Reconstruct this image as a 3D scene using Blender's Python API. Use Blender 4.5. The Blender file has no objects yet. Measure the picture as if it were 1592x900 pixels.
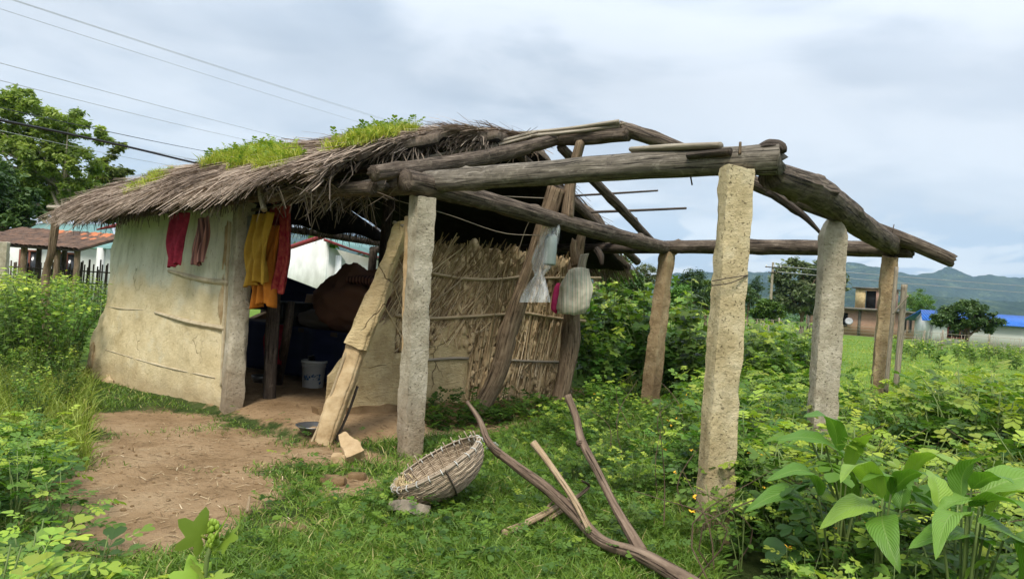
import bpy, math, random
import numpy as np
from mathutils import Vector, Matrix

# ------------------------------------------------------------------ camera, world, sun, exposure
scene = bpy.context.scene
FPX = 1080.0                       # focal length in photograph pixels (photograph 1592 x 900)
CAM_H = 1.5
ROLL = math.radians(4.0)
PITCH = math.radians(0.74)
cR = np.array([1.0, 0, 0]); cF = np.array([0, math.cos(PITCH), math.sin(PITCH)]); cU = np.array([0, -math.sin(PITCH), math.cos(PITCH)])
camR = cR * math.cos(ROLL) + cU * math.sin(ROLL)
camU = cU * math.cos(ROLL) - cR * math.sin(ROLL)
camF = cF
CAM = np.array([0, 0, CAM_H])
cam_data = bpy.data.cameras.new('camera')
cam_data.sensor_width = 36.0
cam_data.lens = 36.0 * FPX / 1592.0
cam_data.clip_start = 0.05
cam_data.clip_end = 30000
cam = bpy.data.objects.new('camera', cam_data)
scene.collection.objects.link(cam)
mw = Matrix.Identity(4)
for i in range(3):
    mw[i][0] = camR[i]; mw[i][1] = camU[i]; mw[i][2] = -camF[i]; mw[i][3] = CAM[i]
cam.matrix_world = mw
scene.camera = cam

SUN_EL = math.radians(52); SUN_AZ = math.radians(192)     # azimuth from +Y, clockwise: behind the camera, to its left
world = bpy.data.worlds.new('World'); scene.world = world; world.use_nodes = True
def build_world():
    nt = world.node_tree; nt.nodes.clear(); N = nt.nodes.new; L = nt.links.new
    out = N('ShaderNodeOutputWorld'); bg = N('ShaderNodeBackground'); bg.inputs['Strength'].default_value = 0.1
    L(bg.outputs[0], out.inputs[0])
    sky = N('ShaderNodeTexSky'); sky.sky_type = 'NISHITA'; sky.sun_disc = False
    sky.sun_elevation = SUN_EL; sky.sun_rotation = SUN_AZ; sky.air_density = 1.0; sky.dust_density = 2.0
    tc = N('ShaderNodeTexCoord'); sep = N('ShaderNodeSeparateXYZ'); L(tc.outputs['Generated'], sep.inputs[0])
    def m(op, a, b=None, c=None):
        n = N('ShaderNodeMath'); n.operation = op
        for i, v in enumerate((a, b, c)):
            if v is None: continue
            if isinstance(v, (int, float)): n.inputs[i].default_value = v
            else: L(v, n.inputs[i])
        return n.outputs[0]
    z = m('MAXIMUM', sep.outputs[2], 0.0)
    zz = m('ADD', z, 0.14)
    x = m('DIVIDE', sep.outputs[0], zz); y = m('DIVIDE', sep.outputs[1], zz)
    def cloud(scale, sx, sy, lo, hi, detail, off):
        cmb = N('ShaderNodeCombineXYZ'); L(m('MULTIPLY', x, sx), cmb.inputs[0]); L(m('MULTIPLY', y, sy), cmb.inputs[1]); cmb.inputs[2].default_value = off
        nz = N('ShaderNodeTexNoise'); nz.inputs['Scale'].default_value = scale; nz.inputs['Detail'].default_value = detail; nz.inputs['Roughness'].default_value = 0.52
        nz.inputs['Distortion'].default_value = 0.35
        L(cmb.outputs[0], nz.inputs['Vector'])
        mr = N('ShaderNodeMapRange'); mr.interpolation_type = 'SMOOTHSTEP'; mr.inputs[1].default_value = lo; mr.inputs[2].default_value = hi
        L(nz.outputs[0], mr.inputs[0]); return mr.outputs[0]
    c1 = cloud(0.55, 0.75, 1.0, 0.36, 0.66, 5, 3.1)
    c2 = cloud(1.5, 0.8, 1.0, 0.43, 0.63, 8, 8.7)
    c3 = cloud(2.6, 1.0, 0.55, 0.47, 0.57, 8, 1.9)
    def mix(f, a, b):
        n = N('ShaderNodeMix'); n.data_type = 'RGBA'
        if isinstance(f, (int, float)): n.inputs[0].default_value = f
        else: L(f, n.inputs[0])
        for s, v in ((6, a), (7, b)):
            if isinstance(v, tuple): n.inputs[s].default_value = (*v, 1)
            else: L(v, n.inputs[s])
        return n.outputs[2]
    col = mix(c1, (1.9, 2.2, 2.56), (3.2, 3.45, 3.75))
    col = mix(m('MULTIPLY', c2, 0.6), col, (4.2, 4.35, 4.5))
    # broken cumulus bank low over the horizon
    low = N('ShaderNodeMapRange'); low.interpolation_type = 'SMOOTHSTEP'; low.inputs[1].default_value = 0.27; low.inputs[2].default_value = 0.05
    L(sep.outputs[2], low.inputs[0])
    col = mix(m('MULTIPLY', low.outputs[0], 0.62), col, (4.5, 4.64, 4.75))
    low2 = N('ShaderNodeMapRange'); low2.interpolation_type = 'SMOOTHSTEP'; low2.inputs[1].default_value = 0.20; low2.inputs[2].default_value = 0.07
    L(sep.outputs[2], low2.inputs[0])
    col = mix(m('MULTIPLY', m('MULTIPLY', c3, low2.outputs[0]), 0.85), col, (2.1, 2.65, 3.35))
    # overcast dome: the zenith is brighter than the band near the horizon
    up = N('ShaderNodeMapRange'); up.inputs[1].default_value = 0.3; up.inputs[2].default_value = 1.0; up.inputs[3].default_value = 1.0; up.inputs[4].default_value = 3.0
    L(sep.outputs[2], up.inputs[0])
    vm = N('ShaderNodeVectorMath'); vm.operation = 'SCALE'; L(col, vm.inputs[0]); L(up.outputs[0], vm.inputs['Scale'])
    fin = mix(0.9, sky.outputs[0], vm.outputs[0])
    L(fin, bg.inputs['Color'])
build_world()
sun_data = bpy.data.lights.new('sun', 'SUN'); sun_data.energy = 1.5; sun_data.angle = math.radians(14); sun_data.color = (1.0, 0.94, 0.84)
sun = bpy.data.objects.new('sun', sun_data); scene.collection.objects.link(sun)
sd = Vector((math.sin(SUN_AZ) * math.cos(SUN_EL), math.cos(SUN_AZ) * math.cos(SUN_EL), math.sin(SUN_EL)))
sun.rotation_euler = sd.to_track_quat('Z', 'Y').to_euler()
scene.view_settings.view_transform = 'Standard'; scene.view_settings.look = 'None'
scene.view_settings.exposure = 1.27; scene.view_settings.gamma = 1.0
scene.view_settings.use_curve_mapping = False
try:
    scene.cycles.max_bounces = 6; scene.cycles.diffuse_bounces = 3; scene.cycles.glossy_bounces = 2
    scene.cycles.transmission_bounces = 4; scene.cycles.transparent_max_bounces = 8; scene.cycles.volume_bounces = 0
except Exception: pass

# ------------------------------------------------------------------ helpers
rnd = random.Random(11); rng = np.random.default_rng(11)
COL = scene.collection
UP = np.array([0, 0, 1.0])
def A3(*v): return np.array(v, float)
def nrm(v):
    v = np.asarray(v, float); return v / (np.linalg.norm(v) + 1e-12)
def ray(px, py): return camF + camR * ((px - 796) / FPX) + camU * (-(py - 450) / FPX)
def at(px, py, Y):                       # a pixel's direction taken out to depth Y
    d = ray(px, py); return CAM + d * (Y / d[1])
def gp(px, py, z=0.0):                   # where a pixel's direction meets the ground
    d = ray(px, py); return CAM + d * ((z - CAM_H) / d[2])
def proj(P):
    P = np.atleast_2d(P) - CAM; w = P @ camF
    return 796 + FPX * (P @ camR) / w, 450 - FPX * (P @ camU) / w
# the hut's own frame: origin at the foot of the corner pillar, a along the front, b to the back
HO = A3(-0.85, 6.5, 0); HA = A3(-0.79, 0.613, 0); HB = A3(0.613, 0.79, 0)
def H(a, b, z): return HO + HA * a + HB * b + UP * z
def onb(px, py, b):
    d = ray(px, py); return CAM + d * (((HO + HB * b - CAM) @ HB) / (d @ HB))
def ona(px, py, a):
    d = ray(px, py); return CAM + d * (((HO + HA * a - CAM) @ HA) / (d @ HA))

def _h(ix, iy, iz, s):
    n = (ix * 374761393 + iy * 668265263 + iz * 2147483647 + s * 1274126177) & 0xffffffff
    n = ((n ^ (n >> 13)) * 1274126177) & 0xffffffff
    return ((n ^ (n >> 16)) & 0xffff) / 65535.0
def vnoise(P, scale=1.0, seed=0):
    P = np.asarray(P, float) * scale + 1000.0
    i = np.floor(P).astype(np.int64); f = P - i; f = f * f * (3 - 2 * f); r = 0
    for dx in (0, 1):
        for dy in (0, 1):
            for dz in (0, 1):
                w = (f[..., 0] if dx else 1 - f[..., 0]) * (f[..., 1] if dy else 1 - f[..., 1]) * (f[..., 2] if dz else 1 - f[..., 2])
                r = r + w * _h(i[..., 0] + dx, i[..., 1] + dy, i[..., 2] + dz, seed)
    return r * 2 - 1
def fbm(P, scale=1.0, seed=0, oct=3):
    r = 0; a = 1; t = 0
    for k in range(oct):
        r = r + a * vnoise(P, scale * 2 ** k, seed + k * 17); t += a; a *= 0.5
    return r / t
def vfield(P, scale, seed, oct=2): return np.stack([fbm(P, scale, seed + 101 * k, oct) for k in range(3)], -1)

class MB:
    def __init__(s): s.V = []; s.F = []; s.A = []; s.U = []; s.n = 0
    def add(s, V, F, a=0.0, uv=None):
        V = np.asarray(V, float).reshape(-1, 3)
        if not isinstance(F, list): F = [F]
        if len(F) and not isinstance(F[0], np.ndarray):
            by = {}
            for f in F: by.setdefault(len(f), []).append(f)
            F = [np.array(v) for v in by.values()]
        off = 0; tot = sum(len(f) for f in F)
        a = np.broadcast_to(np.asarray(a, float), (tot,)) if np.ndim(a) == 0 else np.asarray(a, float)
        for f in F:
            s.F.append(f + s.n); s.A.append(a[off:off + len(f)]); off += len(f)
        s.V.append(V); s.U.append(np.zeros((len(V), 2)) if uv is None else np.asarray(uv, float)); s.n += len(V)
        return s
    def inst(s, TV, TF, pos, rot, scl, a):
        """copies of a template: TV (k,3), TF list of (m,q) arrays, pos (n,3), rot (n,3,3), scl (n,) or (n,3), a (n,)"""
        n, k = len(pos), len(TV)
        if n == 0: return s
        sc = scl[:, None, None] if np.ndim(scl) == 1 else scl[:, None, :]
        V = np.einsum('nij,nkj->nki', rot, TV[None] * sc) + pos[:, None]
        Fs = []; As = []
        for f in TF:
            Fs.append((f[None] + (np.arange(n) * k)[:, None, None]).reshape(-1, f.shape[1])); As.append(np.repeat(a, len(f)))
        return s.add(V.reshape(-1, 3), Fs, np.concatenate(As))
    def merge(s, o, M=None, t=None, sc=1.0):
        V = np.concatenate(o.V) * sc
        if M is not None: V = V @ np.asarray(M).T
        if t is not None: V = V + t
        s.V.append(V); s.U.append(np.concatenate(o.U))
        for f in o.F: s.F.append(f + s.n)
        s.A += o.A; s.n += len(V); return s
    def mesh(s, name, shift=None, smooth=False):
        me = bpy.data.meshes.new(name)
        V = np.concatenate(s.V); V = V if shift is None else V - shift
        lp = np.concatenate([f.ravel() for f in s.F]); sz = np.concatenate([np.full(len(f), f.shape[1]) for f in s.F])
        st = np.concatenate([[0], np.cumsum(sz)[:-1]])
        me.vertices.add(len(V)); me.vertices.foreach_set('co', V.astype(np.float32).ravel())
        me.loops.add(len(lp)); me.loops.foreach_set('vertex_index', lp.astype(np.int32))
        me.polygons.add(len(sz)); me.polygons.foreach_set('loop_start', st.astype(np.int32))
        me.update(calc_edges=True)
        at_ = me.attributes.new('rnd', 'FLOAT', 'FACE'); at_.data.foreach_set('value', np.concatenate(s.A).astype(np.float32))
        uv = me.uv_layers.new(name='UVMap'); uv.data.foreach_set('uv', np.concatenate(s.U)[lp].astype(np.float32).ravel())
        if smooth: me.polygons.foreach_set('use_smooth', np.ones(len(sz), bool))
        me.validate(); return me

WL = {}
def tag(o, label=None, cat=None, group=None, kind=None):
    if label: o['label'] = label
    if cat: o['category'] = cat
    if group: o['group'] = group
    if kind: o['kind'] = kind
    return o
def link(o, parent=None):
    COL.objects.link(o)
    if parent is not None:
        o.parent = parent; o.matrix_parent_inverse = Matrix.Translation(-Vector(WL[parent.name]))
    WL[o.name] = tuple(o.location)
    return o
def obj(name, mb, mat, parent=None, smooth=False, label=None, cat=None, group=None, kind=None):
    V = np.concatenate(mb.V); lo = V.min(0); hi = V.max(0); c = A3((lo[0] + hi[0]) / 2, (lo[1] + hi[1]) / 2, lo[2])
    me = mb.mesh(name, c, smooth)
    for m_ in (mat if isinstance(mat, (list, tuple)) else [mat]): me.materials.append(m_)
    o = bpy.data.objects.new(name, me); o.location = c
    link(o, parent); return tag(o, label, cat, group, kind)
def thing(name, loc, label=None, cat=None, group=None):
    o = bpy.data.objects.new(name, None); o.location = loc; o.empty_display_size = 0.2
    link(o); return tag(o, label, cat, group)
def copy_thing(src, loc, rz=0.0, sc=1.0, group=None, label=None, tilt=(0, 0)):
    """a copy of an unrotated prototype whose parts carry plain local offsets"""
    r = src.copy(); COL.objects.link(r); r.location = loc; r.rotation_euler = (tilt[0], tilt[1], rz)
    r.scale = (sc, sc, sc) if np.ndim(sc) == 0 else sc
    if label: r['label'] = label
    if group: r['group'] = group
    for ch in PARTS.get(src.name, ()):
        c = ch.copy(); COL.objects.link(c); c.parent = r
    return r
PARTS = {}

def spline(P, n):
    P = np.asarray(P, float)
    if len(P) < 3: return P[0] + (P[-1] - P[0]) * np.linspace(0, 1, n)[:, None]
    d = np.concatenate([[0], np.cumsum(np.linalg.norm(np.diff(P, axis=0), axis=1))]); t = np.linspace(0, d[-1], n)
    Q = np.vstack([2 * P[0] - P[1], P, 2 * P[-1] - P[-2]]); k = np.clip(np.searchsorted(d, t, 'right') - 1, 0, len(P) - 2)
    u = ((t - d[k]) / (d[k + 1] - d[k]))[:, None]; p0, p1, p2, p3 = Q[k], Q[k + 1], Q[k + 2], Q[k + 3]
    return 0.5 * (2 * p1 + (p2 - p0) * u + (2 * p0 - 5 * p1 + 4 * p2 - p3) * u * u + (3 * p1 - p0 - 3 * p2 + p3) * u ** 3)
def tube(mb, pts, rad, sides=10, n=None, rough=0.0, fs=6.0, seed=0, a=0.0, caps=True, capdepth=0.0, flat=1.0, knots=0, jag=0.0):
    P0 = np.asarray(pts, float); Ltot = np.sum(np.linalg.norm(np.diff(P0, axis=0), axis=1))
    n = n or max(2, len(P0)); P = spline(P0, n)
    rad = np.interp(np.linspace(0, 1, n), np.linspace(0, 1, len(np.atleast_1d(rad))), np.atleast_1d(rad)) if np.ndim(rad) else np.full(n, rad)
    T = np.gradient(P, axis=0); T /= np.linalg.norm(T, axis=1)[:, None] + 1e-12
    u = nrm(np.cross(T[0], A3(0, 0, 1) if abs(T[0][2]) < 0.9 else A3(1, 0, 0))); Us = []
    for t in T: u = nrm(u - t * (u @ t)); Us.append(u)
    Us = np.array(Us); Ws = np.cross(T, Us); th = np.linspace(0, 2 * math.pi, sides + 1)
    D = Us[:, None] * np.cos(th)[None, :, None] + Ws[:, None] * np.sin(th)[None, :, None] * flat
    r = np.repeat(rad[:, None], sides + 1, 1)
    if rough:
        s_ = np.linspace(0, Ltot, n)
        Q = np.stack([np.repeat(np.cos(th)[None], n, 0) * 0.35, np.repeat(np.sin(th)[None], n, 0) * 0.35, np.repeat(s_[:, None], sides + 1, 1) * 0.35], -1)
        r = r * (1 + rough * fbm(Q, fs, seed, 3) + rough * 0.9 * fbm(Q * A3(1, 1, 0.12), fs * 2.2, seed + 5, 2))
    if knots:
        kr = random.Random(seed); sl_ = np.linspace(0, Ltot, n)[:, None]
        for _ in range(knots):
            s0, t0, am, wd = kr.uniform(0, Ltot), kr.uniform(0, 6.28), kr.choice((0.22, 0.3, -0.2, 0.16, -0.28)), kr.uniform(0.03, 0.14); dt = np.abs((th[None] - t0 + math.pi) % (2 * math.pi) - math.pi); r = r * (1 + am * np.exp(-((sl_ - s0) / wd) ** 2 - (dt / 0.45) ** 2))
    V3 = P[:, None] + D * r[..., None]
    if jag:
        jn = fbm(np.stack([np.cos(th) * 2, np.sin(th) * 2, th * 0 + seed], -1), 1.5, seed, 3)[:, None] * jag; jn[-1] = jn[0]; V3[0] -= T[0] * jn; V3[-1] += T[-1] * jn[::-1]
    V = V3.reshape(-1, 3)
    s_ = np.concatenate([[0], np.cumsum(np.linalg.norm(np.diff(P, axis=0), axis=1))])
    uv = np.stack([np.repeat(th[None] / 6.2832 * 2, n, 0), np.repeat(s_[:, None], sides + 1, 1)], -1).reshape(-1, 2) + A3(seed * 3.7, seed * 1.3)[None]
    m = sides + 1; i, j = np.meshgrid(np.arange(n - 1), np.arange(sides), indexing='ij'); q = (i * m + j).ravel()
    F = [np.stack([q, q + 1, q + m + 1, q + m], -1)]
    if caps:
        k = len(V); V = np.vstack([V, P[0] - T[0] * capdepth, P[-1] + T[-1] * capdepth]); uv = np.vstack([uv, uv[0] + 0.3, uv[-1] + 0.3])
        j = np.arange(sides); e = (n - 1) * m
        F.append(np.concatenate([np.stack([np.full(sides, k), j + 1, j], -1), np.stack([np.full(sides, k + 1), e + j, e + j + 1], -1)]))
    return mb.add(V, F, a, uv)
def box(mb, c, size, ax=None, a=0.0):
    c = np.asarray(c, float); s = np.asarray(size, float) / 2; ax = np.eye(3) if ax is None else np.asarray(ax, float)
    V = np.array([[x, y, z] for x in (-1, 1) for y in (-1, 1) for z in (-1, 1)]) * s
    F = np.array([[0, 1, 3, 2], [4, 6, 7, 5], [0, 4, 5, 1], [2, 3, 7, 6], [0, 2, 6, 4], [1, 5, 7, 3]])
    return mb.add(c + V @ ax, F, a)
def bar(mb, p, q, w, h, a=0.0, up=None):
    p = np.asarray(p, float); q = np.asarray(q, float); t = nrm(q - p); u = nrm(np.cross(t, UP if abs(t[2]) < 0.95 else A3(0, 1, 0)) if up is None else np.cross(t, up)); v = np.cross(u, t)
    return box(mb, (p + q) / 2, (np.linalg.norm(q - p), w, h), np.array([t, u, v]), a)
def gridbox(fn, nu, nv, nw):
    """closed box of grid faces; fn maps (u,v,w) in 0..1 to points"""
    V = []; F = []; k = 0
    for ax, (m1, m2) in enumerate(((nv, nw), (nu, nw), (nu, nv))):
        for side in (0.0, 1.0):
            g1, g2 = np.meshgrid(np.linspace(0, 1, m1 + 1), np.linspace(0, 1, m2 + 1), indexing='ij')
            uvw = [None] * 3; o = [i for i in range(3) if i != ax]; uvw[ax] = np.full(g1.shape, side); uvw[o[0]] = g1; uvw[o[1]] = g2
            V.append(np.stack(uvw, -1).reshape(-1, 3)); i, j = np.meshgrid(np.arange(m1), np.arange(m2), indexing='ij'); q = (i * (m2 + 1) + j).ravel() + k
            f = np.stack([q, q + m2 + 1, q + m2 + 2, q + 1], -1); flip = (side == 0.0) ^ (ax == 1)
            F.append(f[:, ::-1] if flip else f); k += g1.size
    return fn(np.concatenate(V)), F
def blob(mb, c, r, amp=0.15, fs=2.0, seed=0, nu=28, nv=18, a=0.0, ax=None, low=-9.0, crease=0.0):
    th, ph = np.meshgrid(np.linspace(0, 2 * math.pi, nu + 1), np.linspace(0, math.pi, nv + 1), indexing='ij')
    D = np.stack([np.cos(th) * np.sin(ph), np.sin(th) * np.sin(ph), np.cos(ph)], -1).reshape(-1, 3)
    k = 1 + amp * fbm(D, fs, seed, 4)
    if crease: k = k - crease * np.abs(fbm(D * A3(1, 1, 0.4), fs * 2.5, seed + 9, 2))
    V = D * k[:, None] * np.asarray(r, float)
    if ax is not None: V = V @ np.asarray(ax)
    V = V + np.asarray(c, float); V[:, 2] = np.maximum(V[:, 2], low)
    i, j = np.meshgrid(np.arange(nu), np.arange(nv), indexing='ij'); q = (i * (nv + 1) + j).ravel()
    return mb.add(V, np.stack([q, q + 1, q + nv + 2, q + nv + 1], -1), a)
def lathe(mb, c, prof, sides=28, a=0.0, ax=None):
    th = np.linspace(0, 2 * math.pi, sides, endpoint=False); n = len(prof); pr = np.asarray(prof, float)
    V = np.stack([pr[:, 0][:, None] * np.cos(th), pr[:, 0][:, None] * np.sin(th), np.repeat(pr[:, 1][:, None], sides, 1)], -1).reshape(-1, 3)
    if ax is not None: V = V @ np.asarray(ax)
    F = []
    for i in range(n - 1):
        for j in range(sides): F.append((i * sides + j, i * sides + (j + 1) % sides, (i + 1) * sides + (j + 1) % sides, (i + 1) * sides + j))
    return mb.add(V + np.asarray(c, float), F, a)
def sheet(mb, fn, nu, nv, a=0.0, th=0.0):
    """a cloth or slab: fn(u,v)-> points (n,3); th gives it thickness"""
    u, v = np.meshgrid(np.linspace(0, 1, nu + 1), np.linspace(0, 1, nv + 1), indexing='ij'); P = fn(u.ravel(), v.ravel())
    i, j = np.meshgrid(np.arange(nu), np.arange(nv), indexing='ij'); q = (i * (nv + 1) + j).ravel(); f = np.stack([q, q + nv + 1, q + nv + 2, q + 1], -1)
    uv = np.stack([u.ravel(), v.ravel()], -1)
    if not th: return mb.add(P, f, a, uv)
    G = P.reshape(nu + 1, nv + 1, 3); N_ = np.cross(np.gradient(G, axis=0), np.gradient(G, axis=1)); N_ /= np.linalg.norm(N_, axis=2, keepdims=True) + 1e-12
    Q = (G - N_ * th).reshape(-1, 3); k = len(P); rim = []
    def e(x, y): return x * (nv + 1) + y
    for x in range(nu): rim += [(e(x, 0), e(x, 0) + k, e(x + 1, 0) + k, e(x + 1, 0)), (e(x + 1, nv), e(x + 1, nv) + k, e(x, nv) + k, e(x, nv))]
    for y in range(nv): rim += [(e(0, y + 1), e(0, y + 1) + k, e(0, y) + k, e(0, y)), (e(nu, y), e(nu, y) + k, e(nu, y + 1) + k, e(nu, y + 1))]
    return mb.add(np.vstack([P, Q]), [f, f[:, ::-1] + k, np.array(rim)], a, np.vstack([uv, uv]))
def frames(d, roll=None, up=None):
    """rotation matrices whose x axis follows d; columns x,y,z"""
    d = d / (np.linalg.norm(d, axis=1, keepdims=True) + 1e-12); n = len(d)
    ref = np.repeat(UP[None], n, 0) if up is None else up
    y = np.cross(ref, d); bad = np.linalg.norm(y, axis=1) < 1e-3; y[bad] = A3(0, 1, 0); y /= np.linalg.norm(y, axis=1, keepdims=True); z = np.cross(d, y)
    if roll is not None:
        c, s = np.cos(roll)[:, None], np.sin(roll)[:, None]; y, z = y * c + z * s, z * c - y * s
    return np.stack([d, y, z], -1)
def inpoly(px, py, poly):
    ins = np.zeros(len(px), bool); m = len(poly)
    for i in range(m):
        x1, y1 = poly[i]; x2, y2 = poly[(i + 1) % m]
        ins ^= ((y1 > py) != (y2 > py)) & (px < (x2 - x1) * (py - y1) / (y2 - y1 + 1e-9) + x1)
    return ins
def smooth01(x): x = np.clip(x, 0, 1); return x * x * (3 - 2 * x)
# ------------------------------------------------------------------ materials
class NT:
    def __init__(s, name):
        s.m = bpy.data.materials.new(name); s.m.use_nodes = True; s.t = s.m.node_tree; s.t.nodes.clear()
        s.out = s.N('ShaderNodeOutputMaterial')
    def N(s, t): return s.t.nodes.new(t)
    def L(s, a, b): s.t.links.new(a, b)
    def put(s, sock, v):
        if isinstance(v, (int, float)): sock.default_value = v
        elif isinstance(v, tuple): sock.default_value = (*v, 1) if len(v) == 3 and len(sock.default_value) == 4 else v
        elif v is not None: s.L(v, sock)
    def coord(s, kind='Object', scale=(1, 1, 1), loc=(0, 0, 0), rot=(0, 0, 0)):
        mp = s.N('ShaderNodeMapping'); mp.inputs['Scale'].default_value = scale; mp.inputs['Location'].default_value = loc; mp.inputs['Rotation'].default_value = rot
        if kind == 'World': g = s.N('ShaderNodeNewGeometry'); s.L(g.outputs['Position'], mp.inputs[0])
        else: tc = s.N('ShaderNodeTexCoord'); s.L(tc.outputs[kind], mp.inputs[0])
        return mp.outputs[0]
    def noise(s, co, scale, detail=6, rough=0.55, dist=0.0):
        n = s.N('ShaderNodeTexNoise'); s.L(co, n.inputs['Vector']); n.inputs['Scale'].default_value = scale; n.inputs['Detail'].default_value = detail
        n.inputs['Roughness'].default_value = rough; n.inputs['Distortion'].default_value = dist; return n.outputs[0]
    def ramp(s, f, stops, interp='LINEAR'):
        r = s.N('ShaderNodeValToRGB'); cr = r.color_ramp; cr.interpolation = interp
        while len(cr.elements) < len(stops): cr.elements.new(0.5)
        for e, (p, c) in zip(cr.elements, stops): e.position = p; e.color = (*c, 1) if len(c) == 3 else c
        s.put(r.inputs[0], f); return r.outputs[0]
    def math(s, op, a, b=None, clamp=False):
        n = s.N('ShaderNodeMath'); n.operation = op; n.use_clamp = clamp; s.put(n.inputs[0], a)
        if b is not None: s.put(n.inputs[1], b)
        return n.outputs[0]
    def rng(s, v, lo, hi, a=0.0, b=1.0):
        n = s.N('ShaderNodeMapRange'); n.interpolation_type = 'SMOOTHSTEP'; s.put(n.inputs[0], v)
        for i, x in enumerate((lo, hi, a, b)): n.inputs[i + 1].default_value = x
        return n.outputs[0]
    def mix(s, f, a, b, mode='MIX'):
        n = s.N('ShaderNodeMix'); n.data_type = 'RGBA'; n.blend_type = mode; s.put(n.inputs[0], f)
        s.put(n.inputs[6], a); s.put(n.inputs[7], b); return n.outputs[2]
    def attr(s, name='rnd'):
        n = s.N('ShaderNodeAttribute'); n.attribute_name = name; return n.outputs['Fac']
    def bump(s, h, dist=0.01, strength=1.0, normal=None):
        b = s.N('ShaderNodeBump'); s.put(b.inputs['Height'], h); b.inputs['Distance'].default_value = dist; b.inputs['Strength'].default_value = strength
        if normal is not None: s.L(normal, b.inputs['Normal'])
        return b.outputs[0]
    def done(s, col, rough=0.85, normal=None, metal=0.0, spec=0.3, trans=None, transcol=None):
        p = s.N('ShaderNodeBsdfPrincipled'); s.put(p.inputs['Base Color'], col); s.put(p.inputs['Roughness'], rough); s.put(p.inputs['Metallic'], metal)
        p.inputs['Specular IOR Level'].default_value = spec
        if normal is not None: s.L(normal, p.inputs['Normal'])
        sh = p.outputs[0]
        if trans:
            t = s.N('ShaderNodeBsdfTranslucent'); s.put(t.inputs[0], transcol if transcol is not None else col); mx = s.N('ShaderNodeMixShader'); mx.inputs[0].default_value = trans
            s.L(sh, mx.inputs[1]); s.L(t.outputs[0], mx.inputs[2]); sh = mx.outputs[0]
        s.L(sh, s.out.inputs[0]); return s.m
def mottled(name, stops, scale=3.0, rough=0.9, bump=0.006, bscale=30.0, coord='World', spots=None, stretch=(1, 1, 1), spec=0.2, big=None):
    n = NT(name); co = n.coord(coord, stretch)
    f = n.noise(co, scale, 8, 0.6)
    col = n.ramp(f, stops)
    if big:
        col = n.mix(n.rng(n.noise(co, big[0], 4, 0.5), 0.42, 0.62), col, big[1])
    if spots:
        col = n.mix(n.rng(n.noise(co, spots[0], 3, 0.5), spots[1], spots[1] + 0.06), col, spots[2])
    h = n.noise(co, bscale, 8, 0.65)
    return n.done(col, rough, n.bump(h, bump), spec=spec)
def wood(name, dark, mid, light, streak=26.0, bump=0.012, rough=0.9):
    n = NT(name); co = n.coord('UV', (1, 1, 1))
    g = n.noise(n.coord('UV', (streak * 0.5, 3.0, 1)), 1.0, 8, 0.65, 0.4); g2 = n.noise(n.coord('UV', (1.6, 1.2, 1)), 1.6, 4, 0.5)
    g3 = n.noise(n.coord('UV', (streak, 1.7, 1)), 1.0, 6, 0.6, 0.8)
    col = n.ramp(g, [(0.3, dark), (0.5, mid), (0.72, light)])
    col = n.mix(n.rng(g2, 0.4, 0.66, 0, 0.6), col, mid)
    g4 = n.noise(n.coord('UV', (1.6, 3.4, 1), (4.1, 7.7, 0)), 2.2, 8, 0.72, 0.5)
    col = n.mix(n.rng(g4, 0.52, 0.66, 0, 0.6), col, light); col = n.mix(n.rng(g4, 0.46, 0.36, 0, 0.55), col, dark)
    col = n.mix(n.rng(g3, 0.36, 0.44, 0.85, 0.0), col, tuple(x * 0.25 for x in dark))
    h = n.math('ADD', n.math('MULTIPLY', g, 0.5), n.math('MULTIPLY', n.rng(g3, 0.34, 0.46), 0.8))
    return n.done(col, rough, n.bump(h, bump), spec=0.15)
def ramped(name, stops, rough=0.8, trans=None, spec=0.25, vein=False):
    n = NT(name); a = n.attr(); col = n.ramp(a, stops)
    return n.done(col, rough, trans=trans, spec=spec)
def leafmat(name, stops, trans=0.3, rough=0.45, spec=0.35, nscale=0.0):
    n = NT(name); a = n.attr(); col = n.ramp(a, stops)
    ob = n.N('ShaderNodeObjectInfo'); hs = n.N('ShaderNodeHueSaturation'); n.L(col, hs.inputs['Color'])
    n.L(n.rng(ob.outputs['Random'], 0, 1, 0.78, 1.32), hs.inputs['Value']); n.L(n.math('ADD', 0.478, n.math('MULTIPLY', n.math('FRACT', n.math('MULTIPLY', ob.outputs['Random'], 7.3)), 0.034)), hs.inputs['Hue'])
    tc = n.mix(0.6, hs.outputs[0], n.mix(1.0, hs.outputs[0], (1.0, 1.15, 0.35), 'MULTIPLY'))
    return n.done(hs.outputs[0], rough, trans=trans, transcol=tc, spec=spec)
def plain(name, col, rough=0.7, metal=0.0, spec=0.3, var=0.15, scale=6.0, bump=0.0, coord='Object'):
    n = NT(name); f = n.noise(n.coord(coord), scale, 5, 0.6)
    c = n.ramp(f, [(0.3, tuple(x * (1 - var) for x in col)), (0.7, tuple(min(1, x * (1 + var)) for x in col))])
    return n.done(c, rough, n.bump(n.noise(n.coord(coord), scale * 6, 4), bump) if bump else None, metal=metal, spec=spec)

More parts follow.
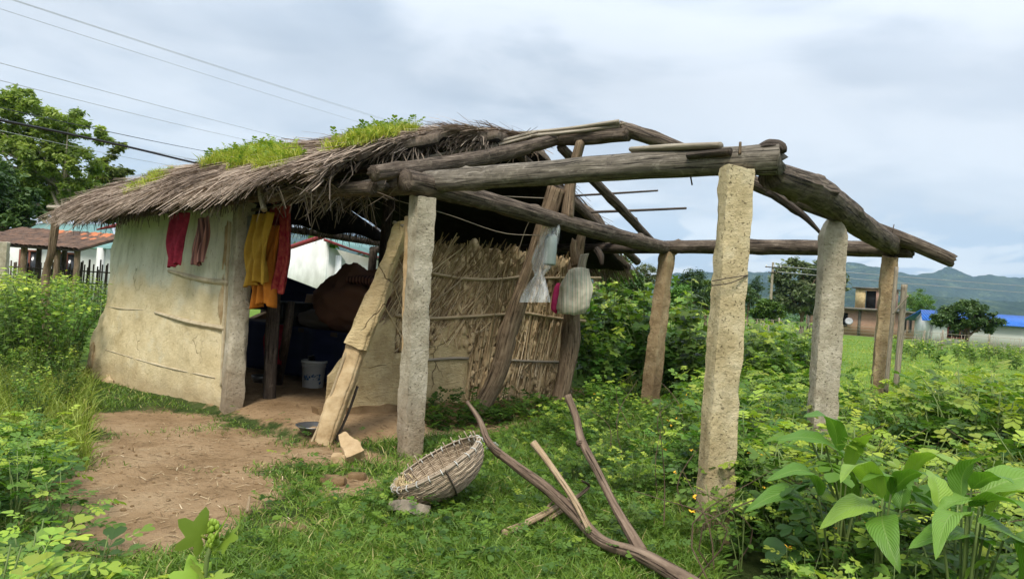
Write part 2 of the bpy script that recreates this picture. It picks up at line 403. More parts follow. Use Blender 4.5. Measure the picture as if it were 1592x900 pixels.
M = {}
def mat_concrete(name, a, b, c):
    n = NT(name); co = n.coord('World'); col = n.ramp(n.noise(co, 5, 8, 0.65), [(0.3, a), (0.5, b), (0.72, c)])
    st = n.noise(n.coord('World', (3, 3, 0.5)), 2.0, 5, 0.6); col = n.mix(n.rng(st, 0.52, 0.7, 0, 0.4), col, tuple(x * 0.6 for x in a))
    pit = n.noise(co, 55, 3, 0.5); col = n.mix(n.rng(pit, 0.64, 0.7, 0, 0.7), col, tuple(x * 0.4 for x in a))
    low = n.N('ShaderNodeSeparateXYZ'); n.L(co, low.inputs[0])
    col = n.mix(n.rng(n.math('ADD', low.outputs[2], n.math('MULTIPLY', n.noise(co, 3.0, 4), 0.7)), 1.15, 0.45, 0, 0.55), col, (0.2, 0.125, 0.07))
    h = n.math('ADD', n.noise(co, 26, 8, 0.7), n.math('MULTIPLY', n.rng(pit, 0.62, 0.7), -0.6))
    h = n.math('ADD', h, n.math('MULTIPLY', n.noise(n.coord('World', (7, 7, 18)), 1.6, 6, 0.7), 0.35)); return n.done(col, 0.92, n.bump(h, 0.02), spec=0.15)
M['concrete_yellow'] = mat_concrete('concrete_yellow', (0.36, 0.28, 0.145), (0.52, 0.425, 0.245), (0.64, 0.55, 0.36))
M['concrete_grey'] = mat_concrete('concrete_grey', (0.26, 0.22, 0.15), (0.42, 0.37, 0.27), (0.56, 0.5, 0.39))
M['concrete_brown'] = mat_concrete('concrete_brown', (0.2, 0.135, 0.07), (0.34, 0.245, 0.135), (0.5, 0.39, 0.235))
M['log'] = wood('weathered_log', (0.03, 0.023, 0.018), (0.105, 0.08, 0.06), (0.25, 0.2, 0.152))
M['log_grey'] = wood('weathered_grey_log', (0.045, 0.038, 0.03), (0.15, 0.128, 0.1), (0.32, 0.28, 0.222))
M['log_dark'] = wood('dark_log', (0.02, 0.016, 0.013), (0.062, 0.048, 0.037), (0.145, 0.115, 0.09))
M['post'] = wood('brown_post', (0.07, 0.047, 0.028), (0.19, 0.135, 0.085), (0.33, 0.25, 0.165))
M['pale_wood'] = wood('pale_dry_wood', (0.2, 0.13, 0.07), (0.42, 0.3, 0.18), (0.56, 0.44, 0.29))
M['bark'] = wood('brown_bark', (0.06, 0.04, 0.027), (0.165, 0.115, 0.08), (0.28, 0.205, 0.145), streak=6)
M['bamboo'] = wood('dry_bamboo', (0.22, 0.15, 0.08), (0.42, 0.32, 0.19), (0.55, 0.45, 0.3), bump=0.002, rough=0.6)
M['bamboo_pale'] = mottled('pale_split_bamboo', [(0.3, (0.36, 0.29, 0.18)), (0.7, (0.56, 0.48, 0.33))], 9, bump=0.004)
M['bamboo_grey'] = wood('grey_bamboo', (0.13, 0.1, 0.07), (0.3, 0.255, 0.19), (0.45, 0.4, 0.31), bump=0.002, rough=0.7)
M['stick_dark'] = wood('dark_stick', (0.03, 0.024, 0.018), (0.09, 0.07, 0.055), (0.18, 0.15, 0.115), bump=0.002)
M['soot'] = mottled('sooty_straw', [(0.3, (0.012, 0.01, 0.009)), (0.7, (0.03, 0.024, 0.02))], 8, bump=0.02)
M['thatch'] = mottled('thatch_core', [(0.3, (0.09, 0.065, 0.047)), (0.5, (0.18, 0.136, 0.1)), (0.75, (0.28, 0.22, 0.165))], 6, bump=0.03, bscale=24, stretch=(1, 1, 1))
M['straw'] = ramped('straw', [(0.0, (0.1, 0.072, 0.053)), (0.35, (0.25, 0.187, 0.14)), (0.7, (0.4, 0.31, 0.235)), (1.0, (0.56, 0.46, 0.36))], 0.85)
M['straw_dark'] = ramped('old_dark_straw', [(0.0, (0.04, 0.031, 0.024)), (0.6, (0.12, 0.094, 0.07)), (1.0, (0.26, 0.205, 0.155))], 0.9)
M['reed'] = ramped('dry_reed', [(0.0, (0.16, 0.1, 0.048)), (0.4, (0.34, 0.24, 0.125)), (0.75, (0.51, 0.385, 0.22)), (1.0, (0.64, 0.51, 0.33))], 0.8)
M['mud'] = mottled('mud_daub', [(0.3, (0.29, 0.195, 0.095)), (0.5, (0.46, 0.335, 0.185)), (0.72, (0.58, 0.45, 0.27))], 7, bump=0.012, bscale=22)
def mat_mud_smooth():
    n = NT('smoothed_mud'); co = n.coord('World'); col = n.ramp(n.noise(co, 4, 8, 0.65), [(0.28, (0.36, 0.255, 0.12)), (0.5, (0.53, 0.405, 0.215)), (0.75, (0.63, 0.51, 0.3))])
    col = n.mix(n.rng(n.noise(co, 1.7, 5, 0.6), 0.45, 0.68, 0, 0.55), col, (0.27, 0.19, 0.1))
    st = n.noise(n.coord('World', (14, 14, 46), rot=(0.3, 0.5, 0.2)), 1.0, 5, 0.65); col = n.mix(n.rng(st, 0.58, 0.68, 0, 0.5), col, (0.19, 0.13, 0.065)); col = n.mix(n.rng(st, 0.4, 0.32, 0, 0.45), col, (0.62, 0.52, 0.34))
    v = n.N('ShaderNodeTexVoronoi'); v.feature = 'DISTANCE_TO_EDGE'; v.inputs['Scale'].default_value = 1.2; wob = n.N('ShaderNodeVectorMath'); wob.operation = 'ADD'; nz = n.N('ShaderNodeTexNoise'); nz.inputs['Scale'].default_value = 7; n.L(co, nz.inputs['Vector'])
    sc_ = n.N('ShaderNodeVectorMath'); sc_.operation = 'SCALE'; sc_.inputs['Scale'].default_value = 0.1; n.L(nz.outputs['Color'], sc_.inputs[0]); n.L(co, wob.inputs[0]); n.L(sc_.outputs[0], wob.inputs[1]); n.L(wob.outputs[0], v.inputs['Vector'])
    crack = n.math('MULTIPLY', n.rng(v.outputs['Distance'], 0.0, 0.007, 1, 0), n.rng(n.noise(co, 1.9, 3), 0.47, 0.58)); col = n.mix(n.math('MULTIPLY', crack, 0.85), col, (0.12, 0.08, 0.04))
    h = n.math('SUBTRACT', n.math('ADD', n.noise(co, 22, 8, 0.7), n.math('MULTIPLY', st, 1.2)), crack); return n.done(col, 0.93, n.bump(h, 0.016), spec=0.1)
M['mud_smooth'] = mat_mud_smooth()
M['mud_brown'] = mottled('damp_brown_mud', [(0.3, (0.13, 0.08, 0.036)), (0.7, (0.26, 0.17, 0.088))], 5, bump=0.01)
M['clod'] = mottled('dry_clod', [(0.3, (0.33, 0.22, 0.11)), (0.7, (0.52, 0.38, 0.22))], 8, bump=0.01)
M['stone'] = mottled('grey_slab', [(0.3, (0.24, 0.195, 0.145)), (0.7, (0.42, 0.355, 0.28))], 6, bump=0.008)

def mat_wall():
    n = NT('limewashed_mud_wall'); co = n.coord('World'); sp = n.N('ShaderNodeSeparateXYZ'); n.L(co, sp.inputs[0])
    mud = n.ramp(n.noise(co, 3.2, 8, 0.62), [(0.28, (0.47, 0.37, 0.2)), (0.5, (0.62, 0.51, 0.3)), (0.75, (0.7, 0.6, 0.39))])
    streak = n.noise(n.coord('World', (6, 6, 0.7)), 1.5, 6, 0.6)
    lime = n.ramp(n.noise(n.coord('World', (2.2, 2.2, 0.8)), 1.6, 7, 0.6), [(0.28, (0.5, 0.49, 0.36)), (0.5, (0.63, 0.61, 0.47)), (0.75, (0.71, 0.69, 0.55))])
    lime = n.mix(n.rng(streak, 0.52, 0.7, 0, 0.5), lime, (0.33, 0.32, 0.22))
    edge = n.math('ADD', sp.outputs[2], n.math('MULTIPLY', n.math('SUBTRACT', n.noise(co, 1.3, 6, 0.6), 0.5), 1.1))
    col = n.mix(n.rng(edge, 1.28, 1.62), mud, lime)
    col = n.mix(n.rng(n.noise(co, 2.4, 5, 0.6), 0.55, 0.7, 0, 0.45), col, (0.62, 0.58, 0.43))
    # hairline shrinkage cracks, mostly upright
    v = n.N('ShaderNodeTexVoronoi'); v.feature = 'DISTANCE_TO_EDGE'; v.inputs['Scale'].default_value = 1.7
    wob = n.N('ShaderNodeVectorMath'); wob.operation = 'ADD'; nz = n.N('ShaderNodeTexNoise'); nz.inputs['Scale'].default_value = 6; n.L(co, nz.inputs['Vector'])
    sc_ = n.N('ShaderNodeVectorMath'); sc_.operation = 'SCALE'; sc_.inputs['Scale'].default_value = 0.25; n.L(nz.outputs['Color'], sc_.inputs[0])
    n.L(n.coord('World', (1.7, 1.7, 0.75)), wob.inputs[0]); n.L(sc_.outputs[0], wob.inputs[1]); n.L(wob.outputs[0], v.inputs['Vector'])
    crack = n.math('MULTIPLY', n.rng(v.outputs['Distance'], 0.0, 0.012, 1, 0), n.rng(n.noise(co, 1.1, 3), 0.54, 0.64))
    col = n.mix(n.math('MULTIPLY', crack, 0.6), col, (0.16, 0.11, 0.06))
    chip = n.noise(co, 16, 6, 0.65); col = n.mix(n.rng(chip, 0.63, 0.68, 0, 0.55), col, (0.36, 0.26, 0.13)); fl = n.noise(n.coord('World', (40, 40, 9), rot=(0.2, 0.4, 0)), 1.0, 3, 0.5); col = n.mix(n.rng(fl, 0.64, 0.7, 0, 0.5), col, (0.3, 0.22, 0.11))
    foot = n.rng(n.math('ADD', sp.outputs[2], n.math('MULTIPLY', n.noise(co, 3, 4), 0.4)), 0.6, 0.2, 0, 0.55)
    col = n.mix(foot, col, (0.27, 0.18, 0.09))
    h = n.math('SUBTRACT', n.math('ADD', n.math('MULTIPLY', n.noise(co, 5, 6, 0.6), 1.5), n.math('MULTIPLY', n.noise(co, 30, 8, 0.75), 0.8)), n.math('MULTIPLY', crack, 0.8))
    return n.done(col, 0.93, n.bump(h, 0.016), spec=0.1)
M['wall'] = mat_wall()

def mat_ground():
    n = NT('ground_soil_and_grass'); co = n.coord('World'); d = n.attr('dirt'); far = n.attr('far')
    soil = n.ramp(n.noise(co, 1.8, 10, 0.65), [(0.28, (0.2, 0.125, 0.062)), (0.5, (0.33, 0.22, 0.12)), (0.75, (0.44, 0.315, 0.185))])
    soil = n.mix(n.rng(n.noise(co, 14, 5, 0.6), 0.56, 0.66, 0, 0.6), soil, (0.1, 0.06, 0.03))
    turf = n.ramp(n.noise(co, 5, 8, 0.7), [(0.3, (0.022, 0.035, 0.01)), (0.5, (0.05, 0.075, 0.02)), (0.75, (0.1, 0.115, 0.04))])
    turf = n.mix(n.rng(n.noise(co, 1.1, 6, 0.6), 0.55, 0.72, 0, 0.6), turf, (0.16, 0.12, 0.06))
    field = n.ramp(n.noise(co, 0.35, 10, 0.7), [(0.28, (0.075, 0.135, 0.022)), (0.5, (0.12, 0.2, 0.03)), (0.75, (0.19, 0.26, 0.055))])
    f = n.rng(n.math('ADD', d, n.math('MULTIPLY', n.math('SUBTRACT', n.noise(co, 6, 8, 0.7), 0.5), 0.9)), 0.38, 0.62)
    col = n.mix(f, n.mix(far, turf, field), soil)
    h = n.math('ADD', n.noise(co, 9, 8, 0.7), n.math('MULTIPLY', n.noise(co, 45, 6, 0.7), 0.5))
    return n.done(col, 0.95, n.bump(h, 0.035), spec=0.08)
M['ground'] = mat_ground()

G = lambda *s: list(s)
M['grass'] = leafmat('lawn_grass', [(0.0, (0.055, 0.095, 0.014)), (0.5, (0.125, 0.205, 0.026)), (0.85, (0.22, 0.3, 0.042)), (1.0, (0.4, 0.34, 0.14))], 0.3, 0.5)
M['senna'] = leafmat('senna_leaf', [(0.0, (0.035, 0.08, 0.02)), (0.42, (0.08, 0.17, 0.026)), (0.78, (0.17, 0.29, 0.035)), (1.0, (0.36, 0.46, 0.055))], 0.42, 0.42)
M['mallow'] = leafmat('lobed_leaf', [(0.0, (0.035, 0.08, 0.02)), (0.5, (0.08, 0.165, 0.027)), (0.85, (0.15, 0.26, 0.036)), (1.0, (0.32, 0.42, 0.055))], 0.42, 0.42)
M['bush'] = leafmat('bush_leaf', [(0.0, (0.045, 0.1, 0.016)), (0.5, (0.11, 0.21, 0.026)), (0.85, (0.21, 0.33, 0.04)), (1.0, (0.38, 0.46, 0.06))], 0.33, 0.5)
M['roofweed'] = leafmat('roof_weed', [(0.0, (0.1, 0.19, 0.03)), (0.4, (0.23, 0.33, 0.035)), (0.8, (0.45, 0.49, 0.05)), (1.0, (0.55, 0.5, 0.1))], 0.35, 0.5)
M['tree_light'] = leafmat('light_tree_leaf', [(0.0, (0.08, 0.125, 0.03)), (0.5, (0.17, 0.235, 0.05)), (1.0, (0.36, 0.42, 0.1))], 0.42, 0.5)
M['tree_dark'] = leafmat('dark_tree_leaf', [(0.0, (0.022, 0.05, 0.016)), (0.5, (0.05, 0.1, 0.026)), (1.0, (0.11, 0.18, 0.04))], 0.2, 0.45)
M['tree_bright'] = leafmat('bright_tree_leaf', [(0.0, (0.045, 0.1, 0.018)), (0.5, (0.1, 0.19, 0.028)), (1.0, (0.2, 0.31, 0.045))], 0.25, 0.5)
M['tree_olive'] = leafmat('olive_tree_leaf', [(0.0, (0.06, 0.08, 0.035)), (0.5, (0.12, 0.15, 0.06)), (1.0, (0.22, 0.24, 0.11))], 0.25, 0.5)
M['stem'] = plain('green_stem', (0.13, 0.18, 0.05), 0.6)
M['flower'] = plain('yellow_flower', (0.75, 0.42, 0.02), 0.6)
def mat_broad():
    n = NT('broad_ribbed_leaf'); a = n.attr(); uv = n.coord('UV'); s = n.N('ShaderNodeSeparateXYZ'); n.L(uv, s.inputs[0])
    col = n.ramp(a, [(0.0, (0.09, 0.2, 0.03)), (0.5, (0.14, 0.28, 0.035)), (1.0, (0.28, 0.42, 0.06))])
    ac = n.math('ABSOLUTE', n.math('SUBTRACT', s.outputs[1], 0.5))
    ph = n.math('SUBTRACT', n.math('MULTIPLY', s.outputs[0], 95.0), n.math('MULTIPLY', ac, 60.0)); rib = n.math('SINE', ph)
    col = n.mix(n.rng(rib, 0.55, 1.0, 0, 0.1), col, (0.22, 0.36, 0.08)); col = n.mix(n.rng(ac, 0.03, 0.012, 0, 0.6), col, (0.26, 0.38, 0.1))
    col = n.mix(n.rng(n.noise(n.coord('Object'), 30, 5, 0.7), 0.6, 0.72, 0, 0.35), col, (0.2, 0.22, 0.05)); return n.done(col, 0.42, n.bump(rib, 0.003, 0.4), spec=0.4, trans=0.33, transcol=n.mix(1.0, col, (1.0, 1.15, 0.4), 'MULTIPLY'))
M['broad'] = mat_broad()
def cloth(name, c1, c2, kind='noise', scale=10.0, rough=0.9, trans=0.12):
    n = NT(name)
    if kind == 'noise': f = n.noise(n.coord('UV'), scale, 6, 0.6)
    else:
        w = n.N('ShaderNodeTexWave'); w.bands_direction = kind; w.inputs['Scale'].default_value = scale; w.inputs['Distortion'].default_value = 0.6; n.L(n.coord('UV'), w.inputs[0]); f = w.outputs['Fac']
    col = n.ramp(f, [(0.35, c1), (0.68, c2)])
    return n.done(col, rough, n.bump(n.noise(n.coord('UV'), 60, 3), 0.002), spec=0.1, trans=trans)
M['c_red'] = cloth('crimson_cloth', (0.17, 0.016, 0.03), (0.29, 0.03, 0.05)); M['c_plaid'] = cloth('brown_check_cloth', (0.09, 0.045, 0.04), (0.26, 0.13, 0.1), 'X', 3.0)
M['c_mustard'] = cloth('mustard_cloth', (0.33, 0.19, 0.025), (0.5, 0.31, 0.05), scale=4); M['c_orange'] = cloth('orange_cloth', (0.4, 0.13, 0.018), (0.55, 0.2, 0.03), scale=4)
M['c_sari'] = cloth('red_patterned_cloth', (0.24, 0.014, 0.03), (0.42, 0.09, 0.06), scale=16); M['c_grey'] = cloth('grey_cloth', (0.14, 0.14, 0.14), (0.24, 0.23, 0.22), scale=4)
M['c_brown'] = cloth('brown_blanket', (0.13, 0.065, 0.042), (0.28, 0.15, 0.1), scale=7); M['c_navy'] = cloth('navy_tarpaulin', (0.012, 0.018, 0.045), (0.022, 0.03, 0.07), scale=4, rough=0.5)
M['c_pink'] = cloth('pink_bag', (0.45, 0.03, 0.12), (0.62, 0.06, 0.18), scale=5); M['c_net'] = cloth('grey_net', (0.28, 0.26, 0.2), (0.42, 0.39, 0.31), 'Y', 14.0, trans=0.35)
M['c_sack'] = cloth('woven_sack', (0.14, 0.12, 0.1), (0.24, 0.21, 0.17), 'X', 12.0)
def mat_stripes():
    n = NT('striped_bag_cloth'); s = n.N('ShaderNodeSeparateXYZ'); n.L(n.coord('UV'), s.inputs[0]); x = n.math('FRACT', n.math('MULTIPLY', s.outputs[0], 7.0))
    col = n.ramp(x, [(0.0, (0.62, 0.56, 0.43)), (0.42, (0.62, 0.56, 0.43)), (0.45, (0.13, 0.15, 0.12)), (0.52, (0.62, 0.56, 0.43)), (0.72, (0.6, 0.55, 0.42)), (0.76, (0.12, 0.3, 0.2)), (0.84, (0.62, 0.56, 0.43))], 'CONSTANT')
    return n.done(n.mix(n.rng(n.noise(n.coord('Object'), 9, 5), 0.45, 0.7, 0, 0.4), col, (0.36, 0.31, 0.22)), 0.85, n.bump(n.noise(n.coord('Object'), 25, 4), 0.006), spec=0.15, trans=0.1)
M['c_stripe'] = mat_stripes()
def mat_plastic():
    n = NT('clear_plastic'); g = n.N('ShaderNodeBsdfPrincipled'); g.inputs['Base Color'].default_value = (0.78, 0.8, 0.79, 1); g.inputs['Roughness'].default_value = 0.18; g.inputs['Specular IOR Level'].default_value = 0.6
    n.L(n.bump(n.noise(n.coord('Object', (1, 1, 0.35)), 16, 3, 0.5, 0.4), 0.012), g.inputs['Normal'])
    t = n.N('ShaderNodeBsdfTransparent'); mx = n.N('ShaderNodeMixShader'); f = n.rng(n.noise(n.coord('Object', (1, 1, 0.3)), 10, 4, 0.55, 0.6), 0.42, 0.7, 0.1, 0.5); n.L(f, mx.inputs[0]); n.L(t.outputs[0], mx.inputs[1]); n.L(g.outputs[0], mx.inputs[2]); n.L(mx.outputs[0], n.out.inputs[0]); return n.m
M['plastic'] = mat_plastic()
M['bucket'] = plain('white_plastic', (0.52, 0.53, 0.5), 0.4, spec=0.5, var=0.08); M['bucket_print'] = plain('blue_print', (0.05, 0.13, 0.26), 0.5)
M['steel'] = plain('steel', (0.55, 0.55, 0.55), 0.25, metal=1.0); M['dull_steel'] = plain('dull_steel', (0.3, 0.31, 0.32), 0.4, metal=0.9)
M['crate'] = plain('black_plastic', (0.022, 0.026, 0.026), 0.5); M['cardboard'] = plain('cardboard', (0.22, 0.13, 0.06), 0.9)
M['wire'] = plain('steel_wire', (0.3, 0.3, 0.3), 0.6); M['cable'] = plain('black_cable', (0.015, 0.015, 0.016), 0.6)
M['black'] = plain('painted_opening_shade', (0.012, 0.011, 0.011), 0.9); M['glass'] = plain('window_pane', (0.02, 0.022, 0.025), 0.15, spec=0.5)  # black is the shade inside openings, put in as colour on solid faces
M['basket'] = wood('dry_basket_cane', (0.2, 0.16, 0.11), (0.36, 0.29, 0.21), (0.5, 0.42, 0.33), bump=0.001, rough=0.75)
M['weave'] = ramped('basket_weave', [(0.0, (0.18, 0.135, 0.09)), (0.5, (0.35, 0.27, 0.185)), (1.0, (0.5, 0.405, 0.29))], 0.75)
M['lash'] = plain('white_lashing', (0.5, 0.49, 0.45), 0.6); M['chaff'] = ramped('chaff', [(0, (0.33, 0.24, 0.12)), (1, (0.62, 0.48, 0.26))], 0.9)
M['white_wall'] = mottled('white_plaster', [(0.3, (0.6, 0.6, 0.58)), (0.7, (0.78, 0.78, 0.76))], 1.2, bump=0.003, big=(0.5, (0.55, 0.55, 0.52)))
def tin(name, c):
    n = NT(name); w = n.N('ShaderNodeTexWave'); w.bands_direction = 'X'; w.inputs['Scale'].default_value = 1.3; n.L(n.coord('UV'), w.inputs[0]); col = n.ramp(n.noise(n.coord('World'), 0.9, 7, 0.65), [(0.3, tuple(x * 0.7 for x in c)), (0.7, tuple(x * 1.15 for x in c))])
    col = n.mix(n.rng(w.outputs['Fac'], 0.75, 1.0, 0, 0.35), col, tuple(x * 0.5 for x in c)); col = n.mix(n.rng(n.noise(n.coord('World'), 2.5, 6, 0.7), 0.62, 0.75, 0, 0.5), col, (0.2, 0.15, 0.11)); return n.done(col, 0.5, n.bump(w.outputs['Fac'], 0.03), spec=0.3)
M['tin_green'] = tin('green_tin', (0.17, 0.32, 0.29)); M['tin_blue'] = tin('blue_tin', (0.025, 0.14, 0.52)); M['trim_red'] = plain('red_trim', (0.22, 0.03, 0.035), 0.6)
M['tile'] = mottled('mossy_clay_tile', [(0.3, (0.06, 0.04, 0.032)), (0.5, (0.125, 0.078, 0.055)), (0.75, (0.22, 0.12, 0.075))], 3, bump=0.01)
M['tile_new'] = mottled('orange_clay_tile', [(0.3, (0.42, 0.14, 0.06)), (0.7, (0.56, 0.2, 0.09))], 3, bump=0.006)
M['roof_slab'] = mottled('stained_concrete', [(0.3, (0.1, 0.09, 0.075)), (0.7, (0.25, 0.22, 0.19))], 1.5, bump=0.006)
M['wood_red'] = plain('red_brown_wood', (0.16, 0.05, 0.03), 0.7)
def mat_brick():
    n = NT('brick'); b = n.N('ShaderNodeTexBrick'); n.L(n.coord('UV'), b.inputs['Vector']); b.inputs['Scale'].default_value = 1.0; b.inputs['Brick Width'].default_value = 0.24; b.inputs['Row Height'].default_value = 0.085; b.inputs['Mortar Size'].default_value = 0.008
    b.inputs['Color1'].default_value = (0.55, 0.3, 0.21, 1); b.inputs['Color2'].default_value = (0.45, 0.23, 0.16, 1); b.inputs['Mortar'].default_value = (0.4, 0.35, 0.3, 1)
    col = n.mix(n.rng(n.noise(n.coord('World'), 1.2, 6, 0.7), 0.45, 0.65, 0, 0.5), b.outputs[0], (0.5, 0.3, 0.22)); return n.done(col, 0.9, spec=0.1)
M['brick'] = mat_brick()
def mat_hill():
    n = NT('forested_hill'); co = n.coord('World'); f = n.noise(n.coord('World', (1, 0.5, 1)), 0.012, 12, 0.72)
    v = n.N('ShaderNodeTexVoronoi'); v.inputs['Scale'].default_value = 0.07; n.L(co, v.inputs['Vector'])
    col = n.mix(n.rng(v.outputs['Distance'], 0.0, 0.8, 0, 0.6), n.ramp(f, [(0.36, (0.012, 0.028, 0.01)), (0.52, (0.035, 0.062, 0.02)), (0.66, (0.15, 0.185, 0.065))]), (0.008, 0.018, 0.008))
    return n.done(col, 1.0, n.bump(n.math('ADD', f, n.math('MULTIPLY', v.outputs['Distance'], -0.6)), 14.0), spec=0.0)
M['hill'] = mat_hill()
# ------------------------------------------------------------------ ground, hills
def hut_ab(x, y):
    dx, dy = x - HO[0], y - HO[1]; return dx * HA[0] + dy * HA[1], dx * HB[0] + dy * HB[1]
def seg_d(x, y, p, q):
    p = np.asarray(p); q = np.asarray(q); d = q - p; t = np.clip(((x - p[0]) * d[0] + (y - p[1]) * d[1]) / (d @ d), 0, 1)
    return np.hypot(x - p[0] - t * d[0], y - p[1] - t * d[1])
def dirt_at(x, y):
    P = np.stack([x, y, np.zeros_like(x)], -1); d = np.zeros_like(x)
    for cx, cy, rx, ry, k in ((-2.4, 4.95, 0.95, 0.85, 1), (-2.05, 4.2, 0.55, 0.7, 1), (-2.75, 6.2, 1.1, 1.0, 1), (-3.7, 7.2, 0.9, 0.7, 0.9), (-1.55, 6.35, 0.75, 0.5, 0.8), (-1.15, 5.35, 0.28, 0.5, 0.75), (-1.3, 4.4, 0.3, 0.25, 0.6), (-0.75, 6.3, 0.5, 0.4, 0.55)):
        d = np.maximum(d, k * smooth01(1.35 - np.hypot((x - cx) / rx, (y - cy) / ry)))
    d = np.maximum(d, smooth01(1.5 - seg_d(x, y, (-1.7, 7.2), (-0.3, 8.3)) / 0.45)); d = np.maximum(d, 0.85 * smooth01(1.4 - seg_d(x, y, (-0.3, 8.3), (0.7, 9.4)) / 0.4))
    a, b = hut_ab(x, y); ins = smooth01((a - 0.7) / 0.5) * smooth01((7.0 - a) / 0.4) * smooth01((b + 0.5) / 0.3) * smooth01((5.6 - b) / 0.3)
    d = np.maximum(d, ins)
    return np.clip(d + 0.25 * fbm(P, 1.6, 5, 3) * (d > 0.02), 0, 1), ins
def gz(x, y):
    x = np.asarray(x, float); y = np.asarray(y, float); P = np.stack([x, y, np.zeros_like(x)], -1); r = np.hypot(x, y)
    k = np.clip(1.3 - r / 40, 0.0, 1); d, ins = dirt_at(x, y)
    return 0.05 * fbm(P, 0.9, 3, 3) * k + 0.012 * fbm(P, 5, 8, 2) * (r < 15) - 0.04 * d * (1 - ins) + 0.09 * ins
def build_ground():
    az = np.radians(np.concatenate([np.linspace(-62, 62, 300), np.linspace(66, 294, 46)])); rr = np.concatenate([[0.05], np.geomspace(0.7, 14000, 330)])
    A_, R_ = np.meshgrid(az, rr, indexing='ij'); x = (R_ * np.sin(A_)).ravel(); y = (R_ * np.cos(A_)).ravel()
    d, _ = dirt_at(x, y); z = gz(x, y); V = np.stack([x, y, z], -1); n, m = A_.shape
    i, j = np.meshgrid(np.arange(n), np.arange(m - 1), indexing='ij'); q = (i * m + j).ravel(); q2 = (((i + 1) % n) * m + j).ravel()
    mb = MB().add(V, np.stack([q, q + 1, q2 + 1, q2], -1)); me = mb.mesh('ground', None, True)
    for nm, v in (('dirt', d), ('far', smooth01((np.hypot(x, y) - 9) / 8))):
        t = me.attributes.new(nm, 'FLOAT', 'POINT'); t.data.foreach_set('value', v.astype(np.float32))
    me.materials.append(M['ground']); o = bpy.data.objects.new('ground', me); link(o); tag(o, kind='structure')
build_ground()
def build_hills(name, D, prof, seed, amp, depth):
    """a ridge: prof gives (pixel x, pixel y) of the skyline; the height follows from the distance D"""
    px = np.array([p[0] for p in prof], float); n = 700; X = np.linspace(px[0], px[-1], n); Yp = np.interp(X, px, [p[1] for p in prof]) - 1.6 * fbm(np.stack([X, X * 0, X * 0], -1), 0.05, seed, 4) - 1.0 * vnoise(np.stack([X, X * 0, X * 0], -1), 0.35, seed)
    top = np.array([at(a, b, D) for a, b in zip(X, Yp)]); ns = 26; V = []
    for k in range(ns):
        t = k / (ns - 1); Q = top.copy(); Q[:, 1] = D - depth * t; Q[:, 0] *= (1 - 0.25 * t * depth / D)
        h = (1 - t) ** 1.15
        Q[:, 2] = top[:, 2] * h + amp * fbm(Q * A3(1, 1, 0), 0.004, seed, 5) * (0.18 + 1.2 * math.sin(math.pi * min(1, t * 1.05)) if t < 0.95 else 0) - 6 * t
        V.append(Q)
    back = top.copy(); back[:, 1] += 600; back[:, 2] = -20; V.insert(0, back); V = np.array(V)
    m = n; i, j = np.meshgrid(np.arange(len(V) - 1), np.arange(n - 1), indexing='ij'); q = (i * m + j).ravel()
    o = obj(name, MB().add(V.reshape(-1, 3), np.stack([q, q + 1, q + m + 1, q + m], -1)), M['hill'], smooth=True, kind='structure')
build_hills('hills', 3800, [(-900, 330), (-500, 350), (-100, 372), (150, 380), (330, 378), (430, 356), (520, 362), (600, 374), (760, 405), (900, 432), (1000, 430), (1060, 424), (1100, 422), (1150, 424), (1200, 423), (1250, 428), (1300, 415), (1320, 406), (1350, 413), (1385, 420), (1420, 427), (1450, 424), (1475, 412), (1490, 421), (1510, 428), (1545, 427), (1592, 432), (1750, 428), (2000, 440), (2500, 480)], 4, 55, 1500)
build_hills('foothills', 2300, [(-900, 390), (0, 402), (600, 430), (1000, 452), (1100, 446), (1200, 440), (1260, 450), (1330, 446), (1400, 452), (1470, 462), (1592, 470), (1800, 480), (2500, 530)], 14, 25, 700)

# ------------------------------------------------------------------ the hut
hut = thing('thatched_hut', H(3.0, 2.5, 0), 'half-collapsed mud hut with sagging thatch roof and bare log veranda frame', 'hut')
LO = lambda name, pts, r, mat='log', n=None, jag=0.05, rough=0.1, sides=20, seed=None, parent=hut, cd=0.0, fl=1.0, fs=6.0, label=None: obj(name, tube(MB(), pts, r, sides, n or max(12, int(np.linalg.norm(np.asarray(pts[-1]) - np.asarray(pts[0])) / 0.05)), rough, fs, rnd.randrange(900) if seed is None else seed, capdepth=cd, flat=fl, knots=(int(np.linalg.norm(np.asarray(pts[-1]) - np.asarray(pts[0])) * 2.5) if np.max(r) > 0.045 and sides > 9 else 0), jag=(jag if np.max(r) > 0.06 else 0)), M[mat], parent, True, label=label)

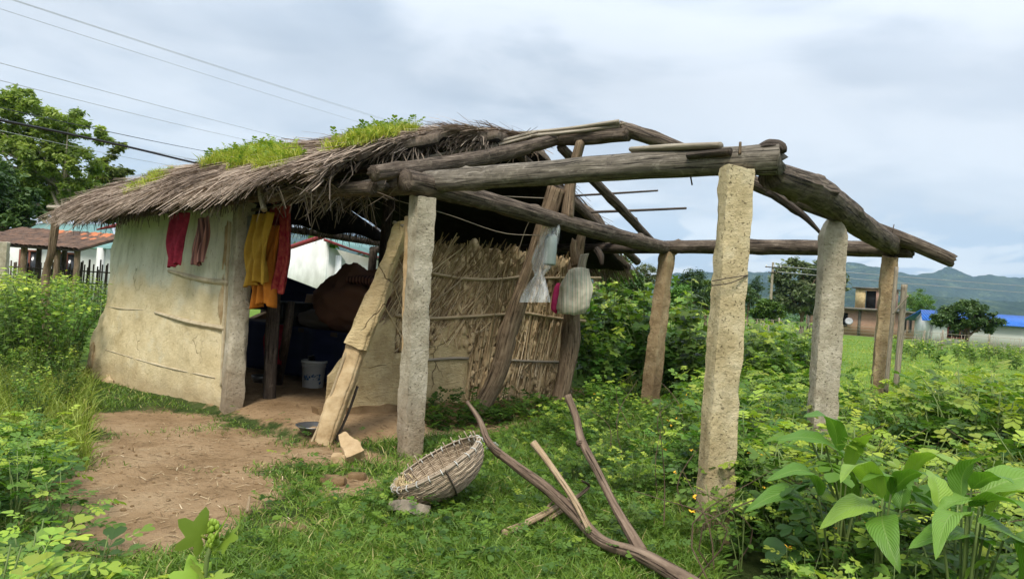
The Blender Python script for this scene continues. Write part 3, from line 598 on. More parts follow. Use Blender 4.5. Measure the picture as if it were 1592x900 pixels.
def pillar(base, top, w, d, rz, mat, seed, rnd_top=0.0, taper=0.06, name='concrete_pillar', parent=hut, amp=0.011, label=None):
    base = np.asarray(base, float); top = np.asarray(top, float); c, s = math.cos(rz), math.sin(rz); X = A3(c, s, 0); Y = A3(-s, c, 0)
    Hh = np.linalg.norm(top - base)
    def fn(q):
        u, v, t = q[:, 0] - 0.5, q[:, 1] - 0.5, q[:, 2]
        sc = 1 + taper * (1 - t); k = np.ones_like(t)
        if rnd_top: k = np.where(t > 1 - rnd_top, np.sqrt(np.clip(1 - ((t - 1 + rnd_top) / rnd_top) ** 2 * 0.75, 0.05, 1)), 1)
        P = base + (top - base) * t[:, None] + X * (u * w * sc * k)[:, None] + Y * (v * d * sc * k)[:, None]
        N3 = vfield(P, 9.0, seed, 3) * amp * 0.6 + vfield(P, 2.0, seed + 7, 2) * amp * 0.5 + vfield(P, 30.0, seed + 11, 1) * 0.004
        corner = (np.abs(u) > 0.42) & (np.abs(v) > 0.42); ch = (np.clip(fbm(P, 6.0, seed + 3, 2) - 0.08, 0, 1) * 0.1 + np.clip(fbm(P, 2.2, seed + 6, 2) - 0.25, 0, 1) * 0.2) * corner
        ax = (P - (base + (top - base) * t[:, None])); P = P + N3 - ax * ch[:, None] * 3.0
        P[:, 2] += np.where(t > 0.995, 0.03 * fbm(P, 8.0, seed + 4, 2), 0); return P
    V, F = gridbox(fn, 6, 6, int(Hh / 0.035)); return obj(name, MB().add(V, F), M[mat], parent, label=label)
pillar(at(637, 712, 6.5) - UP * 0.15, at(657, 309, 6.5), 0.185, 0.185, 0.62, 'concrete_grey', 21)
pillar(gp(1107, 842) - UP * 0.2, at(1146, 262, 4.62), 0.185, 0.14, 0.17, 'concrete_yellow', 22, taper=0.07)
pillar(at(1273, 756, 6.3) - UP * 0.2, at(1296, 344, 6.3), 0.205, 0.16, -0.05, 'concrete_grey', 23, rnd_top=0.06)
pillar(at(1360, 690, 8.7) - UP * 0.2, at(1384, 399, 8.7), 0.175, 0.175, -0.35, 'concrete_brown', 24, amp=0.024)
pillar(at(1008, 637, 10.5) - UP * 0.2, at(1037, 388, 10.5), 0.19, 0.19, 0.75, 'concrete_brown', 25, rnd_top=0.04, amp=0.014)
# pillar at the end of the front wall
pw = onb(362, 618, -0.3); pillar(A3(pw[0], pw[1], -0.2), onb(381, 315, -0.22), 0.2, 0.2, 0.66, 'concrete_grey', 26)

# --- logs of the open frame
LO('front_beam', [H(-3.22, 0.0, 2.53), H(-2.2, 0.02, 2.55), H(-1.0, 0.06, 2.55), H(0.2, 0.14, 2.56), H(2.3, 0.2, 2.56)], [0.1, 0.098, 0.1, 0.11, 0.09], 'log_grey', rough=0.12, seed=3)
LO('tie_beam', [H(0.05, -0.26, 2.5), H(0.03, 0.3, 2.5), H(0.0, 2.4, 2.45), H(-0.02, 4.3, 2.42), H(-0.03, 5.3, 2.42)], [0.108, 0.1, 0.1, 0.108, 0.1], 'log', rough=0.07, seed=4, jag=0.01)
LO('side_beam', [H(-3.12, 0.12, 2.46), H(-3.15, 1.0, 2.5), H(-3.1, 2.1, 2.53), H(-3.06, 3.6, 2.5), H(-3.05, 5.3, 2.5)], [0.095, 0.125, 0.13, 0.125, 0.12], 'log', rough=0.12, seed=5)
LO('beam_stub', [at(1180, 232, 4.6), at(1196, 229, 4.56), at(1214, 230, 4.52), at(1219, 236, 4.5)], [0.03, 0.05, 0.045, 0.02], 'log_dark', rough=0.3, seed=6)
LO('back_beam', [at(928, 386, 11.15), at(1040, 384, 10.5), at(1230, 384, 9.6), at(1418, 389, 8.6)], [0.085, 0.1, 0.105, 0.1], 'log', rough=0.08, seed=7)
LO('hip_rafter', [at(962, 199, 8.08), at(1037, 224, 8.1), at(1180, 288, 8.25), at(1300, 334, 8.35), at(1400, 371, 8.5), at(1480, 405, 8.6)], [0.085, 0.085, 0.085, 0.085, 0.09, 0.085], 'log', rough=0.1, seed=8)
LO('split_branch', [at(1196, 297, 7.9), at(1225, 318, 7.85), at(1252, 338, 7.8), at(1279, 366, 7.75)], [0.085, 0.07, 0.05, 0.022], 'log_dark', rough=0.3, seed=9, fl=0.6)
LO('ridge_pole', [at(975, 209, 8.0), at(905, 214, 8.45), at(800, 220, 9.05), H(3.6, 2.55, 3.4), H(5.95, 2.55, 3.3)], [0.09, 0.095, 0.09, 0.08, 0.08], 'log', rough=0.14, seed=10)
LO('rake_rafter', [H(0.15, -0.55, 2.52), H(0.3, 0.6, 2.85), H(0.42, 1.6, 3.17), H(0.3, 2.5, 3.52)], [0.07, 0.085, 0.085, 0.07], 'log', rough=0.16, seed=11)
LO('rafter', [H(0.95, 2.5, 3.4), H(0.85, 4.0, 2.87), H(0.79, 5.75, 2.25)], 0.06, 'log', seed=12)
LO('rafter', [H(0.25, 2.5, 3.42), H(0.25, 4.0, 2.92), H(0.3, 5.55, 2.43)], [0.06, 0.065, 0.055], 'log', seed=13)
LO('eave_purlin', [H(0.3, -0.42, 2.42), H(2.2, -0.45, 2.4), H(4.5, -0.45, 2.3), H(6.05, -0.45, 2.28)], 0.065, 'log', seed=14)
for k, (a0, a1, b, z, r) in enumerate(((1.2, -0.25, 3.35, 3.22, 0.022), (1.1, -0.42, 3.85, 3.05, 0.016), (1.2, -0.62, 4.35, 2.88, 0.02), (1.3, -0.35, 5.35, 2.52, 0.024), (1.2, -0.55, 5.62, 2.4, 0.018))):
    LO('purlin', [H(a0, b, z), H((a0 + a1) / 2, b, z + 0.01), H(a1, b + 0.03, z + 0.03)], [r, r, r * 0.8], 'stick_dark', sides=8, rough=0.08)
LO('king_post', [H(0.02, 2.4, 2.5), H(0.04, 2.46, 3.0), at(903, 220, 8.42)], [0.14, 0.125, 0.105], 'post', rough=0.05, sides=8, seed=15, fl=0.55)
LO('plank', [at(983, 233, 5.25), at(1050, 229, 4.95), at(1121, 226, 4.72)], [0.04, 0.045, 0.04], 'bamboo_grey', rough=0.12, fl=0.55, seed=16)
LO('plank', [at(1070, 243, 4.82), at(1136, 236, 4.62)], [0.035, 0.04], 'log_dark', rough=0.15, fl=0.7, seed=17)
LO('peg', [at(1150, 240, 4.6), at(1151, 221, 4.6)], [0.012, 0.009], 'post', sides=6, n=6)
for p, q, d0, d1, r in (((795, 209), (962, 189), 9.0, 8.0, 0.024), ((800, 213), (972, 192), 8.9, 8.0, 0.018), ((770, 216), (965, 196), 8.9, 8.05, 0.022), ((620, 262), (830, 211), 6.9, 8.7, 0.018), ((560, 285), (760, 226), 6.5, 8.2, 0.016), ((640, 250), (835, 205), 7.2, 8.75, 0.02)):
    LO('batten', [at(*p, d0), at((p[0] + q[0]) / 2, (p[1] + q[1]) / 2 + 2, (d0 + d1) / 2), at(*q, d1)], r, 'bamboo_grey', sides=8, rough=0.07)
LO('eave_pole', [onb(446, 298, -0.42), onb(500, 296, -0.3), onb(600, 290, -0.1)], [0.075, 0.07, 0.06], 'log_grey', rough=0.1)
LO('eave_peg', [onb(404, 290, -0.68), onb(406, 308, -0.68), onb(411, 327, -0.68)], [0.036, 0.042, 0.04], 'bamboo_grey', rough=0.12, fl=0.7)
LO('eave_post', [onb(75, 322, -0.6), onb(100, 325, -0.55), onb(125, 332, -0.5)], [0.03, 0.045, 0.04], 'bamboo_grey', sides=8)
LO('corner_post', [onb(66, 640, -0.6) * A3(1, 1, 0), onb(72, 440, -0.6), onb(80, 390, -0.6), onb(88, 330, -0.6)], [0.055, 0.05, 0.05, 0.06], 'post', rough=0.35)
for a_, b_, z_ in ((6.4, 0.2, 2.4), (6.45, 2.55, 3.4), (6.4, 4.9, 2.3), (1.9, 4.9, 2.4), (3.4, 2.55, 3.4), (3.6, 4.95, 2.3)):
    LO('house_post', [H(a_, b_, -0.1), H(a_ + 0.03, b_, z_ * 0.5), H(a_, b_, z_)], [0.08, 0.075, 0.08], 'log_dark', rough=0.12)
LO('back_purlin', [H(0.2, 4.95, 2.4), H(3.0, 4.97, 2.38), H(6.5, 4.95, 2.3)], 0.07, 'log_dark'); LO('end_tie', [H(6.5, -0.3, 2.4), H(6.5, 2.5, 2.48), H(6.5, 5.5, 2.45)], 0.06, 'log_dark')

# --- thatch: two slopes, each a thick bed of straw
def roof_front(a, t):
    P = np.stack([a, t * 3.35, np.zeros_like(a)], -1)
    z = 2.45 + 0.1 * (1 - smooth01((a - 2) / 4)) * (1 - t) + 1.17 * t - 0.025 * (a - 2) * t - 0.16 * (1 - smooth01((a - 0.4) / 2.6)) * t + 0.17 * np.sin(np.pi * np.clip(t, 0, 1)) ** 0.8 + 0.07 * fbm(P, 0.9, 31, 3) - 0.09 * np.exp(-t / 0.06) + 0.05 * np.cos((a - 1) * 0.5)
    return HO + HA * a[:, None] + HB * (-0.82 + 3.37 * t)[:, None] + UP * z[:, None]
def roof_back(a, t):
    P = np.stack([a, t * 3.35 + 9, np.zeros_like(a)], -1); z = 2.12 + 1.5 * t - 0.025 * (a - 2) * t + 0.14 * np.sin(np.pi * np.clip(t, 0, 1)) ** 0.8 + 0.05 * fbm(P, 0.9, 41, 3) + 0.05 * np.cos((a - 1) * 0.5)
    return HO + HA * a[:, None] + HB * (5.92 - 3.37 * t)[:, None] + UP * z[:, None]
def amin(t): return 0.42 + 0.22 * t + 0.08 * np.sin(t * 17)
def tmin(a): return 0.1 * np.clip((2.3 - a) / 1.9, 0, 1) ** 1.2
def amax(t): return 5.98 + 0.16 * np.sin(t * 9 + 1) * 0.6 + 0.1 * np.sin(t * 31) * 0.5
def bed(name, fn, lo, hi, th, flip):
    na, ntt = 90, 44; mb = MB()
    def top(u, v): a = lo(v) + (hi(v) - lo(v)) * u; t = v + (1 - v) * tmin(a) * (fn is roof_front); P = fn(a, t); return P + UP * (0.035 * fbm(P, 5.0, 51, 3))[:, None]
    u, v = np.meshgrid(np.linspace(0, 1, na + 1), np.linspace(0, 1, ntt + 1), indexing='ij'); u, v = u.ravel(), v.ravel(); T = top(u, v); e = np.minimum(np.minimum(u * 9, (1 - u) * 9), np.minimum(v * 8, 1)); e = np.clip(e, 0, 1)
    B_ = T - UP * (th * (0.45 + 0.55 * np.sqrt(e)))[:, None] + UP * (0.02 * fbm(T, 6.0, 61, 2))[:, None]
    k = len(T); i, j = np.meshgrid(np.arange(na), np.arange(ntt), indexing='ij'); q = (i * (ntt + 1) + j).ravel(); f = np.stack([q, q + ntt + 1, q + ntt + 2, q + 1], -1)
    rim = []
    E = lambda x, y: x * (ntt + 1) + y
    for x in range(na): rim += [(E(x, 0), E(x, 0) + k, E(x + 1, 0) + k, E(x + 1, 0)), (E(x + 1, ntt), E(x + 1, ntt) + k, E(x, ntt) + k, E(x, ntt))]
    for y in range(ntt): rim += [(E(0, y + 1), E(0, y + 1) + k, E(0, y) + k, E(0, y)), (E(na, y), E(na, y) + k, E(na, y + 1) + k, E(na, y + 1))]
    rim = np.array(rim)
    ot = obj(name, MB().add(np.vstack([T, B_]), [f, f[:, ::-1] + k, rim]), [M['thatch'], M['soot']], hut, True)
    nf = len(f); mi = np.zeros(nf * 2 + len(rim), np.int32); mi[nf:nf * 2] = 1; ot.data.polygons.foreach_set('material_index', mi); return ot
front_bed = bed('thatch_slope', roof_front, amin, amax, 0.2, False); back_bed = bed('thatch_slope', roof_back, lambda t: 1.0 + 0.1 * np.sin(t * 13), amax, 0.2, True)

STRIP = np.array([[0, -0.5, 0], [0, 0.5, 0], [0.5, -0.5, 0.0], [0.5, 0.5, 0.0], [1, -0.3, 0], [1, 0.3, 0]], float)
STRIP_F = [np.array([[0, 2, 3, 1], [2, 4, 5, 3]])]
def strips(mb, P, D, L, W, rndv, roll=None, droop=None, up=None):
    """thin straws: start P, direction D, length L, width W, a sag at the tip"""
    n = len(P); Rm = frames(D, roll, up); V = np.repeat(STRIP[None], n, 0).copy(); V[:, :, 0] *= L[:, None]; V[:, :, 1] *= W[:, None]
    V = np.einsum('nij,nkj->nki', Rm, V) + P[:, None]
    lat = Rm[:, :, 1] * (rng.normal(0, 0.055, n) * L)[:, None]; V[:, 2:4] += lat[:, None]; V[:, 4:] += (lat * rng.uniform(-0.6, 2.2, n)[:, None])[:, None]
    if droop is not None: V[:, 2:4, 2] -= (droop * 0.3)[:, None]; V[:, 4:, 2] -= droop[:, None]
    F = (STRIP_F[0][None] + (np.arange(n) * 6)[:, None, None]).reshape(-1, 4); return mb.add(V.reshape(-1, 3), F, np.repeat(rndv, 2))
def straw_cover():
    mb = MB(); n = 46000
    t = rng.random(n) ** 0.95; a = amin(t) + (amax(t) - amin(t)) * rng.random(n); t = np.maximum(t, tmin(a) + 0.03); P = roof_front(a, t); Q = roof_front(a, np.maximum(t - 0.04, -0.05)); D = Q - P; D /= np.linalg.norm(D, axis=1, keepdims=True)
    cl = fbm(np.stack([a, t * 3.3, a * 0], -1), 1.4, 71, 2); sw = rng.normal(0, 0.26, n) + 0.45 * cl + np.where(a > 5.4, (a - 5.4) * 0.1, 0)
    D = D + HA * sw[:, None] + UP * rng.normal(0.05, 0.045, n)[:, None]; tone = 0.47 + 0.42 * fbm(P, 1.5, 73, 4) + rng.normal(0, 0.17, n)
    strips(mb, P + UP * rng.uniform(-0.01, 0.05, n)[:, None], D, rng.uniform(0.2, 0.7, n), rng.uniform(0.004, 0.011, n), np.clip(tone, 0, 1), rng.normal(0, 0.5, n), rng.uniform(0, 0.05, n))
    # ragged eave
    n = 4600; a = rng.uniform(0.6, 6.04, n); t = rng.uniform(-0.01, 0.06, n) + tmin(a); P = roof_front(a, t) - UP * rng.uniform(0.0, 0.12, n)[:, None]
    D = -HB[None] * rng.uniform(0.5, 1.0, n)[:, None] + HA * rng.normal(0, 0.28, n)[:, None] - UP * rng.uniform(0.0, 0.6, n)[:, None]
    strips(mb, P, D, rng.uniform(0.06, 0.2, n) * np.where(a < 2.4, 0.6, 1), rng.uniform(0.006, 0.013, n), np.clip(rng.normal(0.45, 0.22, n), 0, 1), rng.normal(0, 0.8, n), rng.uniform(0.0, 0.07, n))
    # ridge tufts and the left rake
    n = 2600; a = rng.uniform(0.75, 5.98, n); P = roof_front(a, rng.uniform(0.93, 1.0, n)) + UP * 0.02; D = HA * rng.normal(0, 0.8, n)[:, None] - HB * rng.normal(0, 0.7, n)[:, None] + UP * rng.normal(0.0, 0.1, n)[:, None]
    strips(mb, P, D, rng.uniform(0.2, 0.5, n), rng.uniform(0.008, 0.016, n), np.clip(rng.normal(0.5, 0.2, n), 0, 1), rng.normal(0, 0.7, n), rng.uniform(0, 0.1, n))
    n = 2600; t = rng.random(n); P = roof_front(amax(t) - 0.05, t) - UP * rng.uniform(0, 0.15, n)[:, None]; D = HA * rng.uniform(0.3, 1.0, n)[:, None] - HB * rng.uniform(0.1, 1.2, n)[:, None] - UP * rng.uniform(0.2, 0.8, n)[:, None]
    strips(mb, P, D, rng.uniform(0.1, 0.26, n), rng.uniform(0.006, 0.012, n), np.clip(rng.normal(0.45, 0.2, n), 0, 1), rng.normal(0, 0.8, n), rng.uniform(0, 0.06, n))
    n = 1500; t = rng.random(n); P = roof_front(amin(t) + 0.08, t) - UP * rng.uniform(0, 0.1, n)[:, None]; D = -HA * rng.uniform(-0.4, 0.4, n)[:, None] - HB * rng.uniform(0.6, 1.2, n)[:, None] - UP * rng.uniform(0.2, 0.5, n)[:, None]
    strips(mb, P, D, rng.uniform(0.1, 0.3, n), rng.uniform(0.006, 0.012, n), np.clip(rng.normal(0.5, 0.22, n), 0, 1), rng.normal(0, 0.8, n), rng.uniform(0, 0.06, n))
    obj('straw', mb, M['straw'], front_bed, kind='stuff')
    mb = MB(); n = 260; t = rng.random(n); P = roof_front(amin(t) + 0.06, t) - UP * rng.uniform(0, 0.16, n)[:, None]; D = -HA * rng.uniform(0.0, 0.7, n)[:, None] - HB * rng.uniform(0.2, 1.2, n)[:, None] - UP * rng.uniform(0.2, 0.9, n)[:, None]
    strips(mb, P, D, rng.uniform(0.12, 0.4, n), rng.uniform(0.007, 0.014, n), np.clip(rng.normal(0.55, 0.25, n), 0, 1), rng.normal(0, 0.8, n), rng.uniform(0, 0.1, n))
    # loose dark tuft hanging over the doorway
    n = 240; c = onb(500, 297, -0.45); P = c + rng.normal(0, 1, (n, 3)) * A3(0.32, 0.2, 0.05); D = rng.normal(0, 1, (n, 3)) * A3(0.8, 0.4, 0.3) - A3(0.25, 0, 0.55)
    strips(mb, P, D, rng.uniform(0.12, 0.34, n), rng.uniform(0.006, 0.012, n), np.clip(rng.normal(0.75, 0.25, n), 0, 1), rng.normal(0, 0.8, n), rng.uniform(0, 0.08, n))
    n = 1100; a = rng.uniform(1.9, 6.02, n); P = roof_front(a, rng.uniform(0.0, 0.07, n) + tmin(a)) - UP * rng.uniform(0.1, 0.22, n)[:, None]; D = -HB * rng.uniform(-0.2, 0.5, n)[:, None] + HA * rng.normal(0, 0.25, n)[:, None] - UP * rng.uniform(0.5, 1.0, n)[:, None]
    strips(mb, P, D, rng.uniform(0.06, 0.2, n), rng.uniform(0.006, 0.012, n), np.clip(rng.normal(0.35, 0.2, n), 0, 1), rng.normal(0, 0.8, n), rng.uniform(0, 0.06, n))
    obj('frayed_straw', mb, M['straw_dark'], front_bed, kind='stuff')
    mb = MB(); n = 5000; t = rng.random(n); a = 1.0 + (amax(t) - 1.0) * rng.random(n); P = roof_back(a, t); Q = roof_back(a, t - 0.04); D = Q - P; D /= np.linalg.norm(D, axis=1, keepdims=True); D = D + HA * rng.normal(0, 0.2, n)[:, None] + UP * rng.normal(0.04, 0.04, n)[:, None]
    strips(mb, P + UP * 0.02, D, rng.uniform(0.3, 0.7, n), rng.uniform(0.01, 0.02, n), np.clip(rng.normal(0.45, 0.2, n), 0, 1), rng.normal(0, 0.5, n), rng.uniform(0, 0.05, n))
    # straw fringe of the far end and of the back eave
    n = 2600; b = rng.uniform(0, 5.9, n); P = HO + HA * 6.05 + HB * b[:, None] + UP * (2.52 + rng.uniform(0, 0.3, n))[:, None]; D = HA * rng.uniform(-0.2, 0.7, n)[:, None] + HB * rng.normal(0, 0.25, n)[:, None] - UP * rng.uniform(0.5, 1.1, n)[:, None]
    strips(mb, P, D, rng.uniform(0.08, 0.26, n), rng.uniform(0.008, 0.014, n), np.clip(rng.normal(0.2, 0.15, n), 0, 1), rng.normal(0, 0.8, n), rng.uniform(0, 0.05, n))
    n = 1400; a = rng.uniform(1.0, 6.0, n); P = roof_back(a, rng.uniform(0, 0.04, n)) - UP * rng.uniform(0, 0.15, n)[:, None]; D = HB * rng.uniform(0.2, 0.9, n)[:, None] + HA * rng.normal(0, 0.25, n)[:, None] - UP * rng.uniform(0.3, 0.9, n)[:, None]
    strips(mb, P, D, rng.uniform(0.14, 0.36, n), rng.uniform(0.008, 0.016, n), np.clip(rng.normal(0.4, 0.2, n), 0, 1), rng.normal(0, 0.8, n))
    obj('straw', mb, M['straw'], back_bed, kind='stuff')
straw_cover()
# straw gable panel closing the far end above the tie
def gable(u, v):
    b = -0.5 + 6.1 * u; top = np.where(b < 2.55, 2.45 + 1.06 * (b + 0.82) / 3.37, 2.12 + 1.38 * (5.92 - b) / 3.37) + 0.02; zb = 2.5 + 0.05 * np.sin(b * 5); z = zb + np.maximum(top - zb, 0.02) * v
    return HO + HA * 5.98 + HB * b[:, None] + UP * z[:, None]
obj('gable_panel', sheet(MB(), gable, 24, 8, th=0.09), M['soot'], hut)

# --- limewashed front wall of mud on bamboo laths
WB = -0.32
def front_wall():
    TL, TR, BL, BR = onb(184, 336, WB), onb(361, 316, WB), onb(132, 618, WB - 0.25), onb(345, 640, WB - 0.02)
    BL[2] = BR[2] = -0.12
    def fn(q):
        u, v, w = q[:, 0], q[:, 1], q[:, 2]
        L_ = BL + (TL - BL) * v[:, None]; R_ = BR + (TR - BR) * v[:, None]
        ed = 0.05 * fbm(np.stack([v * 5, v * 0, v * 0], -1), 1.0, 81, 3) - 0.13 * np.exp(-((v - 0.3) / 0.08) ** 2) * 0.4
        uu = u + (1 - u) ** 6 * ed
        P = L_ + (R_ - L_) * uu[:, None] + HB * (0.16 * w)[:, None]
        return P - HB * ((0.014 * fbm(P, 1.6, 83, 3) - 0.012) * (1 - w))[:, None] + vfield(P, 7.0, 85, 2) * 0.012
    V, F = gridbox(fn, 70, 70, 4); w = obj('front_wall', MB().add(V, F), M['wall'], hut, True, label='limewashed mud wall with ochre lower half and exposed bamboo laths')
    def lath(p, q, r0, mat='bamboo_grey', out=0.01, bend=3):
        pm = ((p[0] + q[0]) / 2, (p[1] + q[1]) / 2 + bend); f = lambda s: onb(s[0], s[1], WB - 0.012 - out)
        # follow the leaning face of the wall
        return LO('bamboo_lath', [wallpt(*p, out), wallpt(*pm, out), wallpt(*q, out)], r0, mat, sides=8, rough=0.12, parent=w)
    gu, gv = np.meshgrid(np.linspace(0, 1, 260), np.linspace(0, 1, 260)); S_ = fn(np.stack([gu.ravel(), gv.ravel(), gu.ravel() * 0], -1)); su, sv = proj(S_)
    def wallpt(px, py, out): return S_[np.argmin((su - px) ** 2 + (sv - py) ** 2)] - HB * out
    lath((262, 421), (355, 440), [0.02, 0.034, 0.034, 0.036], 'bamboo_pale', 0.0); lath((242, 486), (350, 511), [0.022, 0.034, 0.035], 'bamboo_pale', 0.0); lath((164, 544), (335, 587), [0.011, 0.015, 0.014], 'bamboo_pale', -0.004)
    lath((165, 476), (222, 482), [0.006, 0.012, 0.007], 'bamboo_pale', -0.002, 1); lath((358, 345), (345, 600), [0.02, 0.024, 0.02], 'bamboo_pale', 0.006, 0)
    # lips of broken daub round the laths
    for k, (x, y, rx, rz) in enumerate([(345, 470, 0.05, 0.28), (352, 380, 0.04, 0.3), (165, 600, 0.2, 0.12), (141, 560, 0.08, 0.2)]):
        c = wallpt(x, y, -0.012); ax = np.array([HA, HB, UP]); obj('daub_lip', blob(MB(), c, (rx, 0.035, rz), 0.7, 3.0, 90 + k, 30, 16, ax=ax), M['mud'], w, True)
front_wall()
# the wall turns the corner and runs back along the far end, half fallen
def end_wall(q):
    u, v, w = q[:, 0], q[:, 1], q[:, 2]; top = np.where(u < 0.36, 2.25, 2.25 - 1.35 * smooth01((u - 0.36) / 0.06)) + 0.06 * np.sin(u * 40)
    P = HO + HA * (6.42 - 0.14 * w)[:, None] + HB * (-0.05 + 5.1 * u)[:, None] + UP * (-0.1 + (top + 0.1) * v)[:, None]; return P + vfield(P, 4.0, 87, 2) * 0.02
V_, F_ = gridbox(end_wall, 40, 20, 2); obj('end_wall', MB().add(V_, F_), M['mud_brown'], hut, True)
def back_wall(q):
    u, v, w = q[:, 0], q[:, 1], q[:, 2]; P = HO + HB * (5.1 + 0.14 * w)[:, None] + HA * (2.8 + 3.6 * u)[:, None] + UP * (-0.1 + 2.15 * v)[:, None]; return P + vfield(P, 4.0, 88, 2) * 0.02
V_, F_ = gridbox(back_wall, 40, 20, 2); obj('back_wall', MB().add(V_, F_), M['mud_brown'], hut, True)

# --- wattle wall of reeds, daub and bamboo rails
W0 = A3(-2.0, 7.72, 0); W1 = A3(0.86, 10.1, 0); WD = nrm(W1 - W0); WLN = np.linalg.norm(W1 - W0); WN = nrm(A3(WD[1], -WD[0], 0))     # WN towards the veranda
def W(s, z, out=0.0): return W0 + WD * s + UP * z + WN * out
def onw(px, py, out=0.0):
    d = ray(px, py); p0 = W0 + WN * out; return CAM + d * (((p0 - CAM) @ WN) / (d @ WN))
def wtop(s): return 2.02 + 0.03 * s + 0.06 * np.sin(s * 7) + 0.05 * np.sin(s * 17 + 1)
def wattle():
    def core(q):
        u, v, w = q[:, 0], q[:, 1], q[:, 2]; s = 0.82 + u * (WLN - 0.82); top = wtop(s) - 0.07 + 0.1 * fbm(np.stack([s, s * 0, s * 0], -1), 6, 91, 2)
        P = W0 + WD * s[:, None] + UP * (-0.05 + (top + 0.05) * v)[:, None] + WN * (-0.1 * w)[:, None]; return P + WN * (0.04 * fbm(P, 9.0, 92, 3))[:, None] + UP * (0.05 * fbm(P, 7, 94, 2) * v)[:, None]
    V, F = gridbox(core, 110, 70, 2); w = obj('wattle_wall', MB().add(V, F), M['mud'], hut, True, label='wattle wall of slanting reeds and crumbling daub with bamboo rails')
    mb = MB(); prism = []
    th = np.linspace(0, 2 * math.pi, 5)[:-1]; T = np.array([[x, 0.5 * math.cos(t), 0.5 * math.sin(t)] for x in (0, 1) for t in th]); TF = [np.array([[i, (i + 1) % 4, 4 + (i + 1) % 4, 4 + i] for i in range(4)] + [[0, 1, 2, 3], [7, 6, 5, 4]])]
    def reeds(n, s0, s1, z0, z1, lean, ls, Lr, out):
        s = rng.uniform(s0, s1, n); z = rng.uniform(z0, z1, n) if np.ndim(z0) == 0 else z0; ang = rng.normal(lean, ls, n); D = WD * np.sin(ang)[:, None] + UP * np.cos(ang)[:, None] + WN * rng.normal(0, 0.03, n)[:, None]
        L = rng.uniform(*Lr, n); top = z + L * np.cos(ang); L = np.where(top > wtop(s) + 0.12, np.maximum((wtop(s) + rng.uniform(-0.12, 0.13, n) - z) / np.cos(ang), 0.1), L)
        end = s + L * np.sin(ang); L = np.where(end > WLN + 0.03, L * np.clip((WLN - s) / (end - s + 1e-6), 0.2, 1), L)
        P = W0 + WD * s[:, None] + UP * z[:, None] + WN * (out + rng.uniform(0, 0.035, n))[:, None]; r = rng.uniform(0.008, 0.017, n); mb.inst(T, TF, P, frames(D), np.stack([L, r, r], -1), np.clip(rng.normal(0.5, 0.25, n), 0, 1))
    reeds(430, 0.6, 1.95, 0.7, 1.6, 0.62, 0.12, (0.5, 1.2), 0.03); reeds(300, 0.75, 2.1, 1.1, 1.75, 0.5, 0.24, (0.3, 0.8), 0.04); reeds(90, 0.8, 2.2, 0.8, 1.7, 0.3, 0.6, (0.2, 0.5), 0.055)
    reeds(400, 1.9, WLN - 0.02, 0.0, 0.9, 0.15, 0.06, (0.5, 1.6), 0.03); reeds(200, 1.8, WLN - 0.05, 0.9, 1.6, 0.12, 0.13, (0.4, 1.0), 0.035); reeds(90, 1.9, WLN, 0.1, 1.7, 0.1, 0.5, (0.15, 0.4), 0.055)
    reeds(140, WLN - 0.35, WLN, 0.0, 0.5, 0.08, 0.03, (1.2, 2.0), 0.02); reeds(150, 0.8, WLN, 1.55, 1.9, 0.35, 0.5, (0.2, 0.55), 0.03)
    obj('reeds', mb, M['reed'], w, kind='stuff')
    mb = MB()
    for k in range(620):
        s = rnd.uniform(0.82, WLN - 0.05); z = rnd.uniform(0.12 if s > 1.8 else 0.85, float(wtop(s)) - 0.02); r = 0.016 + 0.05 * rnd.random() ** 2.2; blob(mb, W(s, z, 0.058 - r * 0.35), (r * 0.9, r * 0.7, r * rnd.uniform(0.8, 2.2)), 0.8, 2.4, k, 10, 7)
    for k in range(46):
        s = 0.82 + (WLN - 0.9) * k / 45 + rnd.uniform(-0.03, 0.03); r = rnd.uniform(0.04, 0.085); blob(mb, W(s, float(wtop(s)) - rnd.uniform(0.0, 0.12), 0.0), (r * 0.8, r * 0.8, r * rnd.uniform(0.9, 1.5)), 0.5, 2.0, 400 + k, 12, 8)
    obj('daub_lumps', mb, M['mud'], w, True, kind='stuff')
    # smoothed mud along the foot, with a torn upper edge and a patch that climbs to the post
    def plaster(q):
        u, v, wv = q[:, 0], q[:, 1], q[:, 2]; s = 0.02 + u * 1.95; edge = np.where(s < 0.82, 0.5 + 1.0 * s, 0.76) + 0.5 * smooth01((s - 1.25) / 0.45) * (s < 2.2) + 0.09 * fbm(np.stack([s, s * 0, s * 0], -1), 4, 95, 4)
        P = W0 + WD * s[:, None] + UP * (0.08 + (edge - 0.08) * v)[:, None] + WN * (0.07 - 0.06 * wv)[:, None]; rag = smooth01(1 - np.minimum(np.minimum(u * 14, (1 - u) * 14), (1 - v) * 14)) * 0.03
        return P + WN * ((0.02 * fbm(P, 3, 96, 3) - rag) * (1 - wv))[:, None] + vfield(P, 9, 97, 2) * 0.006
    V, F = gridbox(plaster, 80, 40, 2); obj('mud_plaster', MB().add(V, F), M['mud_smooth'], w, True)
    def foot(q):
        u, v, wv = q[:, 0], q[:, 1], q[:, 2]; P = W0 + WD * (-0.1 + u * (WLN * 0.8))[:, None] + UP * (-0.15 + 0.3 * v)[:, None] + WN * (0.16 - 0.2 * wv - 0.06 * v)[:, None]; return P + vfield(P, 4, 98, 3) * 0.05
    V, F = gridbox(foot, 60, 10, 3); obj('mud_footing', MB().add(V, F), M['mud_brown'], w, True)
    rail = lambda pts, r=0.021, mt='bamboo', o=0.085: LO('bamboo_rail', [onw(x, y, o) for x, y in pts], r, mt, sides=8, rough=0.06, parent=w)
    rail([(671, 425), (720, 433), (775, 434), (822, 428)]); rail([(846, 432), (880, 432), (934, 432)], 0.02)
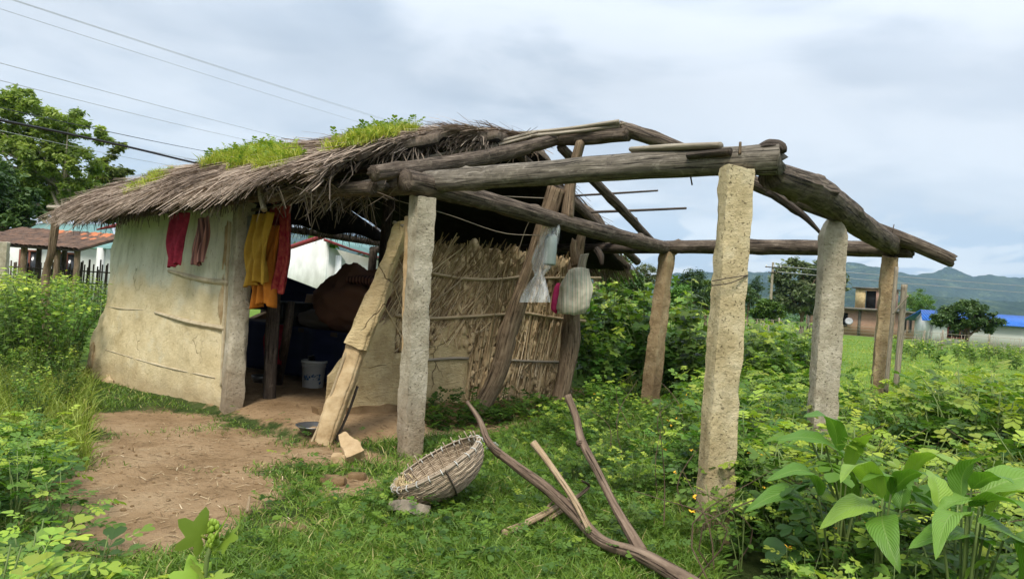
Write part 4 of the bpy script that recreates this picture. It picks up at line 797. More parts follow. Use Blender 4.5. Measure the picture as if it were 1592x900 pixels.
    rail([(614, 490), (668, 495), (730, 492), (790, 488)], 0.022); rail([(816, 486), (850, 492), (880, 496), (910, 499)], 0.022); rail([(662, 560), (700, 557), (728, 557)], 0.018, 'bamboo_grey'); rail([(795, 560), (840, 562), (897, 563)], 0.018, 'bamboo_grey'); rail([(762, 637), (800, 636), (838, 636)], 0.02, 'bamboo', 0.06)
    LO('reed_stalk', [onw(674, 469, 0.1), onw(700, 450, 0.11), onw(722, 430, 0.1)], 0.009, 'bamboo', sides=6, parent=w)
    return w
wattle()
LO('leaning_post', [A3(-0.36, 8.72, -0.05), at(772, 585, 8.7), at(800, 490, 8.62), at(838, 380, 8.5), at(866, 292, 8.4)], [0.115, 0.115, 0.105, 0.1, 0.105], 'post', rough=0.13, seed=41)
LO('forked_post', [at(866, 640, 9.6), at(878, 585, 9.6), at(888, 520, 9.6), at(889, 450, 9.58), at(897, 400, 9.55), at(905, 362, 9.5)], [0.125, 0.11, 0.12, 0.1, 0.1, 0.055], 'post', rough=0.16, seed=42)
LO('post_fork', [at(898, 412, 9.5), at(892, 388, 9.45), at(893, 373, 9.45)], [0.075, 0.055, 0.035], 'post', rough=0.2, seed=43)
LO('broken_stub', [at(928, 388, 9.9), at(934, 398, 9.8), at(936, 412, 9.75)], [0.05, 0.045, 0.02], 'log_dark', rough=0.3)

# --- leaning mud-coated door jamb beside the corner pillar
def mudcol(name, p, q, w0, w1, d, seed, mat, amp=0.02, parent=hut):
    p = np.asarray(p, float); q = np.asarray(q, float); t_ = nrm(q - p); X = nrm(camR - t_ * (camR @ t_)); Y = np.cross(t_, X)
    def fn(k):
        u, v, t = k[:, 0] - 0.5, k[:, 1] - 0.5, k[:, 2]; ww = w0 + (w1 - w0) * t; rr = 1 - 0.25 * (np.abs(u) * 2) ** 4 * (np.abs(v) * 2) ** 4
        P = p + (q - p) * t[:, None] + X * (u * ww * rr)[:, None] + Y * (v * d * rr)[:, None]; return P + vfield(P, 3.5, seed, 3) * amp + vfield(P, 13, seed + 5, 2) * amp * 0.35
    V, F = gridbox(fn, 10, 8, 34); return obj(name, MB().add(V, F), M[mat], parent, True)
j0, j1, j2 = at(487, 700, 6.75), at(557, 538, 6.95), at(628, 348, 7.15)
jm = mudcol('door_jamb', j1, j2, 0.24, 0.16, 0.2, 141, 'mud_smooth', 0.042)
mudcol('jamb_foot', j0 + A3(0.04, 0, -0.1), j1 + A3(-0.01, 0.02, 0.0), 0.19, 0.2, 0.17, 142, 'mud', 0.025)
LO('jamb_lath', [at(476, 706, 6.7), at(505, 640, 6.78), at(538, 548, 6.88)], 0.014, 'bamboo', sides=7); LO('jamb_lath', [at(482, 706, 6.74), at(511, 640, 6.8), at(541, 553, 6.9)], 0.012, 'stick_dark', sides=7)
LO('jamb_lath', [at(520, 690, 6.85), at(542, 640, 6.95), at(556, 600, 7.0)], 0.014, 'stick_dark', sides=7); LO('jamb_peg', [at(612, 346, 7.1), at(628, 352, 7.05)], 0.022, 'bamboo_grey', sides=7, n=5)
blobm = MB(); blob(blobm, at(490, 700, 6.78), (0.17, 0.15, 0.1), 0.4, 2.2, 7); obj('mud_heap', blobm, M['mud_brown'], hut, True)
mudcol('mud_strip', at(633, 610, 6.62), at(636, 338, 6.68), 0.09, 0.085, 0.12, 143, 'clod', 0.02)
LO('tie_wire', [at(905 - 2, 225, 8.3), at(907, 235, 8.3)], 0.004, 'stick_dark', sides=5, n=3)
for pts, d in (([(565, 298), (640, 318), (700, 335), (780, 362), (838, 366)], 7.4), ([(775, 305), (840, 308), (868, 308)], 8.2), ([(835, 330), (820, 350), (806, 390)], 8.2)):
    LO('binding_wire', [at(x, y, d + 0.2 * k) for k, (x, y) in enumerate(pts)], 0.005, 'bamboo_grey', sides=5, n=16, rough=0.0)
LO('pillar_wire', [at(1107, 437, 4.5), at(1135, 432, 4.47), at(1163, 428, 4.55)], 0.0035, 'stick_dark', sides=5, n=8, rough=0.0); LO('pillar_wire', [at(1107, 444, 4.5), at(1135, 440, 4.47), at(1163, 428, 4.55)], 0.0035, 'stick_dark', sides=5, n=8, rough=0.0)
for x, y, d in ((1243, 278, 5.4), (1387, 363, 8.3), (1073, 272, 4.9)): LO('nail', [at(x, y, d), at(x + 3, y - 14 if y != 272 else y + 16, d)], 0.006, 'stick_dark', sides=5, n=3, rough=0.0)
# ------------------------------------------------------------------ things hung on the hut
def hang(name, p, q, L, mat, label, cat='cloth', folds=2.5, amp=0.03, seed=0, narrow=1.0, skew=0.0, nrm_=None, group=None, knot=0.0):
    p = np.asarray(p, float); q = np.asarray(q, float); n_ = nrm(np.cross(q - p, UP)) if nrm_ is None else nrm_; r = random.Random(seed); ph = r.uniform(0, 6)
    def fn(u, v):
        wv = 1 + (narrow - 1) * v; uc = 0.5 + (u - 0.5) * wv * (1 - knot * np.exp(-v / 0.12)); LL = L * (1 + 0.035 * np.sin(u * 5 + ph) + 0.012 * np.sin(u * 21))
        P = p + (q - p) * uc[:, None] - UP * (LL * v)[:, None] + nrm(q - p) * (skew * L * v)[:, None]
        f = amp * (0.5 + 0.7 * v) * np.sin(2 * math.pi * folds * u + ph + 1.2 * np.sin(v * 3 + ph)) + amp * 0.5 * np.sin(2 * math.pi * folds * 2.3 * u + v * 4)
        return P + n_ * f[:, None] + nrm(q - p) * (0.02 * np.sin(v * 7 + ph))[:, None]
    return obj(name, sheet(MB(), fn, 30, 40, th=0.005), M[mat], None, True, label, cat, group)
wb = -0.62
hang('hanging_cloth', onb(266, 332, wb), onb(292, 330, wb), 0.62, 'c_red', 'small crimson cloth hanging under the eave on the limewashed wall', seed=1, narrow=0.6, skew=-0.04, amp=0.03, folds=1.6)
hang('hanging_cloth', onb(309, 340, wb), onb(328, 336, wb), 0.52, 'c_plaid', 'small brown striped cloth hanging on the limewashed wall near its pillar', seed=2, narrow=0.85, skew=-0.12, amp=0.03, folds=1.5)
hang('hanging_cloth', onb(393, 334, -0.3), onb(424, 330, -0.3), 0.78, 'c_mustard', 'mustard yellow cloth hanging at the door opening', seed=3, narrow=0.95, amp=0.045, folds=2.2, skew=-0.03)
hang('hanging_cloth', onb(402, 352, -0.18), onb(432, 350, -0.18), 0.9, 'c_orange', 'orange cloth hanging behind the mustard cloth at the door', seed=4, narrow=0.9, amp=0.05, folds=2.6)
hang('hanging_cloth', onb(424, 316, -0.12), onb(455, 314, -0.12), 0.98, 'c_sari', 'long red patterned cloth hanging beside the mustard cloth', seed=5, narrow=1.0, amp=0.04, folds=2.8)
hang('hanging_cloth', onb(384, 336, -0.22), onb(398, 336, -0.22), 0.55, 'c_grey', 'dull grey cloth hanging next to the wall pillar', seed=6, amp=0.03, folds=1.5)
LO('clothes_pole', [onb(378, 330, -0.2), onb(470, 312, -0.16), onb(560, 300, -0.1)], 0.018, 'stick_dark', sides=6)

# clear plastic bag tied round the leaning post, in two puffs
def bag(name, prof, axis_top, axis_bot, mat, label, cat, squash=0.6, seed=0, amp=0.2, wr=0.1, nu=34, group=None):
    p = np.asarray(axis_top, float); q = np.asarray(axis_bot, float); pr = np.asarray(prof, float); n = 36; T = np.linspace(0, 1, n); r = np.interp(T, pr[:, 0], pr[:, 1]); th = np.linspace(0, 2 * math.pi, nu + 1)
    X = camR; Y = nrm(A3(camF[0], camF[1], 0)); C = p + (q - p) * T[:, None]; D = X[None, None] * np.cos(th)[None, :, None] + Y[None, None] * (np.sin(th) * squash)[None, :, None]
    Q = np.stack([np.repeat(np.cos(th)[None], n, 0), np.repeat(np.sin(th)[None], n, 0), np.repeat(T[:, None] * 2.5, nu + 1, 1)], -1)
    k = 1 + amp * fbm(Q, 1.3, seed, 3) + wr * np.sin(th * 7 + seed)[None] * fbm(Q, 1.0, seed + 3, 2)
    V = C[:, None] + D * (r[:, None] * k)[..., None]; i, j = np.meshgrid(np.arange(n - 1), np.arange(nu), indexing='ij'); e = (i * (nu + 1) + j).ravel()
    uv = np.stack([np.repeat(th[None] / 6.2832 * 1.0, n, 0), np.repeat(T[:, None], nu + 1, 1)], -1)
    return obj(name, MB().add(V.reshape(-1, 3), np.stack([e, e + 1, e + nu + 2, e + nu + 1], -1), 0, uv.reshape(-1, 2)), M[mat], None, True, label, cat, group)
bag('plastic_bag', [(0, 0.09), (0.05, 0.1), (0.3, 0.115), (0.48, 0.125), (0.56, 0.11), (0.61, 0.07), (0.65, 0.05), (0.7, 0.075), (0.8, 0.11), (0.92, 0.155), (1, 0.17)], at(857, 350, 8.15), at(829, 470, 8.15), 'plastic', 'clear plastic bag tied in the middle hanging on the leaning post', 'bag', 0.55, 3, 0.32, 0.5)
lath_ = MB(); lathe(lath_, at(854, 412, 8.16), [(0.0, 0.0), (0.07, 0.0), (0.075, 0.02), (0.075, 0.32), (0.05, 0.36), (0.0, 0.36)], 20); obj('jar', lath_, plain('grey_green_plastic', (0.2, 0.24, 0.22), 0.35), None, True, 'grey-green jar inside the clear plastic bag', 'jar')
def sack(c, w, h, th, seed):
    def fn(q):
        d = (q - 0.5) * 2; u, v, t = d[:, 0], d[:, 1], d[:, 2]; top = np.clip((t + 1) / 2, 0, 1); wd = 0.62 + 0.38 * smooth01((1 - top) / 0.45) - 0.1 * (t < -0.85) * (np.abs(u) ** 3)
        P = c + camR * (u * w * wd + 0.03 * t)[:, None] + UP * (t * h * (1 - 0.08 * u * u))[:, None] + nrm(A3(camF[0], camF[1], 0)) * (v * th * (1 - np.abs(u) ** 3 * 0.8) * (1 - np.abs(t) ** 4 * 0.7) * (1.15 - 0.5 * top))[:, None]
        return P + vfield(P, 5.5, seed, 3) * 0.035 + vfield(P * A3(1, 1, 0.4), 13, seed + 4, 2) * 0.016
    V, F = gridbox(fn, 26, 10, 30); uv = np.stack([((V - c) @ camR) / (2 * w) + 0.5, V[:, 2]], -1); return MB().add(V, F, 0, uv)
obj('striped_bag', sack(at(894, 452, 9.15), 0.215, 0.31, 0.13, 8), M['c_stripe'], None, True, 'cream bag with dark and green stripes hanging on the forked post', 'bag')
bag('pink_bag', [(0, 0.02), (0.15, 0.05), (0.6, 0.075), (0.9, 0.06), (1.0, 0.01)], at(868, 440, 9.25), at(864, 487, 9.25), 'c_pink', 'small pink bag hanging beside the striped bag', 'bag', 0.6, 7, 0.2, 0.1)
hang('netting', at(902, 396, 9.35), at(914, 394, 9.4), 0.62, 'c_net', 'grey netting hanging on the fork of the forked post', 'netting', folds=1.5, amp=0.04, seed=9, narrow=2.0)

# ------------------------------------------------------------------ inside the hut
def on_floor(px, py): p = gp(px, py, 0.07); return p
bk = on_floor(486, 603); bk = A3(bk[0], bk[1], float(gz(bk[0], bk[1])))
t = thing('bucket', bk, 'white plastic bucket with blue print standing on the earth floor', 'bucket')
mb = MB(); lathe(mb, bk, [(0.0, 0.0), (0.135, 0.0), (0.14, 0.01), (0.165, 0.34), (0.178, 0.345), (0.178, 0.375), (0.165, 0.38), (0.155, 0.37), (0.13, 0.02), (0, 0.02)], 36); obj('body', mb, M['bucket'], t, True)
for z_, r_ in ((0.3, 0.164), (0.325, 0.167)): mb = MB(); tube(mb, [bk + A3(r_ * math.cos(x), r_ * math.sin(x), z_) for x in np.linspace(0, 6.2832, 33)], 0.005, 6); obj('rim_band', mb, M['bucket'], t, True)
mb = MB(); vw = nrm(A3(-bk[0], -bk[1], 0)); sd_ = A3(-vw[1], vw[0], 0)
for k in range(30):
    an = rnd.uniform(-0.85, 0.75); z_ = rnd.choice((0.13, 0.15, 0.17, 0.19, 0.08 if an > 0.1 else 0.16)); r_ = 0.1425 + 0.0735 * z_ + 0.002; d_ = vw * math.cos(an) + sd_ * math.sin(an); tg = -vw * math.sin(an) + sd_ * math.cos(an)
    box(mb, bk + d_ * r_ + UP * z_, (rnd.uniform(0.012, 0.035), 0.002, rnd.uniform(0.008, 0.03)), np.array([nrm(tg + UP * rnd.uniform(-1, 1)), d_, np.cross(nrm(tg + UP * rnd.uniform(-0.3, 0.3)), d_)]))
obj('print', mb, M['bucket_print'], t, kind='stuff')
mb = MB(); lathe(mb, bk + A3(-0.03, 0.0, 0.3), [(0.0, 0.0), (0.04, 0.0), (0.05, 0.14), (0.053, 0.142), (0.047, 0.14), (0.038, 0.005), (0, 0.005)], 24, ax=np.array(Matrix.Rotation(0.15, 3, 'Y'))); obj('tumbler', mb, M['steel'], None, True, 'steel tumbler standing in the white bucket', 'tumbler')
bs = gp(487, 668, 0.06); mb = MB(); lathe(mb, A3(bs[0], bs[1], float(gz(bs[0], bs[1]))) , [(0.0, 0.0), (0.1, 0.0), (0.16, 0.07), (0.175, 0.075), (0.175, 0.08), (0.155, 0.075), (0.095, 0.01), (0, 0.01)], 36); obj('basin', mb, M['dull_steel'], None, True, 'shallow grey metal basin on the floor behind the leaning jamb', 'basin')
bs = on_floor(405, 597); mb = MB(); lathe(mb, A3(bs[0], bs[1], float(gz(bs[0], bs[1]))), [(0.0, 0.0), (0.09, 0.0), (0.12, 0.06), (0.13, 0.1), (0.12, 0.1), (0.085, 0.01), (0, 0.01)], 28); obj('cooking_pot', mb, M['dull_steel'], None, True, 'small metal pot on the floor beside the door pillar', 'pot')
# platform with crate, sacks and a brown heap of bedding, hung with a navy tarpaulin
def pf(a, b, z): return H(a, b, z)
t = thing('sleeping_platform', H(4.2, 2.6, 0.08), 'dark wooden platform draped with a navy tarpaulin inside the hut', 'platform')
for a_, b_ in ((2.3, 1.6), (5.6, 1.6), (2.3, 4.2), (5.6, 4.2)): LO('leg', [H(a_, b_, 0.05), H(a_, b_, 0.8)], 0.05, 'log_dark', parent=t, n=10)
mb = MB(); box(mb, H(3.95, 2.9, 0.83), (3.7, 2.8, 0.06), np.array([HA, HB, UP])); obj('deck', mb, M['log_dark'], t)
hang_ = sheet(MB(), lambda u, v: HO + HA * (2.2 + 3.6 * u)[:, None] + HB * (1.46 + 0.05 * np.sin(u * 30))[:, None] + UP * (0.88 - 0.72 * v)[:, None], 50, 12, th=0.01); obj('tarpaulin_skirt', hang_, M['c_navy'], t, True)
c0 = onb(454, 478, 1.7); t = thing('plastic_crate', A3(c0[0], c0[1], 0.87), 'black plastic crate on the platform beneath the red cloth', 'crate')
ax_ = np.array([HA, HB, UP]); mb = MB(); box(mb, A3(c0[0], c0[1], 0.88), (0.62, 0.4, 0.02), ax_)
for s_ in (-1, 1): box(mb, A3(c0[0], c0[1], 1.05) + HA * 0.3 * s_, (0.02, 0.4, 0.32), ax_); box(mb, A3(c0[0], c0[1], 1.05) + HB * 0.19 * s_, (0.58, 0.02, 0.32), ax_)
obj('body', mb, M['crate'], t); mb = MB()
for s_ in (-1, 1): box(mb, A3(c0[0], c0[1], 1.2) + HB * 0.21 * s_, (0.66, 0.025, 0.035), ax_); box(mb, A3(c0[0], c0[1], 1.2) + HA * 0.32 * s_, (0.025, 0.4, 0.034), ax_)
obj('rim', mb, M['crate'], t)
for k in range(7): mb = MB(); box(mb, A3(c0[0], c0[1], 1.03) - HB * 0.208 + HA * (-0.27 + 0.09 * k), (0.018, 0.016, 0.28), ax_); obj('rib', mb, M['crate'], t)
c1 = onb(552, 470, 2.0); mb = MB(); blob(mb, A3(c1[0], c1[1], 1.3), (0.58, 0.5, 0.5), 0.4, 1.6, 3, 50, 34, low=0.865, crease=0.25); obj('bedding_heap', mb, M['c_brown'], None, True, 'crumpled brown blanket heaped on the dark platform', 'blanket')
c1 = onb(500, 500, 1.75); mb = MB(); blob(mb, A3(c1[0], c1[1], 1.0), (0.4, 0.26, 0.16), 0.25, 2, 5, 36, 24, low=0.865, ax=np.array(Matrix.Rotation(0.6, 3, 'Z'))); obj('grain_sack', mb, M['c_sack'], None, True, 'grey woven sack lying between the crate and the brown blanket', 'sack')
c1 = onb(503, 455, 2.3); mb = MB(); box(mb, A3(c1[0], c1[1], 1.08), (0.5, 0.36, 0.42), np.array([nrm(HA + UP * 0.25), HB, np.cross(nrm(HA + UP * 0.25), HB)])); bx_ = obj('carton', mb, M['cardboard'], None, False, 'brown cardboard carton tilted behind the black crate', 'carton')
for px_, py_, b_, z_, sz_, mt_, lb_ in ((575, 428, 1.9, 1.62, (0.5, 0.4, 0.12), 'c_plaid', 'folded striped brown quilt on top of the blanket heap'), (530, 452, 1.75, 1.3, (0.42, 0.36, 0.13), 'c_sack', 'folded grey-brown quilt at the front of the blanket heap'), (588, 470, 1.55, 1.2, (0.4, 0.3, 0.2), 'c_red', 'dark red pillow at the side of the blanket heap')):
    c2_ = onb(px_, py_, b_); q_ = A3(c2_[0], c2_[1], z_ if mt_ != 'c_red' else 1.12)
    def fq(w, q_=q_, sz_=sz_):
        d = (w - 0.5) * 2; P = d * np.asarray(sz_) / 2; P[:, 2] *= (1 - 0.5 * np.max(np.abs(d[:, :2]), axis=1) ** 4) * (1 + 0.3 * np.sin(d[:, 2] * 8) * 0); P = P @ ax_ + q_; return P + vfield(P, 5, 12, 3) * 0.035
    V, F = gridbox(fq, 14, 14, 8); uvq = np.concatenate([V[:, :2]]); obj('quilt' if mt_ != 'c_red' else 'pillow', MB().add(V, F, 0, uvq * 2), M[mt_], None, True, lb_, 'quilt' if mt_ != 'c_red' else 'pillow')
tp = sheet(MB(), lambda u, v: H(6.2, 0.2, 0) + HB * (4.2 * u)[:, None] - HA * (0.15 * np.sin(u * 9) * v)[:, None] + UP * (2.1 - 0.55 * v * 2 - 0.95 * u ** 1.3 * (1 - v))[:, None], 40, 20, th=0.01); obj('tarpaulin', tp, M['c_navy'], None, True, 'navy tarpaulin hung slantwise across the far end of the hut', 'tarpaulin')
LO('forked_prop', [on_floor(432, 598), onb(446, 520, 0.55), onb(452, 470, 0.6)], [0.06, 0.055, 0.05], 'log_dark'); LO('inner_post', [H(2.75, 0.3, 0.0), H(2.8, 0.3, 1.3), H(2.8, 0.3, 2.4)], [0.08, 0.08, 0.07], 'log_dark')
c1 = onb(428, 545, 0.6); hang('red_bundle', onb(418, 505, 0.7), onb(438, 505, 0.7), 0.5, 'c_red', 'dark red bundle of cloth hanging low inside beside the pillar', seed=12, amp=0.05)

# ------------------------------------------------------------------ basket, slab and clods on the grass
def basket():
    n_ = nrm(0.05 * (-camF) + 0.9 * (-0.47 * camR + 0.88 * camU)); X = nrm(camR - n_ * (camR @ n_)); Y = np.cross(n_, X); Rr, Dp = 0.335, 0.255; C = at(677, 726, 4.95)
    def pt(th, s, dr=0.0):
        s = np.asarray(s, float); th = np.asarray(th, float); r = Rr * np.clip(1 - np.abs(np.clip(s, 0, 1)) ** 2.3, 0, 1) ** 0.5 * (1 + 0.03 * np.minimum(s, 0) * 0) + dr; r = r * (1 + 0.04 * np.cos(2 * th + 0.7))
        return C + X * (r * np.cos(th))[..., None] + Y * (r * np.sin(th))[..., None] - n_ * (Dp * s + dr * 0.4)[..., None]
    g = pt(*np.meshgrid(np.linspace(0, 6.28, 40), np.linspace(0, 1, 20)))[..., 2].min(); C = C - UP * (g - 0.02)
    o = thing('woven_basket', A3(C[0], C[1], 0.02), 'large shallow woven cane basket tipped on its side on the grass', 'basket')
    mb = MB(); NR = 26
    for k in range(46):
        s = 0.02 + 0.96 * (k / 45) ** 1.0; th = np.linspace(0, 2 * math.pi, 105); w = 0.0045 * np.cos(NR / 2 * th + k * math.pi) + 0.002 * np.sin(th * 5 + k); tube(mb, pt(th, np.full_like(th, s) + 0.006 * np.sin(th * 3 + k), w), 0.0046, 5, 105, a=np.clip(0.5 + 0.3 * math.sin(k * 2.3) + rnd.uniform(-0.25, 0.25), 0, 1), caps=False)
    obj('weave', mb, M['weave'], o, True, kind='stuff')
    mb = MB(); th, s = np.meshgrid(np.linspace(0, 2 * math.pi, 61), np.linspace(0.01, 1, 24), indexing='ij'); V = pt(th, s, -0.001).reshape(-1, 3); i, j = np.meshgrid(np.arange(60), np.arange(23), indexing='ij'); q = (i * 24 + j).ravel(); mb.add(V, np.stack([q, q + 1, q + 25, q + 24], -1), 0.12); obj('lining', mb, M['weave'], o, True)
    th = np.linspace(0, 2 * math.pi, 81)
    for dr, nm in ((0.01, 'rim_hoop'), (-0.012, 'rim_hoop')): obj(nm, tube(MB(), pt(th, np.full_like(th, 0.02), dr + 0.003 * np.sin(th * 9)), 0.0065, 7, 81, 0.1, caps=False), M['basket'], o, True)
    for k in range(NR):
        a_ = 2 * math.pi * k / NR; ext = -rnd.choice((0.03, 0.05, 0.12, 0.2, 0.16)) if math.sin(a_) > 0.1 else -0.02; s = np.linspace(ext, 0.93, 16); r_ = tube(MB(), pt(np.full(16, a_), np.maximum(s, 0), -0.008) - (n_ * (np.minimum(s, 0) * Dp)[:, None]), 0.012, 6, 16, 0.08, flat=0.4, a=0.6); obj('rib', r_, M['weave'], o, True)
    for k in range(22):
        a_ = 2 * math.pi * (k + 0.3) / 22 + rnd.uniform(-0.06, 0.06); obj('lashing', tube(MB(), np.vstack([pt(np.array([a_] * 5), np.array([0.12, 0.05, -0.03, 0.05, 0.13]), 0) + np.array([Y * 0 + (X * math.cos(a_) + Y * math.sin(a_)) * d for d in (-0.017, -0.024, 0.0, 0.024, 0.014)])]), 0.0038, 5, 12), M['lash'], o, True)
    obj('repair_band', tube(MB(), pt(np.full(14, -1.25), np.linspace(0.0, 0.9, 14), 0.014), 0.012, 6, 14, 0.1, flat=0.5), M['stick_dark'], o, True)
    mb = MB(); n = 900; th = rng.normal(math.pi + 0.35, 0.36, n); s = np.clip(np.abs(rng.normal(0.22, 0.16, n)), 0.03, 0.75); P = pt(th, s, -0.02 - 0.035 * rng.random(n) ** 2); strips(mb, P, rng.normal(0, 1, (n, 3)), rng.uniform(0.02, 0.06, n), rng.uniform(0.004, 0.008, n), rng.random(n)); obj('chaff', mb, M['chaff'], None, False, 'dry yellow chaff lying in the low side of the basket', 'chaff', kind='stuff')
basket()
def rock(name, c, r, seed, mat, label, cat, rot=0.0, amp=0.3, group=None):
    c = np.asarray(c, float); z = float(gz(c[0], c[1])); q = A3(c[0], c[1], z + r[2] * 0.35)
    def fn(w):
        P = (w - 0.5) * 1.5 * np.asarray(r); d = P / np.asarray(r); P = P / (0.55 + 0.45 * np.linalg.norm(d, axis=1, keepdims=True)); P = P + q; return P + vfield(P, 9, seed, 3) * (0.5 * amp * min(r) + 0.012)
    V, F = gridbox(fn, 9, 9, 7); return obj(name, MB().add(V, F), M[mat], None, False, label, cat, group)
def slab():
    c = gp(636, 796); c = A3(c[0], c[1], 0.02); ax = np.array(Matrix.Rotation(0.45, 3, 'Z') @ Matrix.Rotation(-0.35, 3, 'X') @ Matrix.Rotation(0.25, 3, 'Y')).T
    V, F = gridbox(lambda q: (lambda P: P + vfield(P, 6, 5, 3) * 0.03)(c + ((q - 0.5) * A3(0.22, 0.22, 0.07)) @ ax), 14, 14, 4); obj('stone_slab', MB().add(V, F), M['stone'], None, True, 'grey broken slab of dried mud propping the basket', 'slab')
slab()
def stub():
    p, q = gp(553, 712, 0.04), at(533, 678, 6.25); mudcol_ = MB(); t_ = nrm(q - p); X_ = nrm(camR - t_ * (camR @ t_)); Y_ = np.cross(t_, X_); V, F = gridbox(lambda w: (lambda P: P + vfield(P, 8, 31, 3) * 0.035)(p + (q - p) * w[:, 2:3] + X_ * ((w[:, 0:1] - 0.5) * (0.17 - 0.09 * w[:, 2:3])) + Y_ * ((w[:, 1:2] - 0.5) * 0.07)), 8, 5, 16); mudcol_.add(V, F); obj('mud_chunk', mudcol_, M['clod'], None, True, 'long pale chunk of fallen mud leaning near the jamb foot', 'mud chunk')
stub()
rock('mud_clod', gp(530, 714), (0.11, 0.08, 0.06), 2, 'clod', 'rounded pale mud clod at the foot of the long chunk', 'clod'); rock('mud_clod', gp(556, 734), (0.09, 0.06, 0.04), 3, 'mud_brown', 'small brown mud clod in the grass before the pale chunk', 'clod')
rock('mud_clod', gp(518, 740), (0.13, 0.1, 0.05), 4, 'mud_brown', 'low brown mound of crumbled mud in the grass', 'clod', amp=0.5); rock('mud_clod', gp(455, 815), (0.1, 0.07, 0.035), 6, 'mud_brown', 'dark crumbled clod among leaf litter on the lawn', 'clod', amp=0.6)
hang('blue_packet', gp(752, 705) + UP * 0.12, gp(772, 703) + UP * 0.1, 0.1, 'bucket', 'crumpled pale packet lying in the grass behind the basket', 'packet', amp=0.02)

# ------------------------------------------------------------------ fallen branches
def branch():
    mb = MB()
    tube(mb, [at(726, 624, 5.3), at(745, 652, 5.2), at(762, 690, 5.05), at(800, 722, 4.9), at(852, 760, 4.65), at(895, 800, 4.4), at(925, 832, 4.15), at(950, 848, 4.02), at(1000, 864, 3.85), at(1060, 898, 3.6), at(1120, 935, 3.4)], [0.012, 0.024, 0.03, 0.034, 0.036, 0.038, 0.037, 0.034, 0.042, 0.047, 0.047], 12, 90, 0.16, 5, 3)
    tube(mb, [at(882, 614, 4.75), at(896, 650, 4.7), at(904, 684, 4.6), at(930, 735, 4.4), at(955, 785, 4.2), at(975, 820, 4.05), at(998, 860, 3.88)], [0.025, 0.025, 0.029, 0.027, 0.027, 0.03, 0.038], 12, 60, 0.18, 5, 8)
    tube(mb, [at(778, 706, 4.98), at(766, 698, 4.95), at(759, 690, 4.92)], [0.03, 0.02, 0.012], 8, 8, 0.2, 5, 4); tube(mb, [at(905, 688, 4.58), at(898, 688, 4.55)], [0.028, 0.018], 8, 5, 0.2, 5, 5)
    obj('fallen_branch', mb, M['bark'], None, True, 'large brown forked branch with two raised arms lying on the grass', 'branch')
branch()
S = lambda pts, r, mat, label: obj('stick', tube(MB(), pts, r, 8, 24, 0.12, 5, rnd.randrange(99)), M[mat], None, True, label, 'stick')
S([at(829, 688, 4.85), at(850, 715, 4.75), at(885, 765, 4.5), at(905, 800, 4.3), at(917, 826, 4.15)], [0.026, 0.022, 0.022, 0.022, 0.02], 'pale_wood', 'straight peeled pale stick leaning on the forked branch')
S([gp(783, 829, 0.05), gp(835, 805, 0.1), gp(884, 777, 0.14)], [0.026, 0.025, 0.02], 'pale_wood', 'thick peeled stick with split orange end under the forked branch'); S([gp(837, 816, 0.05), gp(880, 790, 0.12)], [0.018, 0.016], 'pale_wood', 'short peeled stick crossing under the forked branch'); S([gp(840, 802, 0.1), gp(862, 775, 0.17)], [0.01, 0.006], 'pale_wood', 'thin pale twig standing up from the peeled sticks')
S([gp(856, 817, 0.05), gp(882, 830, 0.04)], [0.014, 0.014], 'bark', 'short brown stick lying by the bend of the branch'); S([gp(797, 867, 0.04), gp(815, 843, 0.05)], [0.018, 0.016], 'pale_wood', 'short orange-brown chip of wood lying in the lawn'); S([gp(880, 785, 0.14), gp(915, 757, 0.2), gp(905, 747, 0.28)], [0.016, 0.012, 0.007], 'bark', 'dry crooked twig in the weeds behind the pale sticks'); S([gp(384, 795, 0.02), gp(388, 772, 0.05)], [0.01, 0.008], 'pale_wood', 'thin pale splinter on the bare soil')
# stakes leaning on the far corner pillar
for pts, r, lab in (([at(1393, 600, 8.2), at(1400, 520, 8.15), at(1406, 442, 8.1)], 0.035, 'tall weathered stake leaning clear of the far pillar'), ([at(1377, 610, 8.35), at(1385, 520, 8.32), at(1394, 415, 8.35)], 0.024, 'grey pole tied upright against the far pillar'), ([at(1388, 488, 8.1), at(1412, 459, 8.0)], 0.012, 'short pale stick crossing the tall weathered stake')):
    o = obj('stake', tube(MB(), pts, r, 8, 30, 0.1, 5, rnd.randrange(99)), M['bamboo_grey'], None, True, lab, 'stake')
# ------------------------------------------------------------------ leaves and plants
LEAFLET = np.array([[0, 0, 0], [0.6, -0.27, 0.07], [0.88, -0.2, 0.05], [1, 0, -0.02], [0.88, 0.2, 0.05], [0.6, 0.27, 0.07]], float); LEAFLET_F = [np.array([[0, 1, 2, 3], [0, 3, 4, 5]])]
def compound():
    mb = MB(); pos = []; dirs = []; sc = []
    for k, (x, s) in enumerate(((0.45, 0.6), (0.72, 0.78), (1.0, 1.0))):
        for sd_ in (-1, 1): pos.append((x, 0, 0)); an = (1.05, 0.8, 0.42)[k] * sd_; dirs.append((math.cos(an), math.sin(an), -0.12)); sc.append(s * 0.62)
    mb.inst(LEAFLET, LEAFLET_F, np.array(pos, float), frames(np.array(dirs, float)), np.array(sc), np.zeros(6))
    V = np.concatenate(mb.V); F = np.concatenate(mb.F); V = np.vstack([V, [[0, -0.012, 0], [0, 0.012, 0], [1, 0.006, 0], [1, -0.006, 0]]]); F = np.vstack([F, [[36, 39, 38, 37]]]); return V, [F]
CPV, CPF = compound()
